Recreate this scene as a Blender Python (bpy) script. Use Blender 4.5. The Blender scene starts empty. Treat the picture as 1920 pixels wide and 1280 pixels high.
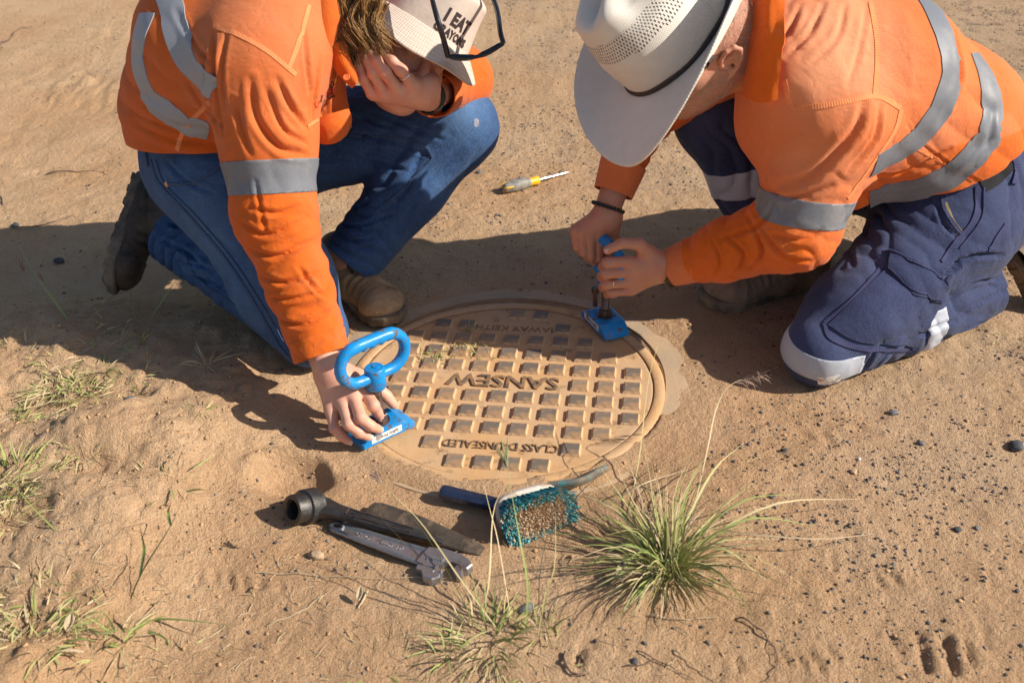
import bpy, math, random
import numpy as np
from mathutils import Vector, Matrix
from mathutils.bvhtree import BVHTree
random.seed(4)
SC = bpy.context.scene
COL = SC.collection

# ------------------------------------------------------------------ camera, sky, sun, exposure
PIT, ROL, FPX, CH = math.radians(32.3), math.radians(-1.6), 2073.0, 1.205
cam = bpy.data.cameras.new('camera')
camo = bpy.data.objects.new('camera', cam)
COL.objects.link(camo)
cam.sensor_width = 36.0
cam.lens = FPX / 1920 * 36.0
cam.clip_start = 0.02
cam.clip_end = 400
camo.matrix_world = (Matrix.Translation((0, 0, CH)) @ Matrix.Rotation(math.radians(90) - PIT, 4, 'X')
                     @ Matrix.Rotation(ROL, 4, 'Z'))
cam.dof.use_dof = True
cam.dof.focus_distance = 2.1
cam.dof.aperture_fstop = 5.6
SC.camera = camo
SC.render.resolution_x, SC.render.resolution_y = 1920, 1280

SUNV = Vector((1.44, -0.32, 1.0)).normalized()      # towards the sun
w = bpy.data.worlds.new('World')
SC.world = w
w.use_nodes = True
wn = w.node_tree
sky = wn.nodes.new('ShaderNodeTexSky')
sky.sky_type = 'NISHITA'
sky.sun_disc = False
sky.sun_elevation = math.asin(SUNV.z)
sky.sun_rotation = math.atan2(SUNV.x, SUNV.y)
bg = wn.nodes['Background']
wn.links.new(sky.outputs[0], bg.inputs[0])
bg.inputs[1].default_value = 0.085
sl = bpy.data.lights.new('sun', 'SUN')
sl.energy = 5.0
sl.angle = math.radians(0.5)
sl.color = (1.0, 0.93, 0.82)
so = bpy.data.objects.new('sun', sl)
so.rotation_euler = SUNV.to_track_quat('Z', 'Y').to_euler()
so.location = (3, -1, 4)
COL.objects.link(so)
SC.view_settings.view_transform = 'Standard'
SC.view_settings.look = 'None'
SC.view_settings.gamma = 1
SC.view_settings.use_curve_mapping = False
SC.view_settings.exposure = 0.35

# ------------------------------------------------------------------ helpers: places
_cr, _sr, _cp, _sp = math.cos(ROL), math.sin(ROL), math.cos(PIT), math.sin(PIT)


def ray(px, py):
    a, b = px - 960, py - 640
    X, Y = a * _cr + b * _sr, -a * _sr + b * _cr
    x, u = X / FPX, -Y / FPX
    return np.array([x, _cp + u * _sp, -_sp + u * _cp])


def G(px, py, z=0.0):
    """the place at height z that lies under a point of the photograph"""
    r = ray(px, py)
    return np.array([0, 0, CH]) + r * (z - CH) / r[2]


def W(px, py, Y):
    """the place at distance Y from the camera's foot"""
    r = ray(px, py)
    return np.array([0, 0, CH]) + r * Y / r[1]


CAMP = Vector((0, 0, CH))


def hit(bvh, px, py):
    r = Vector(ray(px, py)).normalized()
    loc, nor, idx, dist = bvh.ray_cast(CAMP, r)
    return loc, nor


# ------------------------------------------------------------------ helpers: noise
def _hash(i, j, k, seed):
    n = (i * 374761393 + j * 668265263 + k * 2147483647 + seed * 974711) & 0xffffffff
    n = ((n ^ (n >> 13)) * 1274126177) & 0xffffffff
    n = (n ^ (n >> 16)) & 0xffff
    return n.astype(np.float32) / 65535.0


def noise(P, seed=0):
    P = np.asarray(P, dtype=np.float64)
    if P.shape[1] == 2:
        P = np.concatenate([P, np.zeros((len(P), 1))], 1)
    I = np.floor(P).astype(np.int64)
    f = P - I
    f = f * f * f * (f * (f * 6 - 15) + 10)
    i, j, k = I[:, 0], I[:, 1], I[:, 2]
    r = 0
    for a in (0, 1):
        wa = f[:, 0] if a else 1 - f[:, 0]
        for b in (0, 1):
            wb = f[:, 1] if b else 1 - f[:, 1]
            for c in (0, 1):
                wc = f[:, 2] if c else 1 - f[:, 2]
                r = r + wa * wb * wc * _hash(i + a, j + b, k + c, seed)
    return r * 2 - 1


def fbm(P, seed=0, oct=3, gain=0.5):
    r, a, s = 0, 1.0, 0
    P = np.asarray(P, dtype=np.float64)
    for o in range(oct):
        r = r + a * noise(P * (2 ** o) + o * 13.7, seed + o)
        s += a
        a *= gain
    return r / s


# ------------------------------------------------------------------ helpers: objects
def put(name, V, Fc, mat=None, parent=None, smooth=True, attrs=None):
    me = bpy.data.meshes.new(name)
    V = np.asarray(V, dtype=np.float32)
    if isinstance(Fc, np.ndarray):
        n = Fc.shape[1]
        me.vertices.add(len(V))
        me.vertices.foreach_set('co', V.ravel())
        me.loops.add(Fc.size)
        me.loops.foreach_set('vertex_index', Fc.astype(np.int32).ravel())
        me.polygons.add(len(Fc))
        me.polygons.foreach_set('loop_start', np.arange(0, Fc.size, n, dtype=np.int32))
        me.polygons.foreach_set('loop_total', np.full(len(Fc), n, dtype=np.int32))
        me.update(calc_edges=True)
        me.validate()
    else:
        me.from_pydata([tuple(map(float, v)) for v in V], [], [tuple(map(int, f)) for f in Fc])
    if smooth is True:
        me.polygons.foreach_set('use_smooth', np.ones(len(me.polygons), dtype=bool))
    elif smooth:
        me.polygons.foreach_set('use_smooth', np.ones(len(me.polygons), dtype=bool))
        me.set_sharp_from_angle(angle=math.radians(smooth))
    if attrs:
        for k, v in attrs.items():
            v = np.asarray(v, dtype=np.float32)
            if v.ndim == 1:
                at = me.attributes.new(k, 'FLOAT', 'POINT')
                at.data.foreach_set('value', v)
            else:
                at = me.attributes.new(k, 'FLOAT_VECTOR', 'POINT')
                at.data.foreach_set('vector', v.ravel())
    if mat:
        me.materials.append(mat)
    o = bpy.data.objects.new(name, me)
    COL.objects.link(o)
    if parent:
        o.parent = parent
    return o


def tag(o, label=None, cat=None, group=None, kind=None):
    if label: o['label'] = label
    if cat: o['category'] = cat
    if group: o['group'] = group
    if kind: o['kind'] = kind
    return o


def empty(name, loc=(0, 0, 0), label=None, cat=None, group=None):
    o = bpy.data.objects.new(name, None)
    o.empty_display_size = 0.05
    o.location = [float(a) for a in loc]
    COL.objects.link(o)
    return tag(o, label, cat, group)


def attach(root):
    """children built in world space keep their place under the thing's Empty"""
    bpy.context.view_layer.update()
    for c in root.children:
        c.matrix_parent_inverse = root.matrix_world.inverted()


class MB:
    """mesh builder: collects shapes, builds ONE mesh object"""

    def __init__(s):
        s.v, s.f = [], []

    def add(s, V, Fc):
        b = len(s.v)
        s.v += [tuple(map(float, v)) for v in V]
        s.f += [tuple(int(i) + b for i in f) for f in Fc]

    def tube(s, pts, rad, n=8, cap=True, up=None):
        pts = [np.array(p, float) for p in pts]
        m = len(pts)
        if not hasattr(rad, '__len__'): rad = [rad] * m
        V, Fc, prev = [], [], None
        for i, p in enumerate(pts):
            t = pts[min(i + 1, m - 1)] - pts[max(i - 1, 0)]
            t = t / (np.linalg.norm(t) + 1e-12)
            if prev is None:
                a = np.array(up, float) if up is not None else (np.array([0, 0, 1.]) if abs(t[2]) < .9 else np.array([1., 0, 0]))
            else:
                a = prev
            a = a - t * a.dot(t)
            a /= np.linalg.norm(a) + 1e-12
            prev = a
            b = np.cross(t, a)
            for k in range(n):
                q = 2 * math.pi * k / n
                V.append(p + (a * math.cos(q) + b * math.sin(q)) * rad[i])
        for i in range(m - 1):
            for k in range(n):
                Fc.append((i * n + k, i * n + (k + 1) % n, (i + 1) * n + (k + 1) % n, (i + 1) * n + k))
        if cap:
            Fc.append(tuple(range(n - 1, -1, -1)))
            Fc.append(tuple((m - 1) * n + k for k in range(n)))
        s.add(V, Fc)

    def box(s, c, size, M=None, bev=0.0, taper=(1, 1)):
        """box with chamfered edges; M = 3x3 axes as columns"""
        hx, hy, hz = [a / 2 for a in size]
        b = min(bev, hx * .9, hy * .9, hz * .9)
        V = []
        ring = [(-hx + b, -hy), (hx - b, -hy), (hx, -hy + b), (hx, hy - b), (hx - b, hy), (-hx + b, hy), (-hx, hy - b), (-hx, -hy + b)] if b > 0 else [(-hx, -hy), (hx, -hy), (hx, hy), (-hx, hy)]
        n = len(ring)
        levels = [(-hz, b), (-hz + b, 0), (hz - b, 0), (hz, b)] if b > 0 else [(-hz, 0), (hz, 0)]
        for z, ins in levels:
            fx, fy = (taper if z > 0 else (1, 1))
            for x, y in ring:
                V.append((x * fx * (1 - ins / hx), y * fy * (1 - ins / hy), z))
        Fc = [tuple(range(n - 1, -1, -1)), tuple((len(levels) - 1) * n + k for k in range(n))]
        for l in range(len(levels) - 1):
            for k in range(n):
                Fc.append((l * n + k, l * n + (k + 1) % n, (l + 1) * n + (k + 1) % n, (l + 1) * n + k))
        V = np.array(V)
        if M is not None: V = V @ np.array(M).T
        s.add(V + np.array(c), Fc)

    def lathe(s, prof, c=(0, 0, 0), n=24, M=None, cap=True):
        V, Fc = [], []
        m = len(prof)
        for r, z in prof:
            for k in range(n):
                q = 2 * math.pi * k / n
                V.append((r * math.cos(q), r * math.sin(q), z))
        for i in range(m - 1):
            for k in range(n):
                Fc.append((i * n + k, i * n + (k + 1) % n, (i + 1) * n + (k + 1) % n, (i + 1) * n + k))
        if cap:
            Fc.append(tuple(range(n - 1, -1, -1)))
            Fc.append(tuple((m - 1) * n + k for k in range(n)))
        V = np.array(V)
        if M is not None: V = V @ np.array(M).T
        s.add(V + np.array(c), Fc)

    def prism(s, poly, z0, z1, M=None, c=(0, 0, 0), bev=0.0):
        poly = np.array(poly, float)
        n = len(poly)
        ce = poly.mean(0)
        L = [(z0, 1.0), (z1 - bev, 1.0), (z1, None)] if bev else [(z0, 1.0), (z1, 1.0)]
        V = []
        for z, k in L:
            for p in poly:
                if k is None:
                    d = p - ce
                    l = np.linalg.norm(d)
                    q = ce + d * (1 - bev / l)
                else:
                    q = p
                V.append((q[0], q[1], z))
        Fc = [tuple(range(n - 1, -1, -1)), tuple((len(L) - 1) * n + k for k in range(n))]
        for l in range(len(L) - 1):
            for k in range(n):
                Fc.append((l * n + k, l * n + (k + 1) % n, (l + 1) * n + (k + 1) % n, (l + 1) * n + k))
        V = np.array(V)
        if M is not None: V = V @ np.array(M).T
        s.add(V + np.array(c), Fc)

    def build(s, name, mat, parent=None, smooth=35):
        return put(name, s.v, s.f, mat, parent, smooth)


def frame(x, z=None):
    """3x3 with columns X (along x), Y, Z (close to z)"""
    x = np.array(x, float); x /= np.linalg.norm(x)
    z = np.array(z if z is not None else (0, 0, 1), float)
    z = z - x * x.dot(z); z /= np.linalg.norm(z)
    return np.stack([x, np.cross(z, x), z], 1)


def text_mesh(body, size, extrude, bold=0.0):
    cu = bpy.data.curves.new('t', 'FONT')
    cu.body = body
    cu.size = size
    cu.extrude = extrude
    cu.offset = bold
    cu.resolution_u = 2
    cu.align_x = 'CENTER'
    cu.align_y = 'CENTER'
    o = bpy.data.objects.new('t', cu)
    COL.objects.link(o)
    dg = bpy.context.evaluated_depsgraph_get()
    me = o.evaluated_get(dg).to_mesh()
    V = [tuple(v.co) for v in me.vertices]
    Fc = [tuple(p.vertices) for p in me.polygons]
    o.to_mesh_clear()
    bpy.data.objects.remove(o)
    bpy.data.curves.remove(cu)
    return np.array(V), Fc


def spline(pts, n):
    """Catmull-Rom through pts, n samples"""
    P = np.array(pts, float)
    if len(P) == 2:
        t = np.linspace(0, 1, n)[:, None]
        return P[0] * (1 - t) + P[1] * t
    Q = np.vstack([2 * P[0] - P[1], P, 2 * P[-1] - P[-2]])
    u = np.linspace(0, len(P) - 1 - 1e-9, n)
    i = u.astype(int)
    f = (u - i)[:, None]
    a, b, c, d = Q[i], Q[i + 1], Q[i + 2], Q[i + 3]
    return .5 * ((2 * b) + (c - a) * f + (2 * a - 5 * b + 4 * c - d) * f ** 2 + (3 * b - a - 3 * c + d) * f ** 3)


# ------------------------------------------------------------------ helpers: materials
def mat(name, col=(.5, .5, .5), rough=.8, metal=0.0, var=0.15, vscale=40, bump=0.3, bscale=200, bdist=0.002,
        col2=None, c2scale=8, c2lo=.45, c2hi=.6, build=None, spec=.5, sss=0.0, sheen=0.0):
    m = bpy.data.materials.new(name)
    m.use_nodes = True
    nt = m.node_tree
    N, Lk = nt.nodes, nt.links
    b = N['Principled BSDF']
    b.inputs['Roughness'].default_value = rough
    b.inputs['Metallic'].default_value = metal
    b.inputs['Specular IOR Level'].default_value = spec
    if sss:
        b.inputs['Subsurface Weight'].default_value = sss
        b.inputs['Subsurface Radius'].default_value = (.010, .004, .002)
        b.inputs['Subsurface Scale'].default_value = 1.0
    if sheen:
        b.inputs['Sheen Weight'].default_value = sheen
    tc = N.new('ShaderNodeTexCoord')
    out = None

    def nz(scale, detail=3, rough_=.6, dist=0.0):
        n = N.new('ShaderNodeTexNoise')
        n.inputs['Scale'].default_value = scale
        n.inputs['Detail'].default_value = detail
        n.inputs['Roughness'].default_value = rough_
        n.inputs['Distortion'].default_value = dist
        Lk.new(tc.outputs['Object'], n.inputs['Vector'])
        return n.outputs['Fac']

    def mix(fac, a, c, typ='MIX'):
        n = N.new('ShaderNodeMix')
        n.data_type = 'RGBA'
        n.blend_type = typ
        for sock, val in ((n.inputs['Factor'], fac), (n.inputs['A'], a), (n.inputs['B'], c)):
            if isinstance(val, (int, float)): sock.default_value = val
            elif isinstance(val, tuple): sock.default_value = (*val[:3], 1)
            else: Lk.new(val, sock)
        return n.outputs['Result']

    def rng(v, lo, hi, a=0.0, c=1.0, smooth=False):
        n = N.new('ShaderNodeMapRange')
        if smooth: n.interpolation_type = 'SMOOTHSTEP'
        Lk.new(v, n.inputs['Value'])
        for k, q in zip(('From Min', 'From Max', 'To Min', 'To Max'), (lo, hi, a, c)): n.inputs[k].default_value = q
        return n.outputs['Result']

    def math_(op, a, c=None):
        n = N.new('ShaderNodeMath')
        n.operation = op
        for i, q in enumerate((a, c)):
            if q is None: continue
            if isinstance(q, (int, float)): n.inputs[i].default_value = q
            else: Lk.new(q, n.inputs[i])
        return n.outputs[0]

    def attr(nm, vec=False):
        n = N.new('ShaderNodeAttribute')
        n.attribute_name = nm
        return n.outputs['Vector' if vec else 'Fac']

    c = (*col, 1)
    base = mix(rng(nz(vscale), .3, .7), tuple(a * (1 - var) for a in col), tuple(min(1, a * (1 + var)) for a in col))
    if col2 is not None:
        base = mix(rng(nz(c2scale, 5), c2lo, c2hi, smooth=True), base, col2)
    hts = math_('MULTIPLY', nz(bscale, 2), 1.0)
    ctx = dict(m=m, N=N, L=Lk, b=b, tc=tc, nz=nz, mix=mix, rng=rng, math=math_, attr=attr)
    if build:
        base, hts, bump, bdist = build(ctx, base, hts, bump, bdist)
    Lk.new(base, b.inputs['Base Color'])
    if bump:
        bn = N.new('ShaderNodeBump')
        bn.inputs['Strength'].default_value = bump
        bn.inputs['Distance'].default_value = bdist
        Lk.new(hts, bn.inputs['Height'])
        Lk.new(bn.outputs[0], b.inputs['Normal'])
    return m
# ------------------------------------------------------------------ the ground
LS = 0.05                                            # pitch of the studs on the cover
LYAW = math.radians(-8.16)
LC = np.array([0.05 * LS + (-0.35) * LS, 1.765 - .008])       # centre of the cover
LR = 5.85 * LS


def bump2(x, y, c, rx, ry=None, p=2.0):
    ry = ry or rx
    return np.exp(-(((x - c[0]) / rx) ** 2 + ((y - c[1]) / ry) ** 2) ** (p / 2))


def segd(x, y, a, b):
    a, b = np.array(a[:2]), np.array(b[:2])
    d = b - a
    t = np.clip(((x - a[0]) * d[0] + (y - a[1]) * d[1]) / d.dot(d), 0, 1)
    return np.hypot(x - a[0] - t * d[0], y - a[1] - t * d[1]), t


def smooth01(t):
    t = np.clip(t, 0, 1)
    return t * t * (3 - 2 * t)


DIG = G(540, 895)
prints = []                                          # tread bars pressed into the sand: a, b, width, depth
for (x0, y0, x1, y1, w_, d_) in [(1722, 1195, 1738, 1262, 6, 6), (1772, 1202, 1786, 1262, 7, 9), (1808, 1206, 1822, 1250, 5, 6),
                                 (1842, 1180, 1850, 1215, 5, 3), (1668, 1190, 1690, 1240, 6, 3),
                                 (1383, 1235, 1387, 1262, 4, 6), (1440, 1215, 1450, 1240, 5, 4), (1462, 1222, 1478, 1248, 5, 4), (1486, 1222, 1506, 1250, 5, 4),
                                 (1515, 1228, 1540, 1262, 5, 5), (1545, 1215, 1570, 1245, 5, 4), (1350, 1250, 1352, 1275, 4, 3),
                                 (1640, 1085, 1655, 1105, 5, 4), (1668, 1080, 1690, 1100, 5, 4), (1705, 1090, 1712, 1105, 5, 3),
                                 (1850, 1070, 1858, 1100, 4, 5), (1560, 1040, 1562, 1075, 5, 4),
                                 (1325, 1085, 1328, 1105, 5, 4), (1540, 820, 1560, 838, 7, 5), (1600, 805, 1640, 815, 9, 4), (1500, 815, 1520, 825, 6, 4),
                                 (370, 1075, 374, 1095, 4, 5), (400, 1070, 406, 1094, 4, 5), (428, 1078, 434, 1100, 4, 5), (455, 1082, 462, 1104, 4, 5),
                                 (486, 1084, 495, 1106, 4, 4), (520, 1092, 528, 1110, 4, 4), (1090, 1215, 1085, 1240, 6, 5), (1110, 1210, 1092, 1200, 6, 4)]:
    prints.append((G(x0, y0)[:2], G(x1, y1)[:2], w_ / 1000, d_ / 1000))
ridges = [((0, 95), (330, 210), 10, 9), ((0, 130), (260, 168), 8, 8), ((40, 150), (240, 190), 6, 7), ((0, 165), (200, 205), 7, 8), ((80, 318), (190, 322), 5, 6),
          ((0, 40), (120, 12), 8, 9), ((20, 60), (150, 40), 6, 7), ((60, 90), (240, 55), 8, 7), ((170, 20), (60, 55), 6, 6)]


def height(x, y):
    P = np.stack([x, y], 1)
    h = .010 * fbm(P * 2.3, 3, 3) + .0050 * fbm(P * 14, 5, 3) + .0024 * fbm(P * 50, 9, 3)
    r = np.hypot(x - LC[0], y - LC[1])
    ang = np.arctan2(y - LC[1], x - LC[0])
    # bank of loose sand, bottom left
    e = G(380, 660); 
    m = smooth01((-.36 - x + .22 * (y - 1.75) + .05 * fbm(P * 5, 21, 2)) / .20)
    m = m * smooth01((2.22 - y) / .35)
    lump = np.abs(fbm(P * 9, 31, 3))
    h = h + .010 * bump2(x, y, G(1245, 1050), .09, .07) + m * (.050 + .022 * fbm(P * 6, 33, 3) + .010 * lump) + (.22 + .78 * m) * .0075 * (np.abs(noise(P * 34, 35)) + .5 * np.abs(noise(P * 75, 36))) * smooth01(noise(P * 5, 37) * 1.5 + .6 + m)
    for c, a, rr in (((180, 850), .03, .10), ((110, 640), .02, .12), ((330, 960), .018, .08), ((150, 980), .02, .06), ((300, 720), .014, .09)):
        g = G(*c)
        h = h + a * bump2(x, y, g, rr, rr * .8)
    for c, a, rr in (((190, 915), -.025, .06), ((330, 930), -.012, .05), ((60, 1000), -.02, .07)):
        g = G(*c)
        h = h + a * bump2(x, y, g, rr * 1.5, rr * .5)
    # the dug crescent by the socket
    dd = np.hypot((x - DIG[0]) / 1.0, (y - DIG[1]) / .8)
    h = h - .034 * bump2(x, y, (DIG[0] + .012, DIG[1]), .066, .050, 4) + (.010 + .007 * noise(P * 60, 51)) * np.exp(-((dd - .078) / .010) ** 2) * smooth01((y - DIG[1] + .02) / .03)
    # tools lie in a shallow scrape in front of the cover
    s = G(800, 970)
    h = h - .016 * bump2(x, y, s, .22, .09, 3)
    # boot tread marks
    for a, b, w_, d_ in prints:
        q, t = segd(x, y, a, b)
        wob = 1 + .3 * noise(P * 90, 44)
        h = h - d_ * .8 * np.exp(-(q / w_ / 1.0 / wob) ** 4) + .35 * d_ * np.exp(-((q - 2.1 * w_) / w_) ** 2)
    for a, b, w_, d_ in ridges:
        q, t = segd(x, y, G(*a), G(*b))
        q = q + .02 * noise(P * 12, 61)
        h = h + d_ / 1000 * np.exp(-(q / (w_ / 1000 * 1.6)) ** 2) - d_ / 1000 * .8 * np.exp(-((q - w_ / 1000 * 3) / (w_ / 1000 * 1.5)) ** 2)
    # wheel ruts on the track, upper left
    rut = noise(np.stack([x * .6, y * 9], 1), 71) * smooth01((-.3 - x) / .8) * smooth01((y - 2.5) / .5)
    h = h + .012 * rut
    # packed ground level around the cover, sand creeping over the concrete
    k = smooth01((r - LR - .02) / .12)
    edge = .003 * fbm(P * 20, 81, 3) - .0050
    front = smooth01((-(y - LC[1]) - .02) / .16) * (1 - smooth01((np.abs(x + .03) - .2) / .12))
    edge = edge + .0035 * smooth01((-(y - LC[1]) - .06 + .03 * noise(P * 11, 83)) / .06) - .010 * front * smooth01((r - LR - .03) / .03)
    edge = edge - .0035 * smooth01((y - LC[1]) / .1)
    h = h * k + edge * (1 - k)
    lap = smooth01((-(x - LC[0]) * .5 - (y - LC[1]) - .02) / .12)
    h = np.maximum(h, np.where((r < LR + .03) & (lap > .5), .0005 + .0022 * noise(P * 28, 84), -1))
    h = np.where(r < LR + .012 - lap * (.014 + .006 * noise(P * 24, 85)), -.03, h)
    return h


def axis(lo, hi, step, ext, far):
    core = np.arange(lo, hi, step)
    a, s, out = hi, step, []
    while a < far:
        s *= ext
        out.append(a); a += s
    a, s, left = lo - step, step, []
    while a > -far:
        left.append(a); s *= ext
        a -= s
    return np.array(left[::-1] + list(core) + out)


gx = axis(-1.45, 1.15, .0058, 1.10, 60)
gy = axis(.98, 2.75, .0058, 1.045, 60)
GXX, GYY = np.meshgrid(gx, gy, indexing='ij')
gz = height(GXX.ravel(), GYY.ravel())
nx, ny = len(gx), len(gy)
ii = np.arange(nx * ny).reshape(nx, ny)
quads = np.stack([ii[:-1, :-1], ii[1:, :-1], ii[1:, 1:], ii[:-1, 1:]], -1).reshape(-1, 4)


def gh(x, y):
    return float(height(np.array([x], float), np.array([y], float))[0])


def sand_nodes(c, base, hts, bump, bdist):
    N, L = c['N'], c['L']
    sep = N.new('ShaderNodeSeparateXYZ')
    L.new(c['tc'].outputs['Object'], sep.inputs[0])
    # broad tone: pale dry tan, redder and greyer drifts
    base = c['mix'](c['rng'](c['nz'](1.6, 5, .6), .38, .62, smooth=True), (.58, .345, .180), (.66, .44, .262))
    base = c['mix'](c['rng'](c['nz'](9, 4, .65), .45, .68, 0, .45), base, (.47, .265, .130))
    # greyer, gritty side on the right and far right
    gr = c['math']('ADD', c['math']('MULTIPLY', sep.outputs[0], .42), c['math']('MULTIPLY', sep.outputs[1], .13))
    gr = c['math']('ADD', gr, c['rng'](c['nz'](2.1, 4), .3, .7, -.35, .35))
    grit = c['rng'](gr, .25, .95, 0, 1, True)
    base = c['mix'](c['math']('MULTIPLY', grit, .45), base, (.44, .33, .235))
    # fine grains
    g1 = c['nz'](900, 2, .8)
    base = c['mix'](c['rng'](g1, .35, .75, 0, .45), base, (.60, .42, .26))
    g0 = c['nz'](150, 4, .85)
    base = c['mix'](c['rng'](g0, .42, .60, .22, 0), base, (.36, .20, .10))
    base = c['mix'](c['rng'](g0, .55, .72, 0, .35), base, (.74, .52, .34))
    g2 = c['nz'](420, 3, .7)
    base = c['mix'](c['rng'](g2, .60, .70, 0, .55), base, (.20, .125, .075))
    # dark grit specks, denser on the gravelly side
    vo = N.new('ShaderNodeTexVoronoi')
    vo.inputs['Scale'].default_value = 210
    L.new(c['tc'].outputs['Object'], vo.inputs['Vector'])
    dens = c['math']('MULTIPLY', c['rng'](c['nz'](14, 4, .7), .45, .66), c['math']('ADD', grit, .12))
    thr = c['math']('MULTIPLY', dens, .50)
    sp = c['math']('LESS_THAN', vo.outputs['Distance'], thr)
    base = c['mix'](c['math']('MULTIPLY', sp, .8), base, (.075, .07, .07))
    # dust-pink marking paint, worn
    pk = c['rng'](c['nz'](30, 4, .7), .52, .60)
    c['b'].inputs['Roughness'].default_value = .95
    h = c['math']('ADD', c['math']('MULTIPLY', g1, .25), c['math']('MULTIPLY', c['nz'](260, 4, .7), .9))
    h = c['math']('ADD', h, c['math']('MULTIPLY', c['nz'](70, 5, .75), 2.8))
    h = c['math']('ADD', h, c['math']('MULTIPLY', sp, .8))
    return base, h, .95, .0045


M_sand = mat('sand', build=sand_nodes, spec=.15)
ground = put('ground', np.stack([GXX.ravel(), GYY.ravel(), gz], 1), quads, M_sand)
tag(ground, kind='structure')


# ------------------------------------------------------------------ loose stones too many to count
def icos(sub=0):
    t = (1 + 5 ** .5) / 2
    v = np.array([(-1, t, 0), (1, t, 0), (-1, -t, 0), (1, -t, 0), (0, -1, t), (0, 1, t), (0, -1, -t), (0, 1, -t), (t, 0, -1), (t, 0, 1), (-t, 0, -1), (-t, 0, 1)], float)
    v /= np.linalg.norm(v[0])
    f = np.array([(0, 11, 5), (0, 5, 1), (0, 1, 7), (0, 7, 10), (0, 10, 11), (1, 5, 9), (5, 11, 4), (11, 10, 2), (10, 7, 6), (7, 1, 8), (3, 9, 4), (3, 4, 2), (3, 2, 6), (3, 6, 8), (3, 8, 9), (4, 9, 5), (2, 4, 11), (6, 2, 10), (8, 6, 7), (9, 8, 1)])
    return v, f


def scatter(name, n, smin, smax, dens, material, seed, label):
    rg = np.random.default_rng(seed)
    x = rg.uniform(-2.2, 2.1, n * 8); y = rg.uniform(.98, 4.6, n * 8)
    keep = (np.abs(x) < .62 + .42 * y * .9) & (rg.random(n * 8) < dens(x, y))
    keep &= np.hypot(x - LC[0], y - LC[1]) > LR + .03
    x, y = x[keep][:n], y[keep][:n]
    n = len(x)
    s = smin + (smax - smin) * rg.random(n) ** 6
    z = height(x, y)
    v, f = icos()
    jit = 1 + .5 * rg.standard_normal((n, 12, 1)).clip(-1, 1)
    sc = rg.uniform(.6, 1.25, (n, 1, 3)); sc[:, :, 2] *= .7
    a = rg.uniform(0, 6.28, n)
    P = v[None] * jit * sc * s[:, None, None]
    ca, sa = np.cos(a)[:, None], np.sin(a)[:, None]
    X = P[:, :, 0] * ca - P[:, :, 1] * sa; Y = P[:, :, 0] * sa + P[:, :, 1] * ca
    P = np.stack([X + x[:, None], Y + y[:, None], P[:, :, 2] + (z + s * .25)[:, None]], 2).reshape(-1, 3)
    Fc = (f[None] + (np.arange(n) * 12)[:, None, None]).reshape(-1, 3)
    tone = np.repeat(rg.random(n), 12)
    o = put(name, P, Fc, material, smooth=False, attrs={'tone': tone})
    tag(o, label, name.replace('_', ' '), kind='stuff')
    return o


def pebble_nodes(c, base, hts, bump, bdist):
    t = c['attr']('tone')
    base = c['mix'](c['rng'](t, .0, .75), (.062, .056, .053), (.25, .215, .185))
    base = c['mix'](c['rng'](t, .86, .9), base, (.33, .25, .18))
    return base, hts, bump, bdist


M_grit = mat('dark_grit', build=pebble_nodes, rough=.85, spec=.2)
M_clod = mat('sand_crumb', (.47, .295, .165), rough=.95, spec=.1, var=.2, vscale=60)


def dens_grit(x, y):
    P = np.stack([x, y], 1)
    g = .42 * x + .13 * y
    d = smooth01((g + .35 * noise(P * 2.1, 7) + .12) / .9) * (.12 + .88 * smooth01(noise(P * 9, 8) * 1.6 + .2)) * (.35 + .65 * smooth01(noise(P * 34, 28) * 2 + .4))
    for c, r, a in ((G(640, 310), .25, .5), (G(960, 270), .35, .5), (G(1500, 940), .25, .6), (G(1760, 1080), .25, .8), (G(560, 850), .06, .5)):
        d = d + a * np.exp(-((x - c[0]) ** 2 + (y - c[1]) ** 2) / r ** 2) * (.3 + .7 * smooth01(noise(P * 12, 9) * 1.5 + .3))
    d = d + .03
    r = np.hypot(x - LC[0], y - LC[1])
    return np.clip(d * smooth01((r - LR - .03) / .15), 0, 1)


scatter('gravel', 60000, .0006, .0036, dens_grit, M_grit, 11, 'dark loose gravel scattered over the tan dirt')


def dens_crumb(x, y):
    P = np.stack([x, y], 1)
    d = .12 + .5 * smooth01((-x - .2) / .4) * smooth01((2.2 - y) / .3) + .3 * (noise(P * 8, 18) > .2) * (y < 1.6)
    return np.clip(d, 0, 1)


scatter('sand_crumbs', 11000, .0008, .0040, dens_crumb, M_clod, 12, 'crumbs of dry tan sand lying on the ground')

# single stones
def stone(px, py, size, label, color, seed, flat=.6):
    rg = np.random.default_rng(seed)
    g = G(px, py)
    v, f = icos()
    # subdivide once
    V = [tuple(a) for a in v]; cache = {}; F2 = []
    def mid(a, b):
        k = (min(a, b), max(a, b))
        if k not in cache:
            m_ = (np.array(V[a]) + np.array(V[b])) / 2
            V.append(tuple(m_ / np.linalg.norm(m_))); cache[k] = len(V) - 1
        return cache[k]
    for a, b, c in f:
        ab, bc, ca = mid(a, b), mid(b, c), mid(c, a)
        F2 += [(a, ab, ca), (b, bc, ab), (c, ca, bc), (ab, bc, ca)]
    V = np.array(V)
    V *= (1 + .28 * noise(V * 1.7 + seed * 3.1, seed))[:, None]
    V *= np.array([1, rg.uniform(.6, .9), flat]) * size / 2
    a = rg.uniform(0, 3.1)
    R_ = np.array([[math.cos(a), -math.sin(a), 0], [math.sin(a), math.cos(a), 0], [0, 0, 1]])
    V = V @ R_.T
    o = put('stone', V, F2, color, smooth=40)
    o.location = (g[0], g[1], gh(g[0], g[1]) + size * flat * .22)
    tag(o, label, 'stone', 'loose stones on the dirt')


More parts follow.
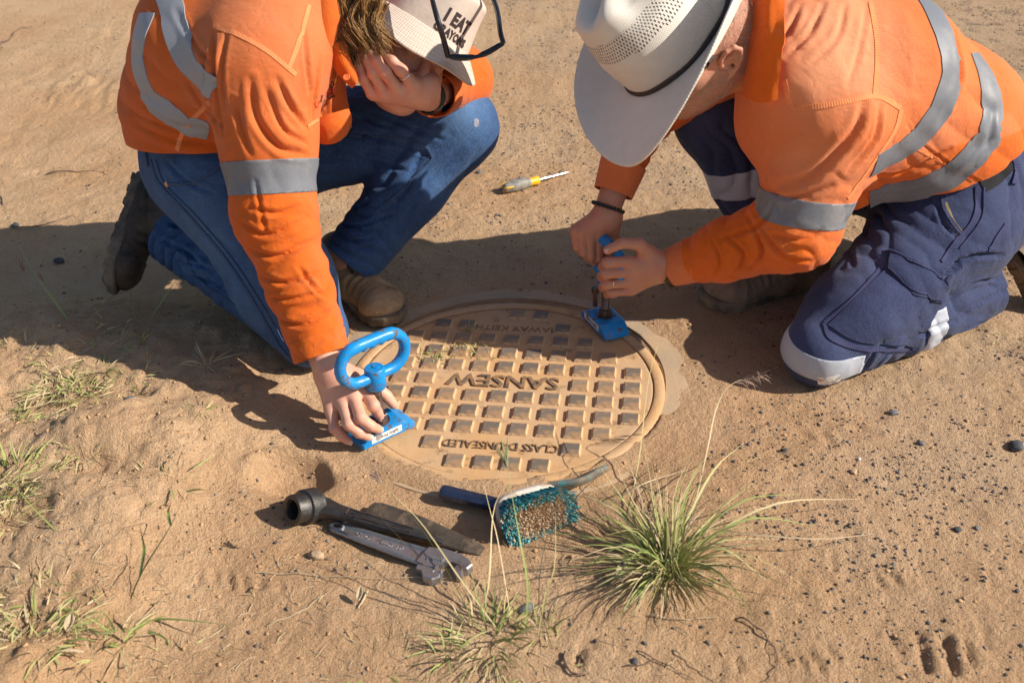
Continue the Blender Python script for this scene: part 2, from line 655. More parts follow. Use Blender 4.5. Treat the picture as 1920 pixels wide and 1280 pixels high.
M_st_grey = mat('grey_stone', (.16, .15, .15), rough=.85, var=.35, vscale=90, bump=.5, bscale=300)
M_st_tan = mat('tan_stone', (.42, .29, .18), rough=.85, var=.25, vscale=90, bump=.4, bscale=300)
M_st_dark = mat('dark_stone', (.06, .06, .065), rough=.8, var=.4, vscale=90, bump=.6, bscale=250)
for args in [(594, 1041, .026, 'pale tan pebble below the socket wrench shaft', M_st_tan, 1),
             (253, 789, .026, 'flat grey stone on the sand bank left of the kneeling knee', M_st_grey, 2, .3),
             (988, 1145, .026, 'pale grey stone in dirt beside the small central grass tuft', M_st_grey, 3),
             (1905, 836, .030, 'black jagged rock at the right edge of the picture', M_st_dark, 4),
             (1727, 832, .014, 'small round grey pebble left of the black rock', M_st_grey, 5),
             (1600, 890, .014, 'small rusty tan pebble below the reflective knee band', M_st_tan, 6),
             (1676, 774, .018, 'dark grey stone in the dirt just right of the reflective knee', M_st_grey, 7),
             (1470, 850, .014, 'small dark stone above the right side of the big grass clump', M_st_dark, 8),
             (1190, 1240, .012, 'little dark pebble near the bottom edge of the picture', M_st_dark, 9),
             (899, 327, .018, 'grey stone up left of the screwdriver tip', M_st_grey, 10),
             (620, 326, .016, 'dark stone beyond the blue jeans thigh', M_st_dark, 11),
             (112, 493, .028, 'dark stone in shade at the left by the boot sole', M_st_dark, 12),
             (30, 425, .022, 'small dark stone at the far left edge in shade', M_st_dark, 13),
             (1833, 986, .012, 'little grey pebble in gritty dirt at right', M_st_grey, 14),
             (1795, 990, .014, 'little dark lump in gritty dirt at right', M_st_dark, 15),
             (1610, 865, .009, 'tiny white pebble under the knee band', mat('white_pebble', (.6, .55, .5), var=.1), 16),
             (1447, 935, .013, 'dark stone right of the tips of the big grass clump', M_st_dark, 17),
             (1640, 660, .012, 'grey pebble behind the shin in navy trousers', M_st_grey, 18)]:
    stone(*args)
# ------------------------------------------------------------------ manhole: concrete collar, iron frame, cover
def collar_nodes(c, base, hts, bump, bdist):
    base = c['mix'](c['rng'](c['nz'](7, 4), .40, .62), (.44, .325, .215), (.54, .365, .215))
    base = c['mix'](c['rng'](c['nz'](500, 2), .5, .7, 0, .5), base, (.16, .13, .10))
    h = c['math']('ADD', c['nz'](300, 3), c['math']('MULTIPLY', c['nz'](60, 3), 1.5))
    return base, h, .35, .002


M_conc = mat('dusty_concrete', build=collar_nodes, rough=.9, spec=.2)
mb = MB()
mb.lathe([(LR + .012, -.05), (LR + .012, -.0035), (LR + .05, -.0045), (LR + .078, -.0065), (LR + .086, -.03)], c=(LC[0] + .006, LC[1] + .028, 0), n=96, cap=False)
o = mb.build('concrete_collar', M_conc)
tag(o, 'dusty concrete collar cast into the ground around the round manhole cover', 'concrete collar')


def rust_sand(c, base, hts, bump, bdist):
    base = c['mix'](c['rng'](c['nz'](6, 4), .38, .6), (.58, .345, .16), (.56, .37, .215))
    base = c['mix'](c['rng'](c['nz'](380, 3), .5, .75, 0, .5), base, (.58, .36, .19))
    base = c['mix'](c['rng'](c['nz'](28, 4, .7), .56, .68, 0, .6), base, (.19, .115, .065))
    h = c['math']('ADD', c['nz'](350, 4), c['math']('MULTIPLY', c['nz'](60, 3), 1.2))
    return base, h, .45, .002


M_lid = mat('sanded_rusty_iron', build=rust_sand, rough=.9, spec=.2)


def stud_nodes(c, base, hts, bump, bdist):
    oi = c['N'].new('ShaderNodeObjectInfo')
    r = oi.outputs['Random']
    base = c['mix'](c['rng'](r, 0, 1), (.15, .12, .095), (.27, .205, .15))
    sandy = c['math']('ADD', c['nz'](45, 4, .6), c['math']('MULTIPLY', r, .16))
    base = c['mix'](c['rng'](sandy, .52, .70, 0, .85), base, (.40, .235, .115))
    geo = c['N'].new('ShaderNodeNewGeometry')
    return base, c['nz'](500, 3), .4, .0015


M_stud = mat('worn_stud_top', build=stud_nodes, rough=.7, spec=.4)
fr = MB()
fr.lathe([(LR + .0125, -.04), (LR + .0125, -.001), (LR + .009, .0010), (LR - .005, .0010), (LR - .0075, -.0006), (LR - .0075, -.03)], c=(LC[0], LC[1], 0), n=128, cap=False)
fr_o = fr.build('manhole_frame', M_lid)
tag(fr_o, 'round iron frame ring, sand filled, rimming the manhole cover', 'manhole frame')
fr_o.name = 'iron_surround'

cover = empty('manhole_cover', (LC[0], LC[1], 0), 'round cast iron manhole cover with square studs and dust orange sand', 'manhole cover')
LD = LR - .0085
# a fine disc so the sand in the valleys can be uneven
nr, na = 60, 200
rr = np.linspace(0, LD, nr)
aa = np.linspace(0, 2 * math.pi, na, endpoint=False)
RR, AA = np.meshgrid(rr, aa, indexing='ij')
X, Y = RR * np.cos(AA), RR * np.sin(AA)
Pn = np.stack([X.ravel(), Y.ravel()], 1)
Zd = -.0035 + .0008 * fbm(Pn * 22, 91, 3) + .0008 * smooth01((RR.ravel() / LD - .93) / .05)
idx = np.arange(nr * na).reshape(nr, na)
q = np.stack([idx[:-1, :], idx[1:, :], np.roll(idx, -1, 1)[1:, :], np.roll(idx, -1, 1)[:-1, :]], -1).reshape(-1, 4)
V = np.stack([X.ravel(), Y.ravel(), Zd], 1)
rim = idx[-1]
Vb = V[rim].copy(); Vb[:, 2] = -.03
V = np.vstack([V, Vb])
jb = np.arange(nr * na, nr * na + na)
q = np.vstack([q, np.stack([rim, jb, np.roll(jb, -1), np.roll(rim, -1)], 1)])
disc = put('disc', V, q, M_lid, cover)
Rl = np.array([[math.cos(LYAW), -math.sin(LYAW)], [math.sin(LYAW), math.cos(LYAW)]])


def lidpt(c, r):
    """stud grid (column, row) to local place on the cover"""
    off = np.array([c - 4.15, -(r - 4.15)]) * LS
    return Rl @ off


RT = .0026


def stud_mesh(w0, w1, d0, d1, x0=-1, x1=1):
    # frustum with small bevel top
    V = []
    for (w_, d_, z) in ((w0, d0, -.006), (w1, d1, RT - .0008), (w1 * .93, d1 * .93, RT)):
        V += [(-w_, -d_, z), (w_, -d_, z), (w_, d_, z), (-w_, d_, z)]
    Fc = [(8, 9, 10, 11)]
    for l in (0, 1):
        for k in range(4):
            Fc.append((l * 4 + k, l * 4 + (k + 1) % 4, (l + 1) * 4 + (k + 1) % 4, (l + 1) * 4 + k))
    return V, Fc


V_, F_ = stud_mesh(.0188, .0150, .0188, .0150)
smesh = bpy.data.meshes.new('stud')
smesh.from_pydata(V_, [], F_)
# flanks are sanded like the disc, the worn top is bare
smesh.materials.append(M_lid); smesh.materials.append(M_stud)
smesh.polygons[0].material_index = 1
for k in range(5, 9): smesh.polygons[k].material_index = 1
text_rows = {4: (1.4, 6.6), 8: (2.5, 6.6), 0: (2.6, 5.6)}
for r in range(-1, 10):
    for c in range(-2, 11):
        p = lidpt(c, r)
        rad = np.hypot(*p)
        if rad > LD - .022: continue
        if r in text_rows and text_rows[r][0] < c < text_rows[r][1]: continue
        if (c, r) in ((8, 0), (8, 1), (7, 0), (0, 7), (0, 8), (1, 8), (8, 1)) or (c, r) == (9, 0): continue
        s = bpy.data.objects.new('stud', smesh)
        COL.objects.link(s)
        s.parent = cover
        s.location = (p[0], p[1], 0)
        s.rotation_euler = (0, 0, LYAW)
# letters cast on the cover, upside down from here
M_letter = mat('cast_letters', (.30, .175, .085), rough=.85, var=.35, vscale=120, spec=.3, col2=(.13, .10, .08), c2scale=60)


def lid_text(body, c, r, w_, h_, hgt, bold=0.0):
    V, Fc = text_mesh(body, 1.0, .5, bold)
    lo, hi = V.min(0), V.max(0)
    V[:, 0] = (V[:, 0] - (lo[0] + hi[0]) / 2) / (hi[0] - lo[0]) * w_
    V[:, 1] = (V[:, 1] - (lo[1] + hi[1]) / 2) / (hi[1] - lo[1]) * h_
    V[:, 2] = np.where(V[:, 2] > 0, hgt, -.006)
    V[:, :2] *= -1                                     # turned half round
    xy = V[:, :2] @ Rl.T + lidpt(c, r)
    put('lettering', np.column_stack([xy, V[:, 2]]), Fc, M_letter, cover, smooth=False)


lid_text('SANSEW', 4.02, 4.0, 4.35 * LS, .040, -.0001, .012)
lid_text('CLASS D-UNSEALED', 4.47, 8.02, 4.15 * LS, .021, -.0009, .0)
lid_text('MAWAY KEITH', 4.1, 0.05, 3.5 * LS, .019, -.0027, .0)
# ------------------------------------------------------------------ materials for the tools
def chip_paint(c, base, hts, bump, bdist):
    n = c['nz'](70, 5, .75)
    f = c['rng'](n, .565, .585, 0, 1)
    base = c['mix'](f, base, (.11, .09, .075))
    d = c['rng'](c['nz'](24, 4, .7), .55, .75, 0, .35)
    base = c['mix'](d, base, (.33, .27, .20))
    c['L'].new(c['rng'](f, 0, 1, .34, .7), c['b'].inputs['Roughness'])
    return base, c['math']('SUBTRACT', c['nz'](150, 2), f), .25, .0012


M_blue = mat('blue_enamel', (.004, .245, .62), var=.12, vscale=30, build=chip_paint, spec=.5)
M_steel = mat('oily_steel', (.20, .14, .125), rough=.42, metal=.85, var=.3, vscale=60, bump=.2, bscale=400, col2=(.10, .07, .05), c2scale=30)
M_black = mat('blackened_steel', (.07, .065, .062), rough=.45, metal=.7, var=.3, vscale=50, bump=.25, bscale=300, col2=(.24, .18, .12), c2scale=22, c2lo=.55, c2hi=.75)
M_chrome = mat('worn_chrome', (.34, .33, .33), rough=.42, metal=.75, var=.12, vscale=60, bump=.08, bscale=300, col2=(.27, .21, .16), c2scale=40, c2lo=.55, c2hi=.7)
M_blueste = mat('blued_steel', (.065, .085, .15), rough=.38, metal=.75, var=.3, vscale=40, bump=.15, bscale=200, col2=(.22, .16, .11), c2scale=18, c2lo=.55, c2hi=.75)
M_rusty = mat('dusty_dark_steel', (.10, .075, .055), rough=.7, metal=.3, var=.35, vscale=40, bump=.4, bscale=300, col2=(.28, .19, .12), c2scale=25, c2lo=.5, c2hi=.7)
M_white = mat('white_sticker', (.72, .70, .66), rough=.5, var=.1, col2=(.30, .27, .24), c2scale=60, c2lo=.52, c2hi=.62)
M_ink = mat('black_print', (.03, .03, .03), rough=.7, bump=0)


def lifting_key(base, d, label, n_bolts=1, ring_tilt=(0, 0, 0)):
    """magnetic lifting key: foot, washer, nut, bolt, hub and a D handle with finger grips"""
    d = np.array(d, float); d /= np.linalg.norm(d)
    M = frame(d)
    zb = base[2]
    root = empty('lifting_key', (base[0], base[1], zb), label, 'lifting key', 'two blue magnetic lifting keys for the cover')
    yaw = math.atan2(d[1], d[0])
    root.rotation_euler = (0, 0, yaw)
    # --- foot: chamfered block, long along local x
    m = MB()
    L2, Wd, Hh = .056, .028, .024
    prof = [(-L2, 0), (L2, 0), (L2, .010), (L2 - .024, Hh), (-L2 + .024, Hh), (-L2, .010)]
    V = []
    for s_ in (-1, 1):
        for ins, y in ((0, Wd - .003), (.0025, Wd)):
            for x, z in prof:
                V.append((x * (1 - ins / L2), s_ * y, z * (1 - ins / Hh) + (ins / 2)))
    n = 6
    Fc = []
    # rings order: s=-1 inner(0), s=-1 outer(1), s=1 inner(2), outer(3)
    Fc.append(tuple(range(n, 2 * n)))
    Fc.append(tuple(reversed(range(3 * n, 4 * n))))
    for a, b in ((1, 0), (0, 2), (2, 3)):
        for k in range(n):
            Fc.append((a * n + k, b * n + k, b * n + (k + 1) % n, a * n + (k + 1) % n))
    m.add(V, Fc)
    foot = m.build('foot', M_blue, root, smooth=False)
    # lower magnet plate
    m = MB(); m.box((0, 0, .0015), (2 * L2 - .012, 2 * Wd - .008, .003), bev=.0006)
    m.build('magnet_plate', M_steel, root)
    # sticker on the long side
    m = MB(); m.box((-.006, -Wd - .0004, .0125), (.064, .0008, .013))
    st = m.build('sticker', M_white, root, smooth=False)
    V, Fc = text_mesh('Safety First', .0085, .0002)
    V2 = np.stack([-V[:, 0], -Wd - .0010 + V[:, 2] * 1, -V[:, 1] + .0125], 1)
    put('lettering', V2, Fc, M_ink, st, smooth=False)
    # washer, nut, bolt
    m = MB(); m.lathe([(.0175, Hh), (.0175, Hh + .003), (.008, Hh + .003)], n=28)
    m.build('washer', M_steel, root)
    m = MB()
    hexa = [(.0135 * math.cos(k * math.pi / 3 + .3), .0135 * math.sin(k * math.pi / 3 + .3)) for k in range(6)]
    m.prism(hexa, Hh + .003, Hh + .016, bev=.001)
    m.build('nut', M_steel, root, smooth=False)
    m = MB(); m.tube([(0, 0, z_) for z_ in np.linspace(.02, .099, 37)], [.0074 if k % 2 else .0083 for k in range(37)], 16)
    m.build('bolt', M_steel, root)
    # hub
    m = MB(); m.lathe([(.016, .096), (.0185, .099), (.0185, .135), (.0165, .138), (.0, .1385)], n=28, cap=False)
    m.lathe([(.0065, .1385), (.0065, .140), (0, .140)], c=(.004, .0, 0), n=12)
    m.lathe([(.0, .096), (.016, .096)], n=28, cap=False)
    m.build('hub', M_blue, root, smooth=40)
    # D handle, a closed ring through the hub
    R_, hw, z0, z1 = .028, .031, .121, .193
    pts = []
    for k in range(14): pts.append((-hw + 2 * hw * k / 14, z0))
    for k in range(10): a = -math.pi / 2 + math.pi * k / 10; pts.append((hw + .035 * math.cos(a), (z0 + z1) / 2 + .036 * math.sin(a)))
    for k in range(21): pts.append((hw - 2 * hw * k / 21, z1))
    for k in range(10): a = math.pi / 2 + math.pi * k / 10; pts.append((-hw + .035 * math.cos(a), (z0 + z1) / 2 + .036 * math.sin(a)))
    V, Fc = [], []
    n = 14
    P = np.array(pts); m_ = len(P)
    for i in range(m_):
        t = P[(i + 1) % m_] - P[i - 1]; t /= np.linalg.norm(t)
        nrm = np.array([t[1], -t[0]])                # outward
        top = P[i][1] > z1 - .002
        for k in range(n):
            q = 2 * math.pi * k / n
            rad = .0105
            o_, s_ = math.cos(q), math.sin(q)
            ex = 0
            if top and o_ < 0:                        # finger grips on the inner face
                ex = .0042 * (.5 + .5 * math.cos((P[i][0] / hw) * math.pi * 3.5)) * (-o_)
            if top: rad = .0112
            V.append((P[i][0] + nrm[0] * (o_ * rad - ex), s_ * rad * 1.05, P[i][1] + nrm[1] * (o_ * rad - ex)))
    for i in range(m_):
        for k in range(n):
            j = (i + 1) % m_
            Fc.append((i * n + k, j * n + k, j * n + (k + 1) % n, i * n + (k + 1) % n))
    put('handle', V, Fc, M_blue, root, smooth=True)
    return root


keyA = lifting_key(G(716, 812, 0) + np.array([0, 0, .004]), (.79, .61, 0), 'blue lifting key standing upright at the front left of the cover beside the bare hand')
keyA.rotation_euler[0] = math.radians(-1)
keyB = lifting_key(G(1134, 611, 0) + np.array([0, 0, .002]), (.38, -.92, 0), 'blue lifting key at the back right of the cover gripped by both fists')
mb = MB()
mb.prism([(.008 * math.cos(k * math.pi / 3), .008 * math.sin(k * math.pi / 3)) for k in range(6)], .062, .074)
mb.tube([(0, 0, .03), (0, 0, .063)], .005, 10)
b2 = mb.build('side_bolt', M_steel, keyB, smooth=False)
b2.location = (-.034, -.006, 0)

# ------------------------------------------------------------------ socket wrench with a long tapered shaft
M_tool = lambda p, q: (G(*p), G(*q))


def on_ground(px, py, dz=0.0):
    g = G(px, py)
    z = gh(g[0], g[1]) + dz
    g = G(px, py, z)
    return np.array([g[0], g[1], gh(g[0], g[1]) + dz])


a, b = on_ground(575, 941, .020), on_ground(838, 1020, .008)
root = empty('socket_wrench', (a[0], a[1], a[2] - .02), 'black podger socket wrench with big ring head lying by the dug hollow', 'socket wrench')
M = frame(b - a)
ax = M[:, 0]
# drum head: axis lies nearly flat, open socket towards the camera and left
hd = on_ground(578, 944, .024)
hax = np.array([-.62, -.62, .34]); hax /= np.linalg.norm(hax)
Mh = frame(np.cross(hax, [0, 0, 1]), hax)
mb = MB()
mb.lathe([(.017, .034), (.0235, .034), (.0245, .031), (.0245, .012), (.029, .010), (.029, -.014), (.026, -.018), (.0, -.018)], c=hd, n=30, M=Mh, cap=False)
mb.lathe([(.017, .034), (.0155, .030), (.0155, .004), (0, .004)], c=hd, n=12, M=Mh, cap=False)
mb.build('socket', M_black, root, smooth=30)
mb = MB()
Lt = np.linalg.norm(b - a)
prof = [(0.0, .024, .011), (.03, .021, .0105), (.055, .0145, .0095), (.09, .0125, .009), (.17, .0105, .008), (Lt * .82, .0085, .0075), (Lt * .97, .0055, .005), (Lt, .003, .003)]
V, Fc = [], []
n = 12
for i, (t, w_, h_) in enumerate(prof):
    c = a + ax * t
    for k in range(n):
        q = 2 * math.pi * k / n
        sx, sz = math.cos(q), math.sin(q)
        sx = math.copysign(abs(sx) ** .6, sx); sz = math.copysign(abs(sz) ** .6, sz)
        V.append(c + M[:, 1] * sx * w_ + M[:, 2] * sz * h_)
for i in range(len(prof) - 1):
    for k in range(n): Fc.append((i * n + k, (i + 1) * n + k, (i + 1) * n + (k + 1) % n, i * n + (k + 1) % n))
Fc.append(tuple(range(n))); Fc.append(tuple(reversed(range((len(prof) - 1) * n, len(prof) * n))))
mb.add(V, Fc)
mb.build('shaft', M_black, root, smooth=40)
# raised edges of the long groove
mb = MB()
for s_ in (-1, 1):
    mb.tube([a + ax * t + M[:, 1] * s_ * (.0085 - t * .018) + M[:, 2] * (.0096 - t * .01) for t in np.linspace(.075, .19, 8)], .0013, 6)
mb.tube([a + ax * .075 + M[:, 1] * y + M[:, 2] * .0092 for y in (-.007, 0, .007)], .0013, 6)
mb.build('groove_rim', M_steel, root)
mb = MB(); mb.tube([a + ax * .026 + M[:, 2] * .009, a + ax * .026 + M[:, 2] * .0125], .006, 14)
mb.build('rivet', M_steel, root)
attach(root)

# ------------------------------------------------------------------ adjustable spanner
a, b = on_ground(632, 988, .007), on_ground(815, 1052, .008)
root = empty('adjustable_spanner', (a[0], a[1], a[2] - .007), 'chrome adjustable spanner with worn dusty jaws, nearest the camera of the tools', 'adjustable spanner')
M = frame(b - a)
ax, ay, az = M.T
Lt = np.linalg.norm(b - a)


def loc(x, y, z=0): return a + ax * x + ay * y + az * z


mb = MB()
# eye of the handle
V, Fc = [], []
n = 20
for z_, ri, ro in ((-.005, .0065, .0105), (-.003, .0062, .0125), (.003, .0062, .0125), (.005, .0068, .0105)):
    for k in range(n):
        q = 2 * math.pi * k / n
        V.append(loc(ri * 1.25 * math.cos(q), ri * math.sin(q) * .8, z_)); V.append(loc(ro * 1.15 * math.cos(q), ro * math.sin(q), z_))
for l in range(3):
    for k in range(n):
        k2 = (k + 1) % n
        Fc.append(((l * n + k) * 2 + 1, (l * n + k2) * 2 + 1, ((l + 1) * n + k2) * 2 + 1, ((l + 1) * n + k) * 2 + 1))
        Fc.append(((l * n + k) * 2, ((l + 1) * n + k) * 2, ((l + 1) * n + k2) * 2, (l * n + k2) * 2))
for k in range(n):
    k2 = (k + 1) % n
    Fc.append((3 * n * 2 + k * 2, 3 * n * 2 + k * 2 + 1, 3 * n * 2 + k2 * 2 + 1, 3 * n * 2 + k2 * 2))
mb.add(V, Fc)
# handle: rounded rails with a recessed web
for s_ in (-1, 1):
    mb.tube([loc(x, s_ * (.0088 + .006 * (x / Lt)), 0) for x in np.linspace(.006, Lt - .012, 9)], [.0042] * 9, 10)
V = [loc(.012, -.008, .0015), loc(Lt - .01, -.014, .0015), loc(Lt - .01, .014, .0015), loc(.012, .008, .0015)]
V += [p - az * .003 for p in V]
mb.add(V, [(0, 1, 2, 3), (7, 6, 5, 4)])
mb.build('handle', M_chrome, root)
V, Fc = text_mesh('CHROME  ALLOY  12"', .0105, .0007)
lo, hi = V.min(0), V.max(0)
V = V - (lo + hi) / 2
put('lettering', np.array([loc(.085 + p[0] * .9, p[1], .0017 + p[2]) for p in V]), Fc, M_chrome, root, smooth=False)
mb = MB()
# head body + fixed jaw (far side), polygon prism
hp = [(Lt - .022, -.017), (Lt - .004, -.021), (Lt + .012, -.018), (Lt + .017, -.004), (Lt + .030, .004), (Lt + .045, .003), (Lt + .052, -.003), (Lt + .060, .001), (Lt + .062, .012), (Lt + .050, .021), (Lt + .03, .026), (Lt + .0, .025), (Lt - .022, .017)]
hp = [(x, y * 1.0) for x, y in hp]
mb.prism(hp, -.007, .0075, M=M, c=a, bev=.0015)
mb.prism([(Lt + .040, .004), (Lt + .053, -.001), (Lt + .060, -.016), (Lt + .052, -.019), (Lt + .040, -.010)], -.006, .007, M=M, c=a, bev=.0012)
mb.build('head', M_chrome, root, smooth=False)
mb = MB()
mb.prism([(Lt - .004, -.031), (Lt + .016, -.027), (Lt + .028, -.019), (Lt + .032, -.033), (Lt + .024, -.043), (Lt + .008, -.044)], -.006, .0085, M=M, c=a, bev=.002)
mb.prism([(Lt - .016, -.021), (Lt + .016, -.020), (Lt + .016, -.030), (Lt - .014, -.031)], -.005, .006, M=M, c=a, bev=.001)
mb.build('moving_jaw', M_chrome, root, smooth=False)
mb = MB()
for k in range(6):
    mb.tube([loc(Lt - .008 + .0045 * k, -.006 + .001 * k, .0015), loc(Lt - .0055 + .0045 * k, -.006 + .001 * k, .0015)], .0082, 14)
mb.tube([loc(Lt - .009, -.006, .0015), loc(Lt + .018, -.001, .0015)], .006, 12)
mb.build('knurled_screw', M_chrome, root)
attach(root)

# ------------------------------------------------------------------ flat bar (tyre lever) and chisel
a, b = on_ground(690, 955, .010), on_ground(905, 1035, .004)
M = frame(b - a, (.0, -.35, 1)); ax, ay, az = M.T
Lt = np.linalg.norm(b - a)
mb = MB()
V, Fc = [], []
sec = []
for t, w_, h_ in ((0, .008, .003), (.004, .016, .0035), (.018, .020, .004), (.08, .021, .004), (Lt * .5, .020, .004), (Lt * .75, .015, .004), (Lt * .95, .011, .003), (Lt, .008, .0015)):
    c = a + ax * t
    k0 = len(V)
    for y, z in ((-1, -1), (1, -1), (1, .6), (.86, 1), (-.86, 1), (-1, .6)):
        V.append(c + ay * y * w_ + az * z * h_)
    sec.append(k0)
for i in range(len(sec) - 1):
    for k in range(6): Fc.append((sec[i] + k, sec[i + 1] + k, sec[i + 1] + (k + 1) % 6, sec[i] + (k + 1) % 6))
Fc.append(tuple(range(6))); Fc.append(tuple(reversed([sec[-1] + k for k in range(6)])))
mb.add(V, Fc)
o = mb.build('flat_bar', M_rusty, None, smooth=25)
tag(o, 'rusty dark flat steel bar lying between the socket wrench and the cover', 'pry bar')

a, b = on_ground(826, 916, .015), on_ground(1002, 963, .012)
M = frame(b - a); ax, ay, az = M.T
Lt = np.linalg.norm(b - a)
mb = MB()
V, Fc = [], []
n = 8
for t, r_ in ((0, .008), (.003, .0118), (.010, .0128), (Lt * .55, .0125), (Lt * .75, .0115), (Lt * .95, .010), (Lt + .03, .008)):
    for k in range(n):
        q = 2 * math.pi * (k + .5) / n
        V.append(a + ax * t + ay * math.cos(q) * r_ * 1.08 + az * math.sin(q) * r_)
m_ = len(V) // n
for i in range(m_ - 1):
    for k in range(n): Fc.append((i * n + k, (i + 1) * n + k, (i + 1) * n + (k + 1) % n, i * n + (k + 1) % n))
Fc.append(tuple(range(n))); Fc.append(tuple(reversed(range((m_ - 1) * n, m_ * n))))
mb.add(V, Fc)
o = mb.build('cold_chisel', M_blueste, None, smooth=False)
tag(o, 'thick blue black octagonal steel chisel poking out from under the brush', 'chisel')

# ------------------------------------------------------------------ hand brush, tipped on its side
root_p = on_ground(1015, 970, .0)
root = empty('scrubbing_brush', root_p, 'hand brush with teal and dusty bristles tipped on its side against the cover', 'brush')
M_plast = mat('dirty_white_plastic', (.62, .52, .45), rough=.45, var=.1, col2=(.40, .30, .21), c2scale=30, spec=.4)
M_bh = mat('dusty_teal_handle', (.17, .155, .125), rough=.55, var=.25, col2=(.07, .26, .28), c2scale=45, c2lo=.52, c2hi=.66)
# back of the brush: a thin rounded plate standing on edge, its face turned to the camera
p0, p1 = on_ground(962, 962, .040), on_ground(1078, 925, .042)
p0 = W(966, 925, p0[1] + .01); 
A_ = W(955, 940, 1.42); B_ = W(1075, 905, 1.475)
bx = (B_ - A_); bl = np.linalg.norm(bx); bx /= bl
bn = np.array([-.10, -.80, .42]); bn -= bx * bn.dot(bx); bn /= np.linalg.norm(bn)     # bristle direction
bw = np.cross(bn, bx)                                                                    # up across the plate
if bw[2] < 0: bw = -bw
cc = G(1016, 945, .050) - bn * .048


def bloc(x, y, z): return cc + bx * x + bw * y + bn * z


mb = MB()
out = []
for k in range(28):
    q = 2 * math.pi * k / 28
    cx_, cy_ = math.cos(q), math.sin(q)
    out.append((math.copysign(abs(cx_) ** .55, cx_) * .057, math.copysign(abs(cy_) ** .6, cy_) * .033))
V, Fc = [], []
n = len(out)
for z_, k_ in ((-.010, .80), (-.004, .97), (.0, 1.0), (.010, 1.0), (.012, .96)):
    for x, y in out: V.append(bloc(x * k_, y * k_ - .012, z_ - .012))
for l in range(4):
    for k in range(n): Fc.append((l * n + k, l * n + (k + 1) % n, (l + 1) * n + (k + 1) % n, (l + 1) * n + k))
Fc.append(tuple(reversed(range(n)))); Fc.append(tuple(range(4 * n, 5 * n)))
mb.add(V, Fc)
mb.build('brush_back', M_plast, root, smooth=50)
# handle continues past the right end
mb = MB()
hpts = spline([bloc(.045, .012, -.014), G(1085, 903, .030), G(1118, 887, .016), G(1138, 876, .008)], 14)
V, Fc = [], []
wd = np.interp(np.linspace(0, 1, 14), [0, .3, .75, .93, 1], [.012, .014, .0125, .008, .003])
for i, p in enumerate(hpts):
    t = hpts[min(i + 1, 13)] - hpts[max(i - 1, 0)]; t /= np.linalg.norm(t)
    u_ = np.array([0, -.55, .83]); u_ -= t * u_.dot(t); u_ /= np.linalg.norm(u_)
    v_ = np.cross(t, u_)
    for k in range(12):
        q = 2 * math.pi * k / 12
        V.append(p + u_ * math.cos(q) * wd[i] + v_ * math.sin(q) * .006)
for i in range(13):
    for k in range(12): Fc.append((i * 12 + k, (i + 1) * 12 + k, (i + 1) * 12 + (k + 1) % 12, i * 12 + (k + 1) % 12))
Fc.append(tuple(range(12))); Fc.append(tuple(reversed(range(13 * 12, 14 * 12))))
mb.add(V, Fc)
mb.build('handle', M_bh, root, smooth=60)


def bristle_nodes(c, base, hts, bump, bdist):
    t = c['attr']('tone')
    base = c['mix'](c['rng'](t, 0, .5), (.035, .29, .34), (.12, .50, .54))
    base = c['mix'](c['rng'](t, .5, .62), base, (.62, .46, .30))
    return base, hts, 0, bdist


M_br = mat('bristles', build=bristle_nodes, rough=.7, spec=.3)
rg = np.random.default_rng(5)
V, Fc, tone = [], [], []
for ix in range(13):
    for iy in range(7):
        tx, ty = (ix - 6) / 6 * .050, (iy - 3) / 3 * .022
        if abs(ix - 6) / 6.3 > .95 and abs(iy - 3) > 2: continue
        outer = max(abs(ix - 6) / 6, abs(iy - 3) / 3)
        for k in range(44):
            r_ = .0035 * math.sqrt(rg.random()); q = rg.random() * 6.28
            bx_, by_ = tx + r_ * math.cos(q), ty + r_ * math.sin(q)
            sp_ = 1.0 + .12 * rg.random()
            lean = (tx * .16 + rg.normal() * .003, ty * .24 - .010 + rg.normal() * .003)
            Ln = .040 + rg.normal() * .0015
            tt = rg.random() * .5
            p_ = bloc(bx_, by_ - .012, 0)
            m1 = bloc(bx_ + lean[0] * .4, by_ - .012 + lean[1] * .35, Ln * .55)
            e_ = bloc(bx_ + lean[0] * sp_ + rg.normal() * .003, by_ - .012 + lean[1] * sp_ + rg.normal() * .003, Ln)
            sd = bx * math.cos(q) * .0010 + bw * math.sin(q) * .0010
            b0 = len(V)
            for p in (p_, m1, e_): V += [p - sd, p + sd]
            Fc += [(b0, b0 + 1, b0 + 3, b0 + 2), (b0 + 2, b0 + 3, b0 + 5, b0 + 4)]
            tip = (.95 if outer < .78 else (tt + .1 if rg.random() < .75 else .9))
            tone += [tt, tt, tt + (.05 if outer >= .78 else .16), tt + (.05 if outer >= .78 else .16), tip, tip]
br = put('bristles', V, Fc, M_br, root, smooth=False, attrs={'tone': tone})
tag(br, kind='stuff')
attach(root)

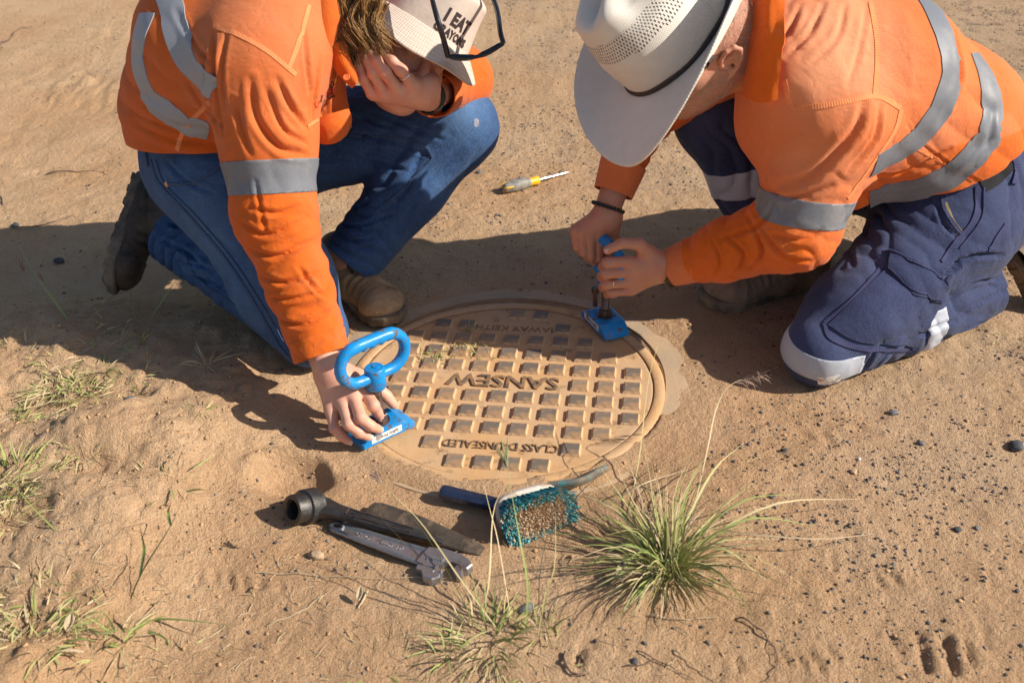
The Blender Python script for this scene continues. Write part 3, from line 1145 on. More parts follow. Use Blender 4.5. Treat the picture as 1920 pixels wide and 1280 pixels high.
# ------------------------------------------------------------------ screwdriver
a, b = on_ground(944, 352, .015), on_ground(1068, 323, .006)
root = empty('screwdriver', (a[0], a[1], a[2] - .015), 'grey and yellow handled screwdriver lying on the dirt between the two workers', 'screwdriver')
M = frame(b - a); ax, ay, az = M.T
Lt = np.linalg.norm(b - a)
Mr = np.stack([ay, az, ax], 1)
M_grip = mat('grey_grip', (.17, .165, .16), rough=.6, var=.2, col2=(.28, .25, .2), c2scale=60)
M_yel = mat('yellow_plastic', (.72, .42, .015), rough=.4, var=.1)
h = Lt * .50
mb = MB(); mb.lathe([(.006, .0), (.011, .003), (.0135, .012), (.0165, h * .35), (.0155, h * .6), (.011, h * .78)], c=a, n=18, M=Mr)
mb.build('grip', M_grip, root)
mb = MB(); mb.lathe([(.0112, h * .74), (.0115, h * .80), (.0105, h * .86), (.0122, h), (.010, h + .004), (0, h + .004)], c=a, n=18, M=Mr, cap=False)
mb.build('collar', M_yel, root)
for k in range(3):
    q = k * 2.09 + .7
    mb = MB()
    mb.tube([a + ax * t + ay * math.cos(q) * r_ + az * math.sin(q) * r_ for t, r_ in ((.0, .007), (.004, .0115), (.014, .0132), (.022, .0138))], .0028, 8)
    mb.build('grip_inlay', M_yel, root)
mb = MB()
mb.lathe([(.0038, h), (.0038, Lt - .018), (.0034, Lt - .010), (.0015, Lt)], c=a, n=12, M=Mr)
mb.build('blade', mat('bright_steel', (.62, .62, .63), rough=.25, metal=1, var=.05, bump=0), root)
attach(root)
# ------------------------------------------------------------------ smooth solids: rounded cones and ellipsoids melted together
def A3(v): return np.asarray(v, dtype=np.float64)


def unit(v):
    v = A3(v)
    return v / np.linalg.norm(v)


class Solid:
    def __init__(s, k=.02):
        s.pr, s.k = [], k

    def cone(s, a, b, ra, rb, k=None, tag=0, flat=None, op='+'):
        s.pr.append(('c', A3(a), A3(b), ra, rb, s.k if k is None else k, tag, flat, op)); return s

    def ell(s, c, r, R_=None, k=None, tag=0, op='+'):
        s.pr.append(('e', A3(c), np.array(r, float), np.eye(3) if R_ is None else np.array(R_), None, s.k if k is None else k, tag, None, op)); return s

    def chain(s, pts, rs, k=None, tag=0, flat=None):
        for i in range(len(pts) - 1): s.cone(pts[i], pts[i + 1], rs[i], rs[i + 1], k, tag, flat)
        return s

    @staticmethod
    def one(p, P):
        if p[0] == 'c':
            _, a, b, ra, rb, k, tg, flat, op = p
            d = b - a
            L2 = d.dot(d) + 1e-12
            Q = P - a
            if flat is not None:
                n, sc = flat
                n = unit(n)
                Q = Q + np.outer(Q @ n * (sc - 1), n)
                d = d + n * d.dot(n) * (sc - 1); L2 = d.dot(d) + 1e-12
            t = np.clip(Q @ d / L2, 0, 1)
            return np.linalg.norm(Q - t[:, None] * d, axis=1) - (ra + (rb - ra) * t)
        _, c, r, R_, _, k, tg, _, op = p
        q = (P - c) @ R_
        k0 = np.linalg.norm(q / r, axis=1) + 1e-9
        k1 = np.linalg.norm(q / (r * r), axis=1) + 1e-9
        return k0 * (k0 - 1) / k1

    def __call__(s, P):
        d = None
        for p in s.pr:
            e = s.one(p, P)
            k, op = p[5], p[8]
            if d is None: d = e; continue
            if op == '+':
                h = np.maximum(k - np.abs(d - e), 0) / k
                d = np.minimum(d, e) - h * h * k * .25
            else:
                e = -e
                h = np.maximum(k - np.abs(d - e), 0) / k
                d = np.maximum(d, e) + h * h * k * .25
        return d

    def tags(s, P):
        best, out = None, None
        for p in s.pr:
            if p[8] != '+': continue
            e = s.one(p, P)
            if best is None: best, out = e.copy(), np.full(len(P), p[6])
            else:
                m = e < best
                best[m] = e[m]; out[m] = p[6]
        return out

    def bounds(s, pad):
        lo, hi = np.full(3, 1e9), np.full(3, -1e9)
        for p in s.pr:
            if p[8] != '+': continue
            if p[0] == 'c':
                for c, r in ((p[1], p[3]), (p[2], p[4])):
                    lo = np.minimum(lo, c - r); hi = np.maximum(hi, c + r)
            else:
                r = max(p[2]); lo = np.minimum(lo, p[1] - r); hi = np.maximum(hi, p[1] + r)
        return lo - pad, hi + pad


def surfnet(f, lo, hi, h, B=4):
    n = np.ceil((np.array(hi) - lo) / h / B).astype(int) * B + B
    nb = n // B
    lo = np.array(lo, float)
    bi = np.stack(np.meshgrid(*[np.arange(k) for k in nb], indexing='ij'), -1).reshape(-1, 3)
    bc = lo + (bi + .5) * B * h
    cd = f(bc - h * .5)
    V = np.repeat(np.repeat(np.repeat(cd.reshape(nb), B, 0), B, 1), B, 2).astype(np.float32)
    m = np.abs(V) < B * h * 1.75
    idx = np.argwhere(m)
    V[m] = f(lo + idx * h)
    ins = V < 0
    c = np.zeros((n - 1), dtype=np.int8)
    for a in (0, 1):
        for b in (0, 1):
            for d in (0, 1):
                c += ins[a:n[0] - 1 + a, b:n[1] - 1 + b, d:n[2] - 1 + d]
    act = (c > 0) & (c < 8)
    ci = np.argwhere(act)
    vid = np.full(n - 1, -1, dtype=np.int64)
    vid[act] = np.arange(len(ci))
    corn = [(a, b, d) for a in (0, 1) for b in (0, 1) for d in (0, 1)]
    val = {k: V[ci[:, 0] + k[0], ci[:, 1] + k[1], ci[:, 2] + k[2]].astype(np.float64) for k in corn}
    S = np.zeros((len(ci), 3)); cnt = np.zeros(len(ci))
    for k in corn:
        for ax in range(3):
            if k[ax]: continue
            k2 = list(k); k2[ax] = 1; k2 = tuple(k2)
            a, b = val[k], val[k2]
            cr = (a < 0) != (b < 0)
            t = np.where(cr, a / np.where(cr, a - b, 1), 0)
            p = np.tile(np.array(k, float), (len(ci), 1)); p[:, ax] = t
            S[cr] += p[cr]; cnt += cr
    P = lo + (ci + S / cnt[:, None]) * h
    F_ = []
    for ax in range(3):
        a1, a2 = (ax + 1) % 3, (ax + 2) % 3
        sl0 = [slice(None)] * 3; sl1 = [slice(None)] * 3
        sl0[ax] = slice(0, -1); sl1[ax] = slice(1, None)
        e0, e1 = ins[tuple(sl0)], ins[tuple(sl1)]
        for flip in (0, 1):
            q = np.argwhere(e0 & ~e1 if not flip else e1 & ~e0)
            q = q[(q[:, a1] > 0) & (q[:, a2] > 0) & (q[:, a1] < n[a1] - 1) & (q[:, a2] < n[a2] - 1)]
            def cell(d1, d2):
                r = q.copy(); r[:, a1] -= d1; r[:, a2] -= d2
                return vid[r[:, 0], r[:, 1], r[:, 2]]
            qs = [cell(1, 1), cell(0, 1), cell(0, 0), cell(1, 0)]
            if flip: qs = qs[::-1]
            F_.append(np.stack(qs, 1))
    F_ = np.vstack(F_)
    F_ = F_[(F_ >= 0).all(1)]
    return P, F_


def vnormals(V, Q):
    a, b, c = V[Q[:, 0]], V[Q[:, 1]], V[Q[:, 2]]
    n = np.cross(b - a, c - a)
    if Q.shape[1] == 4: n = n + np.cross(c - a, V[Q[:, 3]] - a)
    N_ = np.zeros_like(V)
    for k in range(Q.shape[1]):
        for j in range(3): N_[:, j] += np.bincount(Q[:, k], n[:, j], len(V))
    return N_ / (np.linalg.norm(N_, axis=1, keepdims=True) + 1e-12)


def relax(V, Q, it=1, w=.5):
    for _ in range(it):
        S = np.zeros_like(V); c = np.zeros(len(V))
        for k in range(4):
            i, j = Q[:, k], Q[:, (k + 1) % 4]
            for a, b in ((i, j), (j, i)):
                c += np.bincount(a, minlength=len(V))
                for d in range(3): S[:, d] += np.bincount(a, V[b, d], len(V))
        c = np.maximum(c, 1)
        V = V * (1 - w) + w * S / c[:, None]
    return V


def tri(Q):
    if Q.shape[1] == 3: return Q
    return np.vstack([Q[:, [0, 1, 2]], Q[:, [0, 2, 3]]])


def clip(V, T, f, A=None):
    """keep the part of a triangle mesh where f > 0 (f per vertex); A = dict of vertex attributes carried along"""
    A = A or {}
    pos = f > 0
    k = pos[T].sum(1)
    keep = T[k == 3]
    e_new, newV, newA = {}, [], {a: [] for a in A}

    out = []
    def cut(i, j):
        key = (i, j) if i < j else (j, i)
        if key not in e_new:
            i, j = key
            t = f[i] / (f[i] - f[j])
            e_new[key] = len(V) + len(newV)
            newV.append(V[i] + (V[j] - V[i]) * t)
            for a in A: newA[a].append(A[a][i] + (A[a][j] - A[a][i]) * t)
        return e_new[key]
    for t3 in T[(k == 1) | (k == 2)]:
        t3 = [int(x) for x in t3]
        p = [pos[i] for i in t3]
        if sum(p) == 1:
            r = p.index(True)
            a, b, c = t3[r], t3[(r + 1) % 3], t3[(r + 2) % 3]
            out.append((a, cut(a, b), cut(a, c)))
        else:
            r = p.index(False)
            a, b, c = t3[r], t3[(r + 1) % 3], t3[(r + 2) % 3]
            ab, ac = cut(a, b), cut(a, c)
            out.append((ab, b, c)); out.append((ab, c, ac))
    V2 = np.vstack([V, np.array(newV).reshape(-1, 3)]) if newV else V
    T2 = np.vstack([keep, np.array(out, dtype=keep.dtype).reshape(-1, 3)]) if out else keep
    A2 = {a: np.concatenate([A[a], np.array(newA[a])]) if newV else A[a] for a in A}
    used = np.unique(T2)
    mp = np.full(len(V2), -1, dtype=np.int64); mp[used] = np.arange(len(used))
    return V2[used], mp[T2], {a: A2[a][used] for a in A}


def boundary(T):
    E_ = np.vstack([T[:, [0, 1]], T[:, [1, 2]], T[:, [2, 0]]])
    key = {}
    for a, b in E_.tolist(): key[(a, b)] = 1
    return [(a, b) for a, b in key if (b, a) not in key]


def slab(V, T, N_, th):
    """give an open sheet thickness: outer face lifted by th, with side walls"""
    n = len(V)
    V2 = np.vstack([V + N_ * th, V - N_ * .0008])
    b = boundary(T)
    side = []
    for i, j in b: side += [(i + n, j + n, j), (i + n, j, i)]
    F_ = np.vstack([T, np.array(side, dtype=T.dtype).reshape(-1, 3)]) if side else T
    return V2, F_


class Garment:
    """a cloth surface grown over a Solid, then folded"""

    def __init__(s, solid, h, relax_it=1):
        lo, hi = solid.bounds(.03)
        s.V, s.Q = surfnet(solid, lo, hi, h)
        s.V = relax(s.V, s.Q, relax_it)
        s.solid = solid
        s.tag = solid.tags(s.V)
        s.h = h

    def normals(s): s.N = vnormals(s.V, s.Q); return s.N

    def fold(s, c, R_, d, wl, amp, seed=0, warp=.8, sharp=1.6, tags=None):
        """soft parallel folds: crests run across direction d, near c within R_"""
        N_ = s.normals()
        c = A3(c)
        m = np.exp(-((np.linalg.norm(s.V - c, axis=1) / R_) ** 2))
        if tags is not None: m = m * np.isin(s.tag, tags)
        i = m > .02
        P = s.V[i]
        d = unit(d)
        ph = P @ d / wl + warp * noise(P / wl * .33 + 5, seed) + .35 * noise(P / wl * .9 + 9, seed + 1)
        w = 1 - np.abs(((ph % 1) * 2) - 1)
        w = 1 - (1 - w) ** 2
        mod = .45 + .55 * smooth01(noise(P / wl * .4 + 3, seed + 2) * 1.2 + .6)
        s.V[i] += N_[i] * ((w - .66) * amp * 1.15 * m[i] * mod)[:, None]

    def rumple(s, scale, amp, seed=0, mask=None):
        N_ = s.normals()
        r = 1 - np.abs(noise(s.V / scale, seed)) * 2
        r2 = noise(s.V / (scale * 2.6), seed + 4)
        a = (r * .6 + r2 * .8) * amp
        if mask is not None: a = a * mask
        s.V += N_ * a[:, None]

    def bvh(s):
        return BVHTree.FromPolygons(s.V.tolist(), s.Q.tolist())

    def crease(s, strokes):
        """strokes: (list of photo points, width mm, depth mm); depth > 0 a furrow, < 0 a ridge. Laid on the surface in 3-D."""
        bv = s.bvh()
        N_ = s.normals()
        D_ = np.zeros(len(s.V))
        for pts, w_, dp in strokes:
            w_, dp = w_ * .78, dp * 1.25
            P = spline([(a, b) for a, b in pts], max(6, len(pts) * 5))
            L_ = []
            for a, b in P:
                l, n = hit(bv, a, b)
                if l is not None and (not L_ or (l - L_[-1]).length < .06): L_.append(l)
            if len(L_) < 2: continue
            L_ = np.array([tuple(l) for l in L_])
            lo, hi = L_.min(0) - w_ * .003, L_.max(0) + w_ * .003
            i = np.where(((s.V > lo) & (s.V < hi)).all(1))[0]
            if not len(i): continue
            best = np.full(len(i), 9.); bt = np.zeros(len(i))
            for k in range(len(L_) - 1):
                a, b = L_[k], L_[k + 1]
                d = b - a
                t = np.clip((s.V[i] - a) @ d / (d.dot(d) + 1e-12), 0, 1)
                q = np.linalg.norm(s.V[i] - a - t[:, None] * d, axis=1)
                m = q < best
                best[m] = q[m]; bt[m] = (k + t[m]) / (len(L_) - 1)
            fade = np.sin(np.pi * np.clip(bt, .02, .98)) ** .45
            w1 = w_ / 1000
            g = np.exp(-(best / (w1 * .45)) ** 2) - .40 * np.exp(-((best - w1 * .95) / (w1 * .5)) ** 2)
            D_[i] += -dp / 1000 * g * fade
        s.V += N_ * D_[:, None]


def ribbon(bv, pts, width, lift, name, material, parent, n=None, seg=3, closed=False, edge=True):
    """a strip of cloth (tape, seam, strap) laid on a surface along photo points"""
    P = spline(pts, n or max(8, len(pts) * 6))
    L_ = []
    for a, b in P:
        l, nn = hit(bv, a, b)
        if l is not None and (not L_ or (l - L_[-1][0]).length < .08): L_.append((l, nn))
    if len(L_) < 2: return None
    V, U = [], []
    m = seg + 1
    tot = 0
    for i, (l, nn) in enumerate(L_):
        t = (L_[min(i + 1, len(L_) - 1)][0] - L_[max(i - 1, 0)][0]).normalized()
        s_ = nn.cross(t).normalized()
        if i: tot += (l - L_[i - 1][0]).length
        for j in range(m):
            o_ = (j / seg - .5) * width
            q = l + s_ * o_ + nn * .004
            loc, no, _, ds = bv.find_nearest(q)
            V.append(np.array(loc + no * lift)); U.append((tot, o_, 0))
        for j in (0, seg):
            o_ = (j / seg - .5) * (width + .0006)
            loc, no, _, ds = bv.find_nearest(l + s_ * o_ + nn * .004)
            V.append(np.array(loc - no * .001)); U.append((tot, o_, 0))
    k = m + 2
    Fc = []
    for i in range(len(L_) - 1):
        for j in range(seg): Fc.append((i * k + j, (i + 1) * k + j, (i + 1) * k + j + 1, i * k + j + 1))
        Fc.append((i * k + m, (i + 1) * k + m, (i + 1) * k, i * k))
        Fc.append((i * k + seg, (i + 1) * k + seg, (i + 1) * k + m + 1, i * k + m + 1))
    return put(name, V, Fc, material, parent, smooth=50, attrs={'uvw': np.array(U)})


def patch(bv, top, bot, lift, name, material, parent, nu=16, nv=10, bulge=0.0, curl=0.0):
    """a cloth panel (pocket, flap) between two photo lines, lying on the surface with its own thickness"""
    T, B_ = spline(top, nu), spline(bot, nu)
    V, U, ok = [], [], []
    for j in range(nv):
        v = j / (nv - 1)
        for i in range(nu):
            a, b = T[i] * (1 - v) + B_[i] * v
            l, nn = hit(bv, a, b)
            if l is None:
                V.append((0, 0, 0)); ok.append(False); U.append((0, 0, 0)); continue
            u = i / (nu - 1)
            e = 4 * u * (1 - u) * 4 * v * (1 - v)
            V.append(np.array(l + nn * (lift + bulge * min(1, e * 1.5) + curl * v * v))); ok.append(True); U.append((u, v, 0))
    base = []
    for j in range(nv):
        v = j / (nv - 1)
        for i in range(nu):
            a, b = T[i] * (1 - v) + B_[i] * v
            l, nn = hit(bv, a, b)
            base.append((0, 0, 0) if l is None else np.array(l - nn * .001 + nn * max(0, curl * v * v - .0012)))
    n = nu * nv
    Fc = []
    for j in range(nv - 1):
        for i in range(nu - 1):
            q = (j * nu + i, (j + 1) * nu + i, (j + 1) * nu + i + 1, j * nu + i + 1)
            if all(ok[x] for x in q):
                Fc.append(q)
    es = {}
    for q in Fc:
        for a, b in zip(q, q[1:] + q[:1]): es[(a, b)] = 1
    for (a, b) in list(es):
        if (b, a) not in es: Fc.append((b, a, a + n, b + n))
    return put(name, V + base, Fc, material, parent, smooth=50, attrs={'uvw': np.array(U + U)})


def sheet(rows, name, material, parent, nu=20, nv=14, th=.0016, closed=False, rump=0.0, seed=0):
    """free cloth from rows of points, smoothed, with thickness"""
    R_ = np.array([spline(r, nu) for r in rows])
    Vv = np.array([spline(R_[:, i], nv) for i in range(nu)]).transpose(1, 0, 2)
    V = Vv.reshape(-1, 3)
    if rump: V = V + np.stack([noise(V * 45, seed + i) for i in range(3)], 1) * rump
    ii_ = np.arange(nu * nv).reshape(nv, nu)
    Q = np.stack([ii_[:-1, :-1], ii_[1:, :-1], ii_[1:, 1:], ii_[:-1, 1:]], -1).reshape(-1, 4)
    N_ = vnormals(V, Q)
    uu, vv = np.meshgrid(np.linspace(0, 1, nu), np.linspace(0, 1, nv))
    U = np.stack([uu.ravel(), vv.ravel(), 0 * uu.ravel()], 1)
    n = len(V)
    b = []
    E_ = {}
    for q in Q.tolist():
        for a, c in zip(q, q[1:] + q[:1]): E_[(a, c)] = 1
    side = [(c, a, a + n, c + n) for (a, c) in E_ if (c, a) not in E_]
    F_ = np.vstack([Q, Q[:, ::-1] + n, np.array(side)])
    return put(name, np.vstack([V + N_ * th, V - N_ * th]), F_, material, parent, smooth=50, attrs={'uvw': np.vstack([U, U])})


def bands(V, T, tagv, p0, nrm, half, keep_tag, region=None, th=.0012, N_=None):
    """reflective tape: the part of a cloth between two parallel planes, lifted off it"""
    nrm = unit(nrm)
    f = (V - A3(p0)) @ nrm
    m = np.isin(tagv, keep_tag)
    if region is not None: m = m & region(V)
    T2 = T[m[T].all(1)]
    A = {'n0': N_}
    V2, T2, A = clip(V, T2, half - f, A)
    f = (V2 - A3(p0)) @ nrm
    V2, T2, A = clip(V2, T2, f + half, A)
    if not len(T2): return None
    nn = A['n0'] / (np.linalg.norm(A['n0'], axis=1, keepdims=True) + 1e-9)
    return slab(V2, T2, nn, th)


def plane3(bv, a, b, c):
    """plane through three photo points on a surface"""
    P = [np.array(hit(bv, *q)[0]) for q in (a, b, c)]
    n = np.cross(P[1] - P[0], P[2] - P[0])
    return (P[0] + P[1] + P[2]) / 3, unit(n)


# ------------------------------------------------------------------ materials for people and clothes
def cloth_nodes(fade_col, seed=0, weave=900, fade_amt=.8, dirt=(.33, .2, .12), dirt_amt=.25):
    def f(c, base, hts, bump, bdist):
        w_ = c['attr']('wear')
        n = c['nz'](6, 4, .6)
        k = c['math']('ADD', w_, c['rng'](n, .3, .7, -.18, .18))
        base = c['mix'](c['rng'](k, 0, 1, 0, fade_amt), base, fade_col)
        base = c['mix'](c['rng'](c['nz'](18, 5, .65), .52, .78, 0, dirt_amt), base, dirt)
        wv = c['N'].new('ShaderNodeTexWave'); wv.inputs['Scale'].default_value = weave; wv.inputs['Distortion'].default_value = 1.0
        c['L'].new(c['tc'].outputs['Object'], wv.inputs['Vector'])
        h = c['math']('ADD', c['math']('MULTIPLY', wv.outputs['Fac'], .08), c['math']('MULTIPLY', c['nz'](130, 3), .8))
        rd = lambda sc, d: c['math']('ABSOLUTE', c['math']('SUBTRACT', c['nz'](sc, 2, .5, d), .5))
        h = c['math']('ADD', h, c['math']('MULTIPLY', rd(13, 1.5), 4.5))
        h = c['math']('ADD', h, c['math']('MULTIPLY', rd(34, 1.0), 1.6))
        return base, h, .55, .0026
    return f


def denim_nodes(pale, fade_amt=.8, fine=1400):
    def f(c, base, hts, bump, bdist):
        w_ = c['attr']('wear')
        k = c['math']('ADD', w_, c['rng'](c['nz'](9, 5, .7), .3, .7, -.22, .22))
        base = c['mix'](c['rng'](k, 0, 1, 0, fade_amt), base, pale)
        t = c['nz'](fine, 2, .9)
        base = c['mix'](c['rng'](t, .48, .7, 0, .38), base, tuple(min(1, a * 2.2 + .03) for a in pale))
        rd = lambda sc, d: c['math']('ABSOLUTE', c['math']('SUBTRACT', c['nz'](sc, 2, .5, d), .5))
        h = c['math']('ADD', c['math']('MULTIPLY', t, .5), c['math']('MULTIPLY', c['nz'](60, 4), 1.2))
        h = c['math']('ADD', h, c['math']('MULTIPLY', rd(12, 1.2), 4.0))
        h = c['math']('ADD', h, c['math']('MULTIPLY', rd(34, .8), 1.4))
        return base, h, .5, .0024
    return f


M_orange = mat('hi_vis_orange_cotton', (.72, .140, .012), rough=.85, var=.06, vscale=25, build=cloth_nodes((.76, .34, .19)), spec=.15, sheen=.15)
M_orange2 = mat('hi_vis_orange_shirt', (.64, .122, .012), rough=.85, var=.06, vscale=25, build=cloth_nodes((.62, .23, .11)), spec=.15, sheen=.15)
M_denim = mat('blue_denim', (.014, .042, .130), rough=.85, var=.25, vscale=120, build=denim_nodes((.13, .25, .44)), spec=.15, sheen=.1)
M_navy = mat('navy_work_cotton', (.018, .025, .070), rough=.85, var=.15, vscale=80, build=denim_nodes((.085, .105, .20), .7), spec=.15, sheen=.1)


def tape_nodes(c, base, hts, bump, bdist):
    base = c['mix'](c['rng'](c['nz'](14, 5, .7), .5, .75, 0, .5), base, (.36, .33, .30))
    h = c['math']('ADD', c['math']('MULTIPLY', c['nz'](55, 4), .7), c['math']('MULTIPLY', c['nz'](900, 2), .15))
    return base, h, .3, .0015


M_tape = mat('grey_reflective_tape', (.17, .18, .205), rough=.5, metal=.0, var=.08, vscale=300, build=tape_nodes, spec=.4)
M_tape2 = mat('pale_reflective_tape', (.30, .32, .36), rough=.5, metal=.0, var=.08, vscale=300, build=tape_nodes, spec=.5)

M_tape3 = mat('pale_knee_tape', (.42, .45, .52), rough=.5, var=.08, vscale=300, build=tape_nodes, spec=.4)


def skin_nodes(red, spots):
    def f(c, base, hts, bump, bdist):
        base = c['mix'](c['rng'](c['nz'](45, 4, .6), .40, .68, 0, .55), base, red)
        base = c['mix'](c['rng'](c['nz'](160, 4, .7), .58, .68, 0, .35), base, spots)
        bd = c['attr']('beard')
        st = c['math']('MULTIPLY', bd, c['rng'](c['nz'](420, 2, .9), .42, .60))
        base = c['mix'](c['math']('MULTIPLY', st, .75), base, (.20, .15, .12))
        vo = c['N'].new('ShaderNodeTexVoronoi'); vo.inputs['Scale'].default_value = 900
        c['L'].new(c['tc'].outputs['Object'], vo.inputs['Vector'])
        h = c['math']('ADD', c['math']('MULTIPLY', vo.outputs['Distance'], .4), c['math']('MULTIPLY', c['nz'](200, 4, .6), 1.0))
        return base, h, .3, .0008
    return f


M_skinL = mat('fair_skin', (.68, .37, .26), rough=.5, var=.05, build=skin_nodes((.66, .26, .18), (.45, .22, .14)), sss=.12, spec=.4)
M_skinR = mat('tanned_skin', (.54, .265, .17), rough=.5, var=.06, build=skin_nodes((.56, .19, .125), (.32, .15, .09)), sss=.10, spec=.4)
M_nail = mat('fingernail', (.72, .46, .38), rough=.3, var=.03, bump=0, spec=.5)


def boot_nodes(dust):
    def f(c, base, hts, bump, bdist):
        base = c['mix'](c['rng'](c['nz'](12, 5, .7), .38, .62, 0, .85), base, dust)
        base = c['mix'](c['rng'](c['nz'](200, 3, .8), .6, .72, 0, .5), base, tuple(a * .4 for a in dust))
        return base, c['math']('ADD', c['nz'](240, 4, .7), c['math']('MULTIPLY', c['nz'](60, 3), 1.5)), .45, .002
    return f


M_bootL = mat('dusty_tan_boot_leather', (.24, .155, .085), rough=.75, build=boot_nodes((.50, .35, .20)), spec=.25)
M_bootD = mat('dark_boot_leather', (.045, .034, .028), rough=.6, build=boot_nodes((.13, .09, .06)), spec=.3)
M_bootR = mat('grey_brown_suede', (.20, .14, .10), rough=.85, build=boot_nodes((.36, .26, .18)), spec=.15)
M_sole = mat('dusty_rubber_sole', (.11, .088, .068), rough=.8, build=boot_nodes((.30, .225, .15)), spec=.2)
M_lace = mat('dusty_lace', (.36, .27, .15), rough=.9, var=.2, vscale=300)


# ------------------------------------------------------------------ builders for people
def frame_head(fwd, up):
    f = unit(fwd); u = A3(up); u = unit(u - f * u.dot(f))
    return np.stack([np.cross(u, f), f, u], 1)                    # left, forward, up


def head_solid(C, Mh, neck_to, hk=1.0, neck_r=.058):
    s = Solid(.02)
    L = lambda x, y, z: A3(C) + Mh @ (A3((x, y, z)) * (1, 1, .93 if z < -.04 else 1) * hk)
    s.ell(L(0, -.012, .03), (.076, .096, .088), Mh)
    s.ell(L(0, .022, -.045), (.060, .068, .072), Mh, k=.03)
    s.cone(L(0, .05, -.088), L(0, .068, -.092), .026, .022, k=.03)          # chin
    for q in (-1, 1):
        s.cone(L(q * .058, -.005, -.045), L(q * .022, .062, -.092), .016, .016, k=.03)   # jaw line
        s.ell(L(q * .044, .055, -.02), (.022, .024, .020), Mh, k=.02)       # cheekbones
        s.cone(L(q * .014, .086, .022), L(q * .048, .070, .020), .010, .009, k=.015)  # brow
    s.cone(L(0, .088, .008), L(0, .112, -.030), .008, .0125, k=.012)         # nose
    for q in (-1, 1):
        s.ell(L(q * .011, .098, -.034), (.009, .011, .008), Mh, k=.006)
        s.ell(L(q * .031, .094, .000), (.016, .014, .011), Mh, k=.010, op='-')
        s.ell(L(q * .031, .076, .000), (.013, .013, .012), Mh, k=.004)
    s.ell(L(0, .088, -.058), (.024, .010, .006), Mh, k=.006)
    s.ell(L(0, .086, -.069), (.021, .010, .007), Mh, k=.006)
    s.ell(L(0, .099, -.0635), (.024, .006, .0018), Mh, k=.003, op='-')
    s.cone(L(0, -.035, -.05), neck_to, neck_r, neck_r * 1.1, k=.03)
    return s


def ear_solid(C, Mh, q, hk=1.0):
    s = Solid(.004)
    L = lambda x, y, z: A3(C) + Mh @ (A3((q * x, y, z)) * hk)
    rim = [(.070, .006, -.018), (.078, .008, .002), (.086, .000, .018), (.090, -.014, .021), (.092, -.024, .012), (.090, -.026, -.004), (.085, -.020, -.020), (.079, -.010, -.032), (.073, -.001, -.040), (.070, .004, -.034)]
    s.chain([L(*p) for p in rim], [.0040, .0040, .0042, .0045, .0045, .0042, .0042, .0052, .0066, .0050], k=.003)
    s.cone(L(.068, -.008, -.008), L(.080, -.016, -.002), .012, .0085, k=.006)
    s.cone(L(.070, -.008, -.026), L(.078, -.010, -.028), .009, .006, k=.006)
    s.cone(L(.084, -.018, .008), L(.084, -.016, -.014), .0032, .0032, k=.004)
    s.cone(L(.074, .004, -.014), L(.079, -.001, -.016), .0042, .0036, k=.003)
    s.ell(L(.088, -.008, -.012), np.array((.0075, .0070, .0115)) * hk, Mh, k=.004, op='-')
    return surfnet(s, *s.bounds(.008), .0015)


def hand_solid(wrist, fore, palm, fingers, thumb, r=.0082, wr=.026, flat=None):
    """palm = list of (point, radius) melted together; fingers = lists of joints, knuckle first"""
    P = Solid(.022)
    P.cone(fore, wrist, wr * 1.1, wr, k=.02, flat=flat)
    for (a, ra), (b, rb) in palm: P.cone(a, b, ra, rb, k=.016)
    FS = []
    for f_ in fingers + [thumb]:
        pts, rs = [q[0] for q in f_], [q[1] for q in f_]
        S = Solid(.0045)
        for i in range(len(pts) - 1):
            S.cone(pts[i], pts[i + 1], rs[i], rs[i + 1], k=.0045)
        FS.append(S)

    def f(X):
        d = None
        for S in FS:
            e = S(X)
            if d is None: d = e
            else:
                k = .0016
                h = np.maximum(k - np.abs(d - e), 0) / k
                d = np.minimum(d, e) - h * h * k * .25
        p = P(X)
        k = .008
        h = np.maximum(k - np.abs(d - p), 0) / k
        return np.minimum(d, p) - h * h * k * .25
    lo, hi = P.bounds(.012)
    for S in FS:
        a, b = S.bounds(.012); lo = np.minimum(lo, a); hi = np.maximum(hi, b)
    return f, lo, hi


def nail(tip, dirf, up, parent, r=.0065, name='fingernail'):
    """a nail plate near the tip of a finger; dirf = finger direction, up = nail facing"""
    M = frame(dirf, up)
    V, Fc = [], []
    nu, nv = 6, 5
    for j in range(nv):
        for i in range(nu):
            a = (i / (nu - 1) - .5) * 1.7
            l = (j / (nv - 1) - .5) * .0115
            V.append(A3(tip) + M @ A3((l, math.sin(a) * r * .85, math.cos(a) * r * 1.05)))
    for j in range(nv - 1):
        for i in range(nu - 1): Fc.append((j * nu + i, j * nu + i + 1, (j + 1) * nu + i + 1, (j + 1) * nu + i))
    n = len(V)
    V += [tuple(A3(tip) + (A3(v) - A3(tip)) * .9) for v in V]
    Fc += [tuple(reversed([q + n for q in f_])) for f_ in Fc[:]]
    return put(name, V, Fc, M_nail, parent)


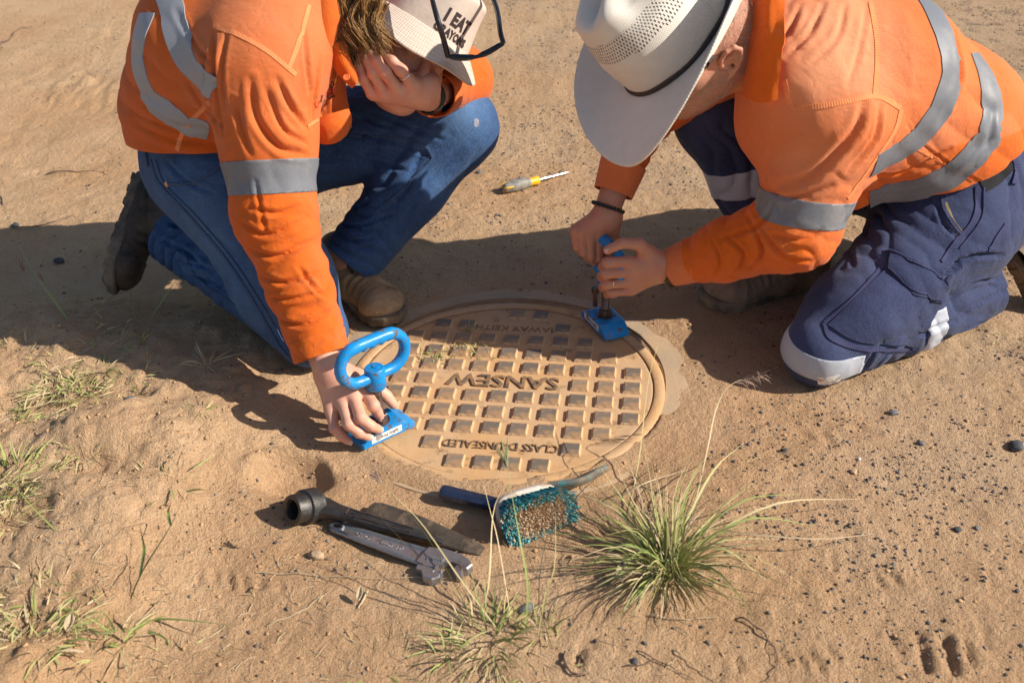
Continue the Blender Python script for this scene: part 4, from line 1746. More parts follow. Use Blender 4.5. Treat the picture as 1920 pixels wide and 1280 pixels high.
def boot(toe, heel, up, leather, shaft_to, name, parent, lacecol=None, L_=.285, wf=.052, shaft_r=.052, label=None, shaft_len=1.0):
    """a lace-up work boot: upper with toe cap and shaft, welt, lugged sole; toe/heel = ends of the sole"""
    toe, heel = A3(toe), A3(heel)
    M = frame(toe - heel, up)                                  # x forward, z up
    Ln = np.linalg.norm(toe - heel)
    sc = Ln / .29
    c0 = heel
    P = lambda x, y, z: c0 + M @ (A3((x, y, z)) * sc)
    s = Solid(.02)
    s.cone(P(.045, 0, .055), P(.045, 0, .09), .038 * sc, .040 * sc, k=.02)
    s.cone(P(.045, 0, .05), P(.12, 0, .055), .036 * sc, .038 * sc, k=.03)
    s.cone(P(.12, 0, .055), P(.20, 0, .042), .038 * sc, .030 * sc, k=.03)
    for q in (-1, 1):
        s.cone(P(.13, q * .012, .036), P(.225, q * .017, .036), .030 * sc, .031 * sc, k=.02)
        s.cone(P(.05, q * .006, .035), P(.13, q * .012, .036), .030 * sc, .030 * sc, k=.02)
    s.ell(P(.238, 0, .042), (.046 * sc, .047 * sc, .031 * sc), M, k=.02)      # round toe cap
    if shaft_to is not None:
        a = P(.055, 0, .09)
        b = a + (A3(shaft_to) - a) * shaft_len
        s.cone(a, b, .042 * sc, shaft_r, k=.03)
    lo, hi = s.bounds(.02)
    V, Q = surfnet(s, lo, hi, .0036)
    V = relax(V, Q, 1)
    N_ = vnormals(V, Q)
    X = (V - c0) @ M / sc
    # toe-cap seam, creases over the vamp, padded cuff rolls
    D_ = .0022 * np.exp(-((X[:, 0] - .212 - .12 * X[:, 1] ** 2 / .04) / .0035) ** 2) * (X[:, 2] > .02)
    D_ += .0014 * np.exp(-((X[:, 0] - .205) / .004) ** 2) * (X[:, 2] > .02) * -1
    D_ += .0020 * np.sin(X[:, 0] * 320 + 2 * noise(X * 20, 3)) * np.exp(-((X[:, 0] - .165) / .022) ** 2) * (X[:, 2] > .05)
    D_ += .0016 * noise(X * 40, 6)
    D_ -= .0018 * np.exp(-((X[:, 2] - .05 - .25 * (X[:, 0] - .06)) / .0028) ** 2) * (X[:, 0] < .13)
    V = V + N_ * (D_ * sc)[:, None]
    T = tri(Q)
    V, T, _ = clip(V, T, ((V - c0) @ M)[:, 2] / sc - .018)
    if shaft_to is not None:
        dsh = unit(A3(shaft_to) - P(.055, 0, .09))
        e = A3(shaft_to) if shaft_len >= 1 else P(.055, 0, .09) + (A3(shaft_to) - P(.055, 0, .09)) * shaft_len
        V, T, _ = clip(V, T, np.maximum(.012 - (V - e) @ dsh, .100 - ((V - c0) @ M)[:, 2] / sc))
    up_ = put(name, V, T, leather, parent)
    if label: up_['label'] = label
    # sole: outline swept, lugs round the edge
    def outl(n):
        o_ = []
        for k in range(n):
            q = 2 * math.pi * k / n
            x = .5 - .5 * math.cos(q)
            xx = x * .292
            w_ = np.interp(x, [0, .04, .12, .25, .42, .6, .75, .88, .96, 1], [.0, .022, .034, .036, .034, .043, .049, .045, .028, 0])
            o_.append((xx, math.copysign(w_, math.sin(q)) if abs(math.sin(q)) > 1e-6 else 0))
        return o_
    n = 72
    ol = outl(n)
    Vs, Fs = [], []
    lv = [(.000, .97), (.004, 1.02), (.014, 1.035), (.019, 1.05), (.024, 1.05), (.0265, 1.0)]
    for li, (z, k_) in enumerate(lv):
        for i, (x, y) in enumerate(ol):
            lug = 0
            if li <= 2: lug = (-.0022 if (i // 2) % 2 else .0010)
            nx_ = np.array([(x - .146) / .146, y / .04]); nx_ = nx_ / (np.linalg.norm(nx_) + 1e-6)
            zz = z + .010 * max(0, (x - .22) / .07) ** 2 - (.003 if .085 < x < .12 and li == 0 else 0) * -1
            Vs.append(P((x - .146) * k_ + .146 + nx_[0] * lug, y * k_ + nx_[1] * lug, zz))
    m = len(lv)
    for l in range(m - 1):
        for i in range(n): Fs.append((l * n + i, (l + 1) * n + i, (l + 1) * n + (i + 1) % n, l * n + (i + 1) % n))
    Fs.append(tuple(range(n))); Fs.append(tuple(reversed(range((m - 1) * n, m * n))))
    sole = put('sole', Vs, Fs, M_sole, up_, smooth=False)
    # lugs underneath
    mb = MB()
    for i in range(9):
        x = .02 + i * .031
        w_ = np.interp(x / .292, [0, .12, .42, .75, .96], [.02, .028, .026, .038, .02])
        if .095 < x < .12: continue
        for q in (-1, 1):
            mb.box(P(x, q * w_ * .55, -.002 + .010 * max(0, (x - .22) / .07) ** 2), (.018 * sc, w_ * .8 * sc, .007 * sc), M, bev=.0012)
    tr = mb.build('tread', M_sole, up_, smooth=False)
    tr['kind'] = 'stuff'
    if lacecol is not None:
        bv = BVHTree.FromPolygons(V.tolist(), T.tolist())
        mb = MB()
        rows = [(.150, .072), (.134, .082), (.118, .092), (.105, .104), (.097, .118)]
        def onb(x, y, z):
            l, nn, _, _ = bv.find_nearest(Vector(P(x, y, z)))
            return np.array(l + nn * .0025), np.array(nn)
        for i, (x, z) in enumerate(rows):
            for q in (-1, 1):
                if i < len(rows) - 1:
                    x2, z2 = rows[i + 1]
                    pts = [onb(x + (x2 - x) * t, q * .017 * (1 - 2 * t), z + (z2 - z) * t + .02)[0] for t in np.linspace(0, 1, 7)]
                    mb.tube(pts, .0021 * sc, 6)
        mb.build('lace', lacecol, up_, smooth=60)['kind'] = 'stuff'
        for i, (x, z) in enumerate(rows):
            for q in (-1, 1):
                p, nn = onb(x, q * .019, z + .015)
                m2 = MB(); m2.lathe([(.0022, 0), (.0045, 0), (.0045, .0016), (.0022, .0018)], c=p - nn * .001, n=12, M=frame(np.cross(nn, [0, .3, 1]), nn))
                m2.build('eyelet', M_steel, up_)
        # bow
        p, nn = onb(.100, 0, .13)
        mb = MB()
        for q in (-1, 1):
            pts = [p + M @ (A3((.002, 0, 0))) , p + M @ (A3((.012, q * .018, .010)) * sc), p + M @ (A3((.018, q * .026, -.004)) * sc), p + M @ (A3((.008, q * .010, -.002)) * sc), p]
            mb.tube(spline(pts, 16), .0020 * sc, 6)
            pts = [p, p + M @ (A3((.014, q * .008, -.004)) * sc), p + M @ (A3((.030, q * .016, -.016)) * sc)]
            mb.tube(spline(pts, 8), .0020 * sc, 6)
        mb.build('bow', lacecol, up_, smooth=60)['kind'] = 'stuff'
    return up_
# ================================================================== the worker on the right, in the straw hat
PR = empty('person', G(1600, 640), 'kneeling worker at right in straw cowboy hat, orange shirt and navy trousers', 'person')

shN, elN, wrN = W(1555, 232, 1.87), W(1492, 428, 1.83), W(1252, 503, 1.915)
shF, elF, wrF = W(1430, 60, 2.12), W(1205, 205, 2.10), W(1139, 392, 2.00)
P0, P1, P2, P3, NK = W(1800, 345, 2.09), W(1745, 255, 2.06), W(1625, 155, 1.99), W(1520, 90, 1.95), W(1448, 92, 1.91)
kneeN, hipN, ankN = W(1538, 655, 1.755), W(1775, 420, 1.98), W(1850, 538, 1.945)
kneeF, hipF, ankF = W(1345, 215, 2.13), W(1650, 300, 2.30), W(1485, 490, 2.07)

S = Solid(.05)
S.cone(P0, P1, .170, .176, tag=0)
S.cone(P1, P2, .176, .160, tag=0)
S.cone(P2, P3, .160, .105, tag=0)
S.cone(W(1500, 150, 1.88), W(1450, 60, 2.06), .092, .092, tag=0, k=.06)        # shoulder line
S.cone(P3, P3 + (NK - P3) * .8, .098, .066, tag=0, k=.05)
S.cone(W(1470, 230, 1.93), W(1560, 330, 1.98), .09, .09, tag=0, k=.06)        # chest hanging forward
S.cone(W(1590, 215, 1.90), shN, .100, .094, tag=1, k=.06)
S.cone(shN, elN, .104, .076, tag=1, k=.045)
S.cone(elN, elN + (wrN - elN) * .52, .074, .058, tag=2, k=.03)
S.cone(elN + (wrN - elN) * .52, elN + (wrN - elN) * .98, .058, .036, tag=2, k=.02)
S.cone(W(1470, 50, 2.08), shF, .09, .09, tag=3, k=.05)
S.cone(shF, elF, .088, .066, tag=3, k=.04)
S.cone(elF, elF + (wrF - elF) * .70, .058, .038, tag=4, k=.03)
g = Garment(S, .0043)
dA, dF = unit(elN - shN), unit(wrN - elN)
# sleeve folds
g.fold(elN, .10, dA * .6 + dF * .5, .040, .008, 3, tags=(1, 2))
g.fold(elN + (wrN - elN) * .45, .12, dF + A3((.25, 0, .3)), .038, .007, 8, tags=(2,))
g.fold(elN + (wrN - elN) * .8, .06, dF, .026, .003, 12, tags=(2,))
g.fold(shN * .4 + elN * .6, .09, dA + A3((.5, 0, 0)), .06, .006, 5, tags=(1,))
g.fold(W(1480, 60, 1.88), .07, (1, .2, -.25), .034, .006, 15, tags=(0, 1))
g.fold(W(1800, 300, 1.95), .16, (.5, .2, .9), .070, .010, 19, tags=(0,))
g.fold(W(1600, 320, 1.9), .12, (.6, 0, 1), .045, .012, 23, tags=(0, 1))
g.fold(elF, .12, unit(wrF - elF), .03, .008, 29, tags=(3, 4))
g.rumple(.045, .0016, 31)
g.crease([
    ([(1500, 10), (1478, 60), (1440, 90)], 13, 5), ([(1545, 5), (1520, 60), (1475, 105)], 13, 5), ([(1585, 10), (1570, 70), (1520, 120)], 13, 4),
    ([(1625, 10), (1612, 90), (1590, 160)], 14, 3),
    ([(1620, 195), (1600, 250), (1520, 330), (1450, 352)], 20, 8), ([(1650, 200), (1640, 260), (1590, 320)], 14, 5),
    ([(1440, 355), (1480, 372), (1560, 350)], 14, 6), ([(1420, 420), (1470, 480), (1520, 490)], 12, 6),
    ([(1400, 400), (1430, 470), (1400, 510)], 12, 6), ([(1360, 440), (1395, 480), (1370, 520)], 11, 6), ([(1335, 450), (1350, 490), (1335, 520)], 9, 5),
    ([(1440, 440), (1500, 450), (1540, 430)], 12, 5), ([(1450, 380), (1425, 420), (1350, 450)], 12, 5),
    ([(1700, 235), (1740, 280), (1850, 350)], 6, 3), ([(1660, 350), (1750, 330), (1850, 260)], 16, 6), ([(1640, 330), (1700, 320), (1780, 280)], 14, 6),
    ([(1790, 60), (1800, 150), (1760, 230)], 18, 5), ([(1860, 200), (1850, 280), (1800, 330)], 18, 5)])
nrm = g.normals()
T = tri(g.Q)
V = g.V
# salmon sun-fade on yoke and shoulders
wear = np.clip(np.exp(-(np.linalg.norm(V - W(1540, 110, 1.85), axis=1) / .17) ** 2) * 1.15, 0, 1)
wear = np.maximum(wear, .75 * np.exp(-(np.linalg.norm(V - W(1530, 280, 1.80), axis=1) / .11) ** 2))
wear = np.maximum(wear, .30 * (V[:, 2] > .42))
att = {'wear': wear, 'tg': g.tag.astype(float), 'n0': nrm}
# open ends: hem, cuffs, collar
hemp, hemn = W(1760, 350, 2.05), unit(P1 - P0 + A3((-.02, 0, .055)))
bvR = g.bvh()
hp_ = [np.array(hit(bvR, *q)[0]) for q in ((1660, 373), (1780, 362), (1893, 305))]
hn = unit(np.cross(hp_[1] - hp_[0], hp_[2] - hp_[0])); hn = hn if hn.dot(P2 - P0) > 0 else -hn
Vc, Tc, Ac = clip(V, T, (V - hp_[1]) @ hn + .35 * (g.tag > 0), att)
cuffN = elN + (wrN - elN) * .95
Vc, Tc, Ac = clip(Vc, Tc, np.where(np.round(Ac['tg']) == 2, (elN + (wrN - elN) * .80 - Vc) @ dF, 1.), Ac)
dFF = unit(wrF - elF)
Vc, Tc, Ac = clip(Vc, Tc, np.where(np.round(Ac['tg']) == 4, (elF + (wrF - elF) * .60 - Vc) @ dFF, 1.), Ac)
shirtR = put('shirt', Vc, Tc, M_orange, PR, attrs={'wear': Ac['wear']})
sm = shirtR.modifiers.new('thickness', 'SOLIDIFY'); sm.thickness = .0028; sm.offset = -1
tg = np.round(Ac['tg'])
nn = Ac['n0']
for pts in ([(1722, -20), (1752, 20), (1776, 75), (1785, 130), (1772, 190), (1735, 245), (1690, 283), (1640, 312)],
            [(1826, 100), (1852, 150), (1862, 205), (1846, 265), (1800, 318), (1730, 352), (1630, 372)]):
    ribbon(bvR, pts, .054, .0018, 'reflective_tape', M_tape, shirtR, n=44, seg=10)
tp = shN + (elN - shN) * .78
r = bands(Vc, Tc, tg, tp + A3((0, 0, 0)), dA + A3((.12, 0, .02)), .025, (1,), lambda X: X[:, 0] < 2, .0014, nn)
# cuffs, seams
cuff = Solid(.004)
cuff.cone(elN + (wrN - elN) * .74, cuffN, .0460, .0395)
lo, hi = cuff.bounds(.01)
Vq, Qq = surfnet(cuff, lo, hi, .004)
Tq = tri(Qq)
c0 = elN + (wrN - elN) * .765
Vq, Tq, _ = clip(Vq, Tq, (Vq - c0) @ dF); Vq, Tq, _ = clip(Vq, Tq, (cuffN + dF * .004 - Vq) @ dF)
Vq = Vq + vnormals(Vq, Tq) * (.0012 * noise(Vq * 70, 2))[:, None]
cf = put('cuff', Vq, Tq, M_orange, shirtR, attrs={'wear': np.full(len(Vq), .45)})
cf.modifiers.new('thickness', 'SOLIDIFY').thickness = .003
cuff = Solid(.004)
c1, c2 = elF + (wrF - elF) * .54, elF + (wrF - elF) * .84
cuff.cone(c1, c2, .0475, .0400)
Vq, Qq = surfnet(cuff, *cuff.bounds(.01), .004)
Tq = tri(Qq)
Vq, Tq, _ = clip(Vq, Tq, (Vq - c1) @ dFF); Vq, Tq, _ = clip(Vq, Tq, (c2 - Vq) @ dFF)
cf = put('cuff', Vq, Tq, M_orange, shirtR, attrs={'wear': np.full(len(Vq), .35)})
cf.modifiers.new('thickness', 'SOLIDIFY').thickness = .003
if r:
    rt = put('reflective_tape', r[0], r[1], M_tape, shirtR)
bvR = BVHTree.FromPolygons(Vc.tolist(), Tc.tolist())


def stitch_nodes(fade):
    def f(c, base, hts, bump, bdist):
        sep = c['N'].new('ShaderNodeSeparateXYZ')
        n = c['N'].new('ShaderNodeAttribute'); n.attribute_name = 'uvw'
        c['L'].new(n.outputs['Vector'], sep.inputs[0])
        s1 = c['math']('SINE', c['math']('MULTIPLY', sep.outputs[0], 1400))
        base = c['mix'](c['rng'](s1, -1, 1, 0, .35), base, fade)
        h = c['math']('ADD', c['nz'](200, 3), c['math']('MULTIPLY', s1, .3))
        return base, h, .4, .0015
    return f


M_seamO = mat('orange_seam', (.78, .24, .08), rough=.85, build=stitch_nodes((.80, .40, .24)), spec=.15)
M_seamN = mat('navy_seam', (.035, .037, .10), rough=.85, build=stitch_nodes((.16, .17, .28)), spec=.15)
M_seamD = mat('denim_seam', (.03, .06, .14), rough=.85, build=stitch_nodes((.20, .28, .40)), spec=.15)
for pts in ([(1492, 205), (1560, 196), (1640, 181), (1690, 203)], [(1470, 150), (1480, 190), (1492, 207)], [(1632, 5), (1645, 90), (1640, 182)],
            [(1690, 205), (1680, 240), (1655, 280), (1590, 372)]):
    ribbon(bvR, pts, .009, .0012, 'seam', M_seamO, shirtR)
ribbon(bvR, [(1700, 270), (1770, 308), (1840, 350)], .003, .0008, 'seam', M_seamO, shirtR)
# collar: stands round the neck, its point hanging towards the camera
col = [[W(1418, -60, 1.98), W(1412, 20, 1.90), W(1402, 100, 1.865), W(1390, 178, 1.85)],
       [W(1440, -60, 1.93), W(1436, 20, 1.855), W(1428, 100, 1.82), W(1408, 186, 1.815)],
       [W(1450, -60, 1.92), W(1456, 20, 1.845), W(1452, 100, 1.805), W(1436, 194, 1.79)],
       [W(1460, -60, 1.94), W(1470, 20, 1.842), W(1468, 90, 1.800), W(1457, 188, 1.785)]]
o = sheet(col, 'collar', M_orange, shirtR, 22, 14, .0016, rump=.0035, seed=4)

# --- trousers
S = Solid(.05)
S.cone(P0 + A3((.01, 0, .0)), hipN, .165, .125, tag=0)
S.cone(P0, P1, .160, .160, tag=0)
S.cone(P0 + A3((0, .05, 0)), hipF, .16, .12, tag=0)
S.cone(hipN, kneeN + (hipN - kneeN) * .25, .122, .088, tag=1, k=.06)
S.cone(kneeN + (hipN - kneeN) * .25, kneeN, .088, .066, tag=1, k=.04)
S.cone(kneeN, kneeN + (ankN - kneeN) * .5, .064, .070, tag=2, k=.022)
S.cone(kneeN + (ankN - kneeN) * .5, ankN, .070, .060, tag=2, k=.012)
S.cone(hipF, kneeF, .115, .082, tag=3, k=.05)
S.cone(kneeF, kneeF + (ankF - kneeF) * .5, .078, .078, tag=4, k=.04)
S.cone(kneeF + (ankF - kneeF) * .5, kneeF + (ankF - kneeF) * .85, .078, .064, tag=4, k=.03)
g = Garment(S, .0050)
dT, dS = unit(kneeN - hipN), unit(ankN - kneeN)
g.fold(W(1690, 600, 1.85), .14, dS + A3((0, 0, .8)), .046, .009, 41, tags=(1, 2))
g.fold(W(1800, 560, 1.88), .12, dS * .6 + A3((0, .2, .9)), .045, .007, 43, tags=(2,))
g.fold(W(1620, 410, 1.93), .12, (.5, 0, 1.), .035, .012, 47, tags=(0, 1))
g.fold(W(1860, 400, 1.95), .10, (1, 0, .3), .035, .007, 49, tags=(0,))
g.fold(kneeF * .5 + ankF * .5, .2, (1, 0, .25), .035, .011, 53, tags=(3, 4))
g.rumple(.05, .0016, 55)
g.crease([([(1640, 690), (1680, 650), (1740, 620), (1790, 600)], 12, 7), ([(1660, 700), (1720, 668), (1800, 630)], 12, 6), ([(1615, 700), (1650, 650), (1700, 620)], 12, 6),
          ([(1780, 560), (1830, 530), (1880, 520)], 12, 7), ([(1800, 590), (1850, 560), (1895, 540)], 10, 6), ([(1800, 620), (1850, 600), (1890, 580)], 10, 5),
          ([(1585, 385), (1620, 420), (1700, 470)], 14, 7), ([(1600, 378), (1660, 400), (1750, 440)], 12, 6), ([(1570, 400), (1590, 450), (1600, 500)], 12, 4),
          ([(1790, 495), (1830, 480), (1880, 478)], 12, 8), ([(1755, 375), (1770, 420), (1800, 450)], 9, 4), ([(1760, 530), (1790, 500), (1800, 488)], 14, 8)])
nrm = g.normals(); V = g.V; T = tri(g.Q)
wear = np.clip(.45 * np.exp(-(np.linalg.norm(V - W(1640, 520, 1.83), axis=1) / .10) ** 2) + .5 * np.exp(-(np.linalg.norm(V - W(1500, 600, 1.75), axis=1) / .05) ** 2) + .2, 0, 1)
V = V.copy(); V[:, 2] = np.maximum(V[:, 2], .003)
Vc, Tc, Ac = clip(V, T, np.where(np.isin(g.tag, (2,)), (ankN - dS * .006 - V) @ dS, 1.), {'wear': wear, 'tg': g.tag.astype(float), 'n0': nrm})
dS2 = unit(ankF - kneeF)
Vc, Tc, Ac = clip(Vc, Tc, np.where(np.round(Ac['tg']) == 4, (kneeF + (ankF - kneeF) * .86 - Vc) @ dS2, 1.), Ac)
trR = put('trousers', Vc, Tc, M_navy, PR, attrs={'wear': Ac['wear']})
trR.modifiers.new('thickness', 'SOLIDIFY').thickness = .003
trR.modifiers[0].offset = -1
tg, nn = np.round(Ac['tg']), Ac['n0']
bvT = BVHTree.FromPolygons(Vc.tolist(), Tc.tolist())
r = bands(Vc, Tc, tg, *plane3(bvT, (1475, 660), (1540, 697), (1600, 690)), .024, (1, 2), lambda X: X[:, 0] < .655, .0012, nn)
if r: put('reflective_tape', r[0], r[1], M_tape3, trR)
r = bands(Vc, Tc, tg, kneeN + (ankN - kneeN) * .53, dS + A3((0, 0, .10)), .025, (2,), None, .0012, nn)
if r: put('reflective_tape', r[0], r[1], M_tape3, trR)
r = bands(Vc, Tc, tg, W(1370, 337, 2.1), dS2 + A3((-.25, 0, 0)), .027, (3, 4), lambda X: X[:, 0] < .56, .0012, nn)
if r: put('reflective_tape', r[0], r[1], M_tape3, trR)
patch(bvT, [(1660, 505), (1740, 545), (1772, 552)], [(1552, 610), (1610, 640), (1722, 650)], .0035, 'cargo_pocket', M_navy, trR, 18, 14, bulge=.004)
patch(bvT, [(1668, 468), (1720, 492), (1778, 520)], [(1664, 505), (1705, 548), (1764, 566)], .0080, 'pocket_flap', M_navy, trR, 14, 8, bulge=.002)
for pts, w_ in (([(1655, 500), (1600, 560), (1546, 606)], .007), ([(1546, 606), (1560, 636), (1625, 655), (1718, 656)], .007),
                ([(1765, 370), (1775, 400), (1803, 440)], .006), ([(1832, 350), (1826, 410), (1790, 455), (1765, 490)], .007),
                ([(1845, 352), (1840, 410), (1800, 465)], .003), ([(1885, 420), (1868, 445), (1855, 470)], .006)):
    ribbon(bvT, pts, w_, .0025, 'seam', M_seamN, trR)
for pts in ([(1672, 474), (1725, 498), (1774, 524)], [(1670, 508), (1708, 542), (1760, 560)]):
    ribbon(bvT, pts, .0025, .0105, 'seam', M_seamN, trR)
# zip in the front pocket, belt, belt loop
ribbon(bvT, [(1772, 380), (1785, 412), (1804, 440)], .008, .001, 'pocket_zip', mat('brass_zip', (.35, .28, .12), rough=.5, metal=.3), trR)
ribbon(bvT, [(1898, 292), (1904, 310), (1900, 345)], .012, .004, 'belt_loop', M_seamN, trR)
M_belt = mat('black_belt', (.012, .012, .014), rough=.7, spec=.15)
ribbon(bvT, [(1840, 348), (1870, 330), (1903, 297)], .030, .002, 'belt', M_belt, trR)
tp = patch(bvT, [(1532, 706), (1550, 707), (1574, 701)], [(1534, 719), (1553, 720), (1575, 713)], .0016, 'care_label', M_white, trR, 8, 5)
V_, F_ = text_mesh('3M', .006, .0002, .0)
l, n_ = hit(bvT, 1541, 712)
Mx = frame(W(1575, 708, float(l[1])) - W(1535, 716, float(l[1])), n_)
put('lettering', (V_ @ Mx.T) + np.array(l + n_ * .0024), F_, mat('red_print', (.6, .02, .03), bump=0), tp, smooth=False)

# --- boots
boot(G(1316, 578, .0), G(1545, 528, .0), (0, 0, 1), M_bootR, ankF + A3((0, 0, .05)), 'boot', PR, shaft_r=.055, label='grey brown suede boot planted on its sole')
h0 = W(1925, 470, 2.05)
boot(W(1955, 605, 1.96), W(1880, 470, 2.035), (.75, .25, .35), M_bootR, ankN, 'boot', PR, shaft_r=.050, label='brown boot of the kneeling leg at the picture edge')

# --- body: head, neck, hands, and what is under the clothes
fR, uR = A3((-.86, -.43, -.28)), A3((-.42, -.26, .86))
MR = frame_head(fR, uR)
CR = W(1376, 124, 1.83) - MR @ A3((.086, -.010, -.014))
hs = head_solid(CR, MR, NK + A3((.02, .02, 0)), hk=.94, neck_r=.062)
parts = [surfnet(hs, *hs.bounds(.02), .0030), ear_solid(CR, MR, 1, .98), ear_solid(CR, MR, -1, .98)]
skin = Solid(.04)
skin.chain([P0, P1, P2, P3, NK], [.11, .12, .11, .07, .05])
skin.chain([P3, shN, elN, elN + (wrN - elN) * .95], [.05, .06, .042, .027])
skin.chain([P3, shF, elF, elF + (wrF - elF) * .95], [.05, .06, .042, .027])
skin.chain([P0, hipN, kneeN, ankN], [.1, .08, .048, .035])
skin.chain([P0, hipF, kneeF, ankF], [.1, .08, .05, .035])
parts.append(surfnet(skin, *skin.bounds(.03), .011))
# near hand, wrapped round the key from the right
w = wrN
y0 = 1.900
hp = lambda px, py, d=0: W(px, py, y0 + d / 1000)
fing = [
    [(hp(1176, 491, -6), .0105), (hp(1138, 492, -4), .0098), (hp(1131, 500, 22), .0088), (hp(1146, 503, 38), .0080)],
    [(hp(1174, 510, -8), .0105), (hp(1135, 513, -7), .0098), (hp(1129, 519, 20), .0088), (hp(1146, 522, 36), .0080)],
    [(hp(1173, 529, -7), .0100), (hp(1136, 533, -4), .0094), (hp(1131, 538, 21), .0085), (hp(1148, 540, 34), .0078)],
    [(hp(1178, 545, -2), .0090), (hp(1145, 547, 3), .0084), (hp(1139, 551, 22), .0076), (hp(1152, 552, 34), .0070)]]
fing = [[(p_, r_ * 1.10) for p_, r_ in f_] for f_ in fing]
thumb = [(hp(1224, 480, 4), .0135), (hp(1198, 458, -4), .0115), (hp(1166, 456, -8), .0098), (hp(1139, 469, -10), .0088)]
palm = [((hp(1232, 498, 2), .021), (hp(1182, 493, 0), .0125)), ((hp(1232, 502, 2), .021), (hp(1182, 512, -1), .0125)),
        ((hp(1230, 508, 4), .020), (hp(1182, 530, 0), .0120)), ((hp(1228, 512, 8), .018), (hp(1186, 543, 4), .0115)), ((hp(1238, 490, 6), .018), (hp(1206, 468, 4), .014))]
f, lo, hi = hand_solid(wrN + (wrN - elN) * .03, elN + (wrN - elN) * .85, palm, fing, thumb, wr=.0265)
parts.append(surfnet(f, lo, hi, .0019))
# far hand, a fist over the bar
y1 = 1.985
hq = lambda px, py, d=0: W(px, py, y1 + d / 1000)
fing2 = [
    [(hq(1077, 434, -2), .0098), (hq(1082, 462, -8), .0088), (hq(1092, 474, 12), .0080), (hq(1096, 466, 26), .0074)],
    [(hq(1090, 434, -8), .0105), (hq(1095, 472, -15), .0095), (hq(1104, 484, 6), .0085), (hq(1106, 476, 22), .0078)],
    [(hq(1107, 438, -10), .0108), (hq(1109, 480, -17), .0098), (hq(1116, 491, 4), .0087), (hq(1118, 480, 20), .0080)],
    [(hq(1125, 442, -8), .0105), (hq(1124, 482, -15), .0096), (hq(1130, 492, 4), .0085), (hq(1130, 482, 18), .0078)]]
thumb2 = [(hq(1150, 425, 10), .0125), (hq(1150, 455, 8), .0110), (hq(1140, 474, 14), .0095), (hq(1128, 480, 20), .0085)]
palm2 = [((hq(1130, 408, 5), .020), (hq(1081, 430, 2), .0115)), ((hq(1133, 408, 2), .021), (hq(1092, 432, -2), .0125)),
         ((hq(1138, 408, 2), .021), (hq(1108, 434, -3), .0130)), ((hq(1143, 408, 5), .020), (hq(1126, 438, -2), .0130)), ((hq(1146, 410, 8), .018), (hq(1148, 430, 8), .014))]
f, lo, hi = hand_solid(wrF, elF + (wrF - elF) * .65, palm2, fing2, thumb2, wr=.0262)
parts.append(surfnet(f, lo, hi, .0019))


def join(parts):
    V, Q, b = [], [], 0
    for v, q in parts:
        V.append(v); Q.append(q + b); b += len(v)
    return np.vstack(V), np.vstack(Q)


V, Q = join(parts)
Lh = (V - CR) @ MR
beard = smooth01((-.015 - Lh[:, 2] + .25 * (Lh[:, 1])) / .03) * (Lh[:, 2] > -.14) * (Lh[:, 1] > -.02) * (np.linalg.norm(Lh, axis=1) < .16)
beard = np.maximum(beard, .8 * smooth01((-Lh[:, 1] - .005) / .02) * (Lh[:, 2] > -.075) * (np.linalg.norm(Lh, axis=1) < .16))
beard = np.clip(beard - .8 * (np.abs(Lh[:, 0]) < .022) * (Lh[:, 2] > -.05), 0, 1)
bodyR = put('body', V, Q, M_skinR, PR, attrs={'beard': beard})
# knuckle and tip nails
t, b_ = hp(1139, 469, -10), hp(1166, 456, -8)
nail(t + unit(t - b_) * -.001, t - b_, A3((-.1, -.85, .5)), bodyR, .0085)
# ring, watch, bracelet
M_gold = mat('gold', (.75, .52, .22), rough=.25, metal=1, var=.02, bump=0)
a, b = fing[2][0][0], fing[2][1][0]
c = a + (b - a) * .62
mb = MB()
ring = [c + frame(b - a) @ A3((0, .0105 * math.cos(q), .0105 * math.sin(q))) for q in np.linspace(0, 2 * math.pi, 25)]
mb.tube(ring, .0014, 8, cap=False)
mb.build('gold_ring', M_gold, PR)
Mw = frame(wrN - elN, (0, -.5, .8))
wc = elN + (wrN - elN) * .985
wat = MB()
V_, F_ = [], []
for i, x in enumerate((-.011, -.010, .010, .011)):
    rr_ = .0262 if i in (0, 3) else .0305
    for k in range(32):
        q = 2 * math.pi * k / 32
        V_.append(wc + Mw @ A3((x, rr_ * math.cos(q), rr_ * math.sin(q))))
for i in range(3):
    for k in range(32): F_.append((i * 32 + k, (i + 1) * 32 + k, (i + 1) * 32 + (k + 1) % 32, i * 32 + (k + 1) % 32))
wat.add(V_, F_)
ws = wat.build('watch', mat('black_watch_strap', (.012, .013, .018), rough=.45, bump=.1), PR)
fn = unit(A3((.15, -.80, -.35)))
mb = MB(); mb.lathe([(.0155, 0), (.0175, .002), (.0175, .008), (.0155, .0100), (0, .0104)], c=wc + fn * .0270, n=32, M=frame(np.cross(fn, [0, 0, 1]), fn), cap=False)
mb.build('watch_face', mat('dark_watch_glass', (.10, .085, .05), rough=.2, metal=.4, bump=0), ws)
Mb = frame(wrF - elF, (0, -.5, .8))
M_bead = mat('black_beads', (.012, .011, .012), rough=.4, bump=.05)
bead = MB()
v, f_ = icos()
br_ = empty('bracelet', (0, 0, 0)); br_.parent = PR
mb = MB()
for k in range(26):
    q = 2 * math.pi * k / 26
    c = wrF - dFF * .004 + Mb @ A3((.003 * math.sin(q * 1), .0315 * math.cos(q), .0315 * math.sin(q)))
    mb.lathe([(.0001, -.0042), (.003, -.0032), (.0044, 0), (.003, .0032), (.0001, .0042)], c=c, n=8, cap=False)
bpy.data.objects.remove(br_)
bo = mb.build('bracelet', M_bead, PR)
bo['kind'] = 'stuff'

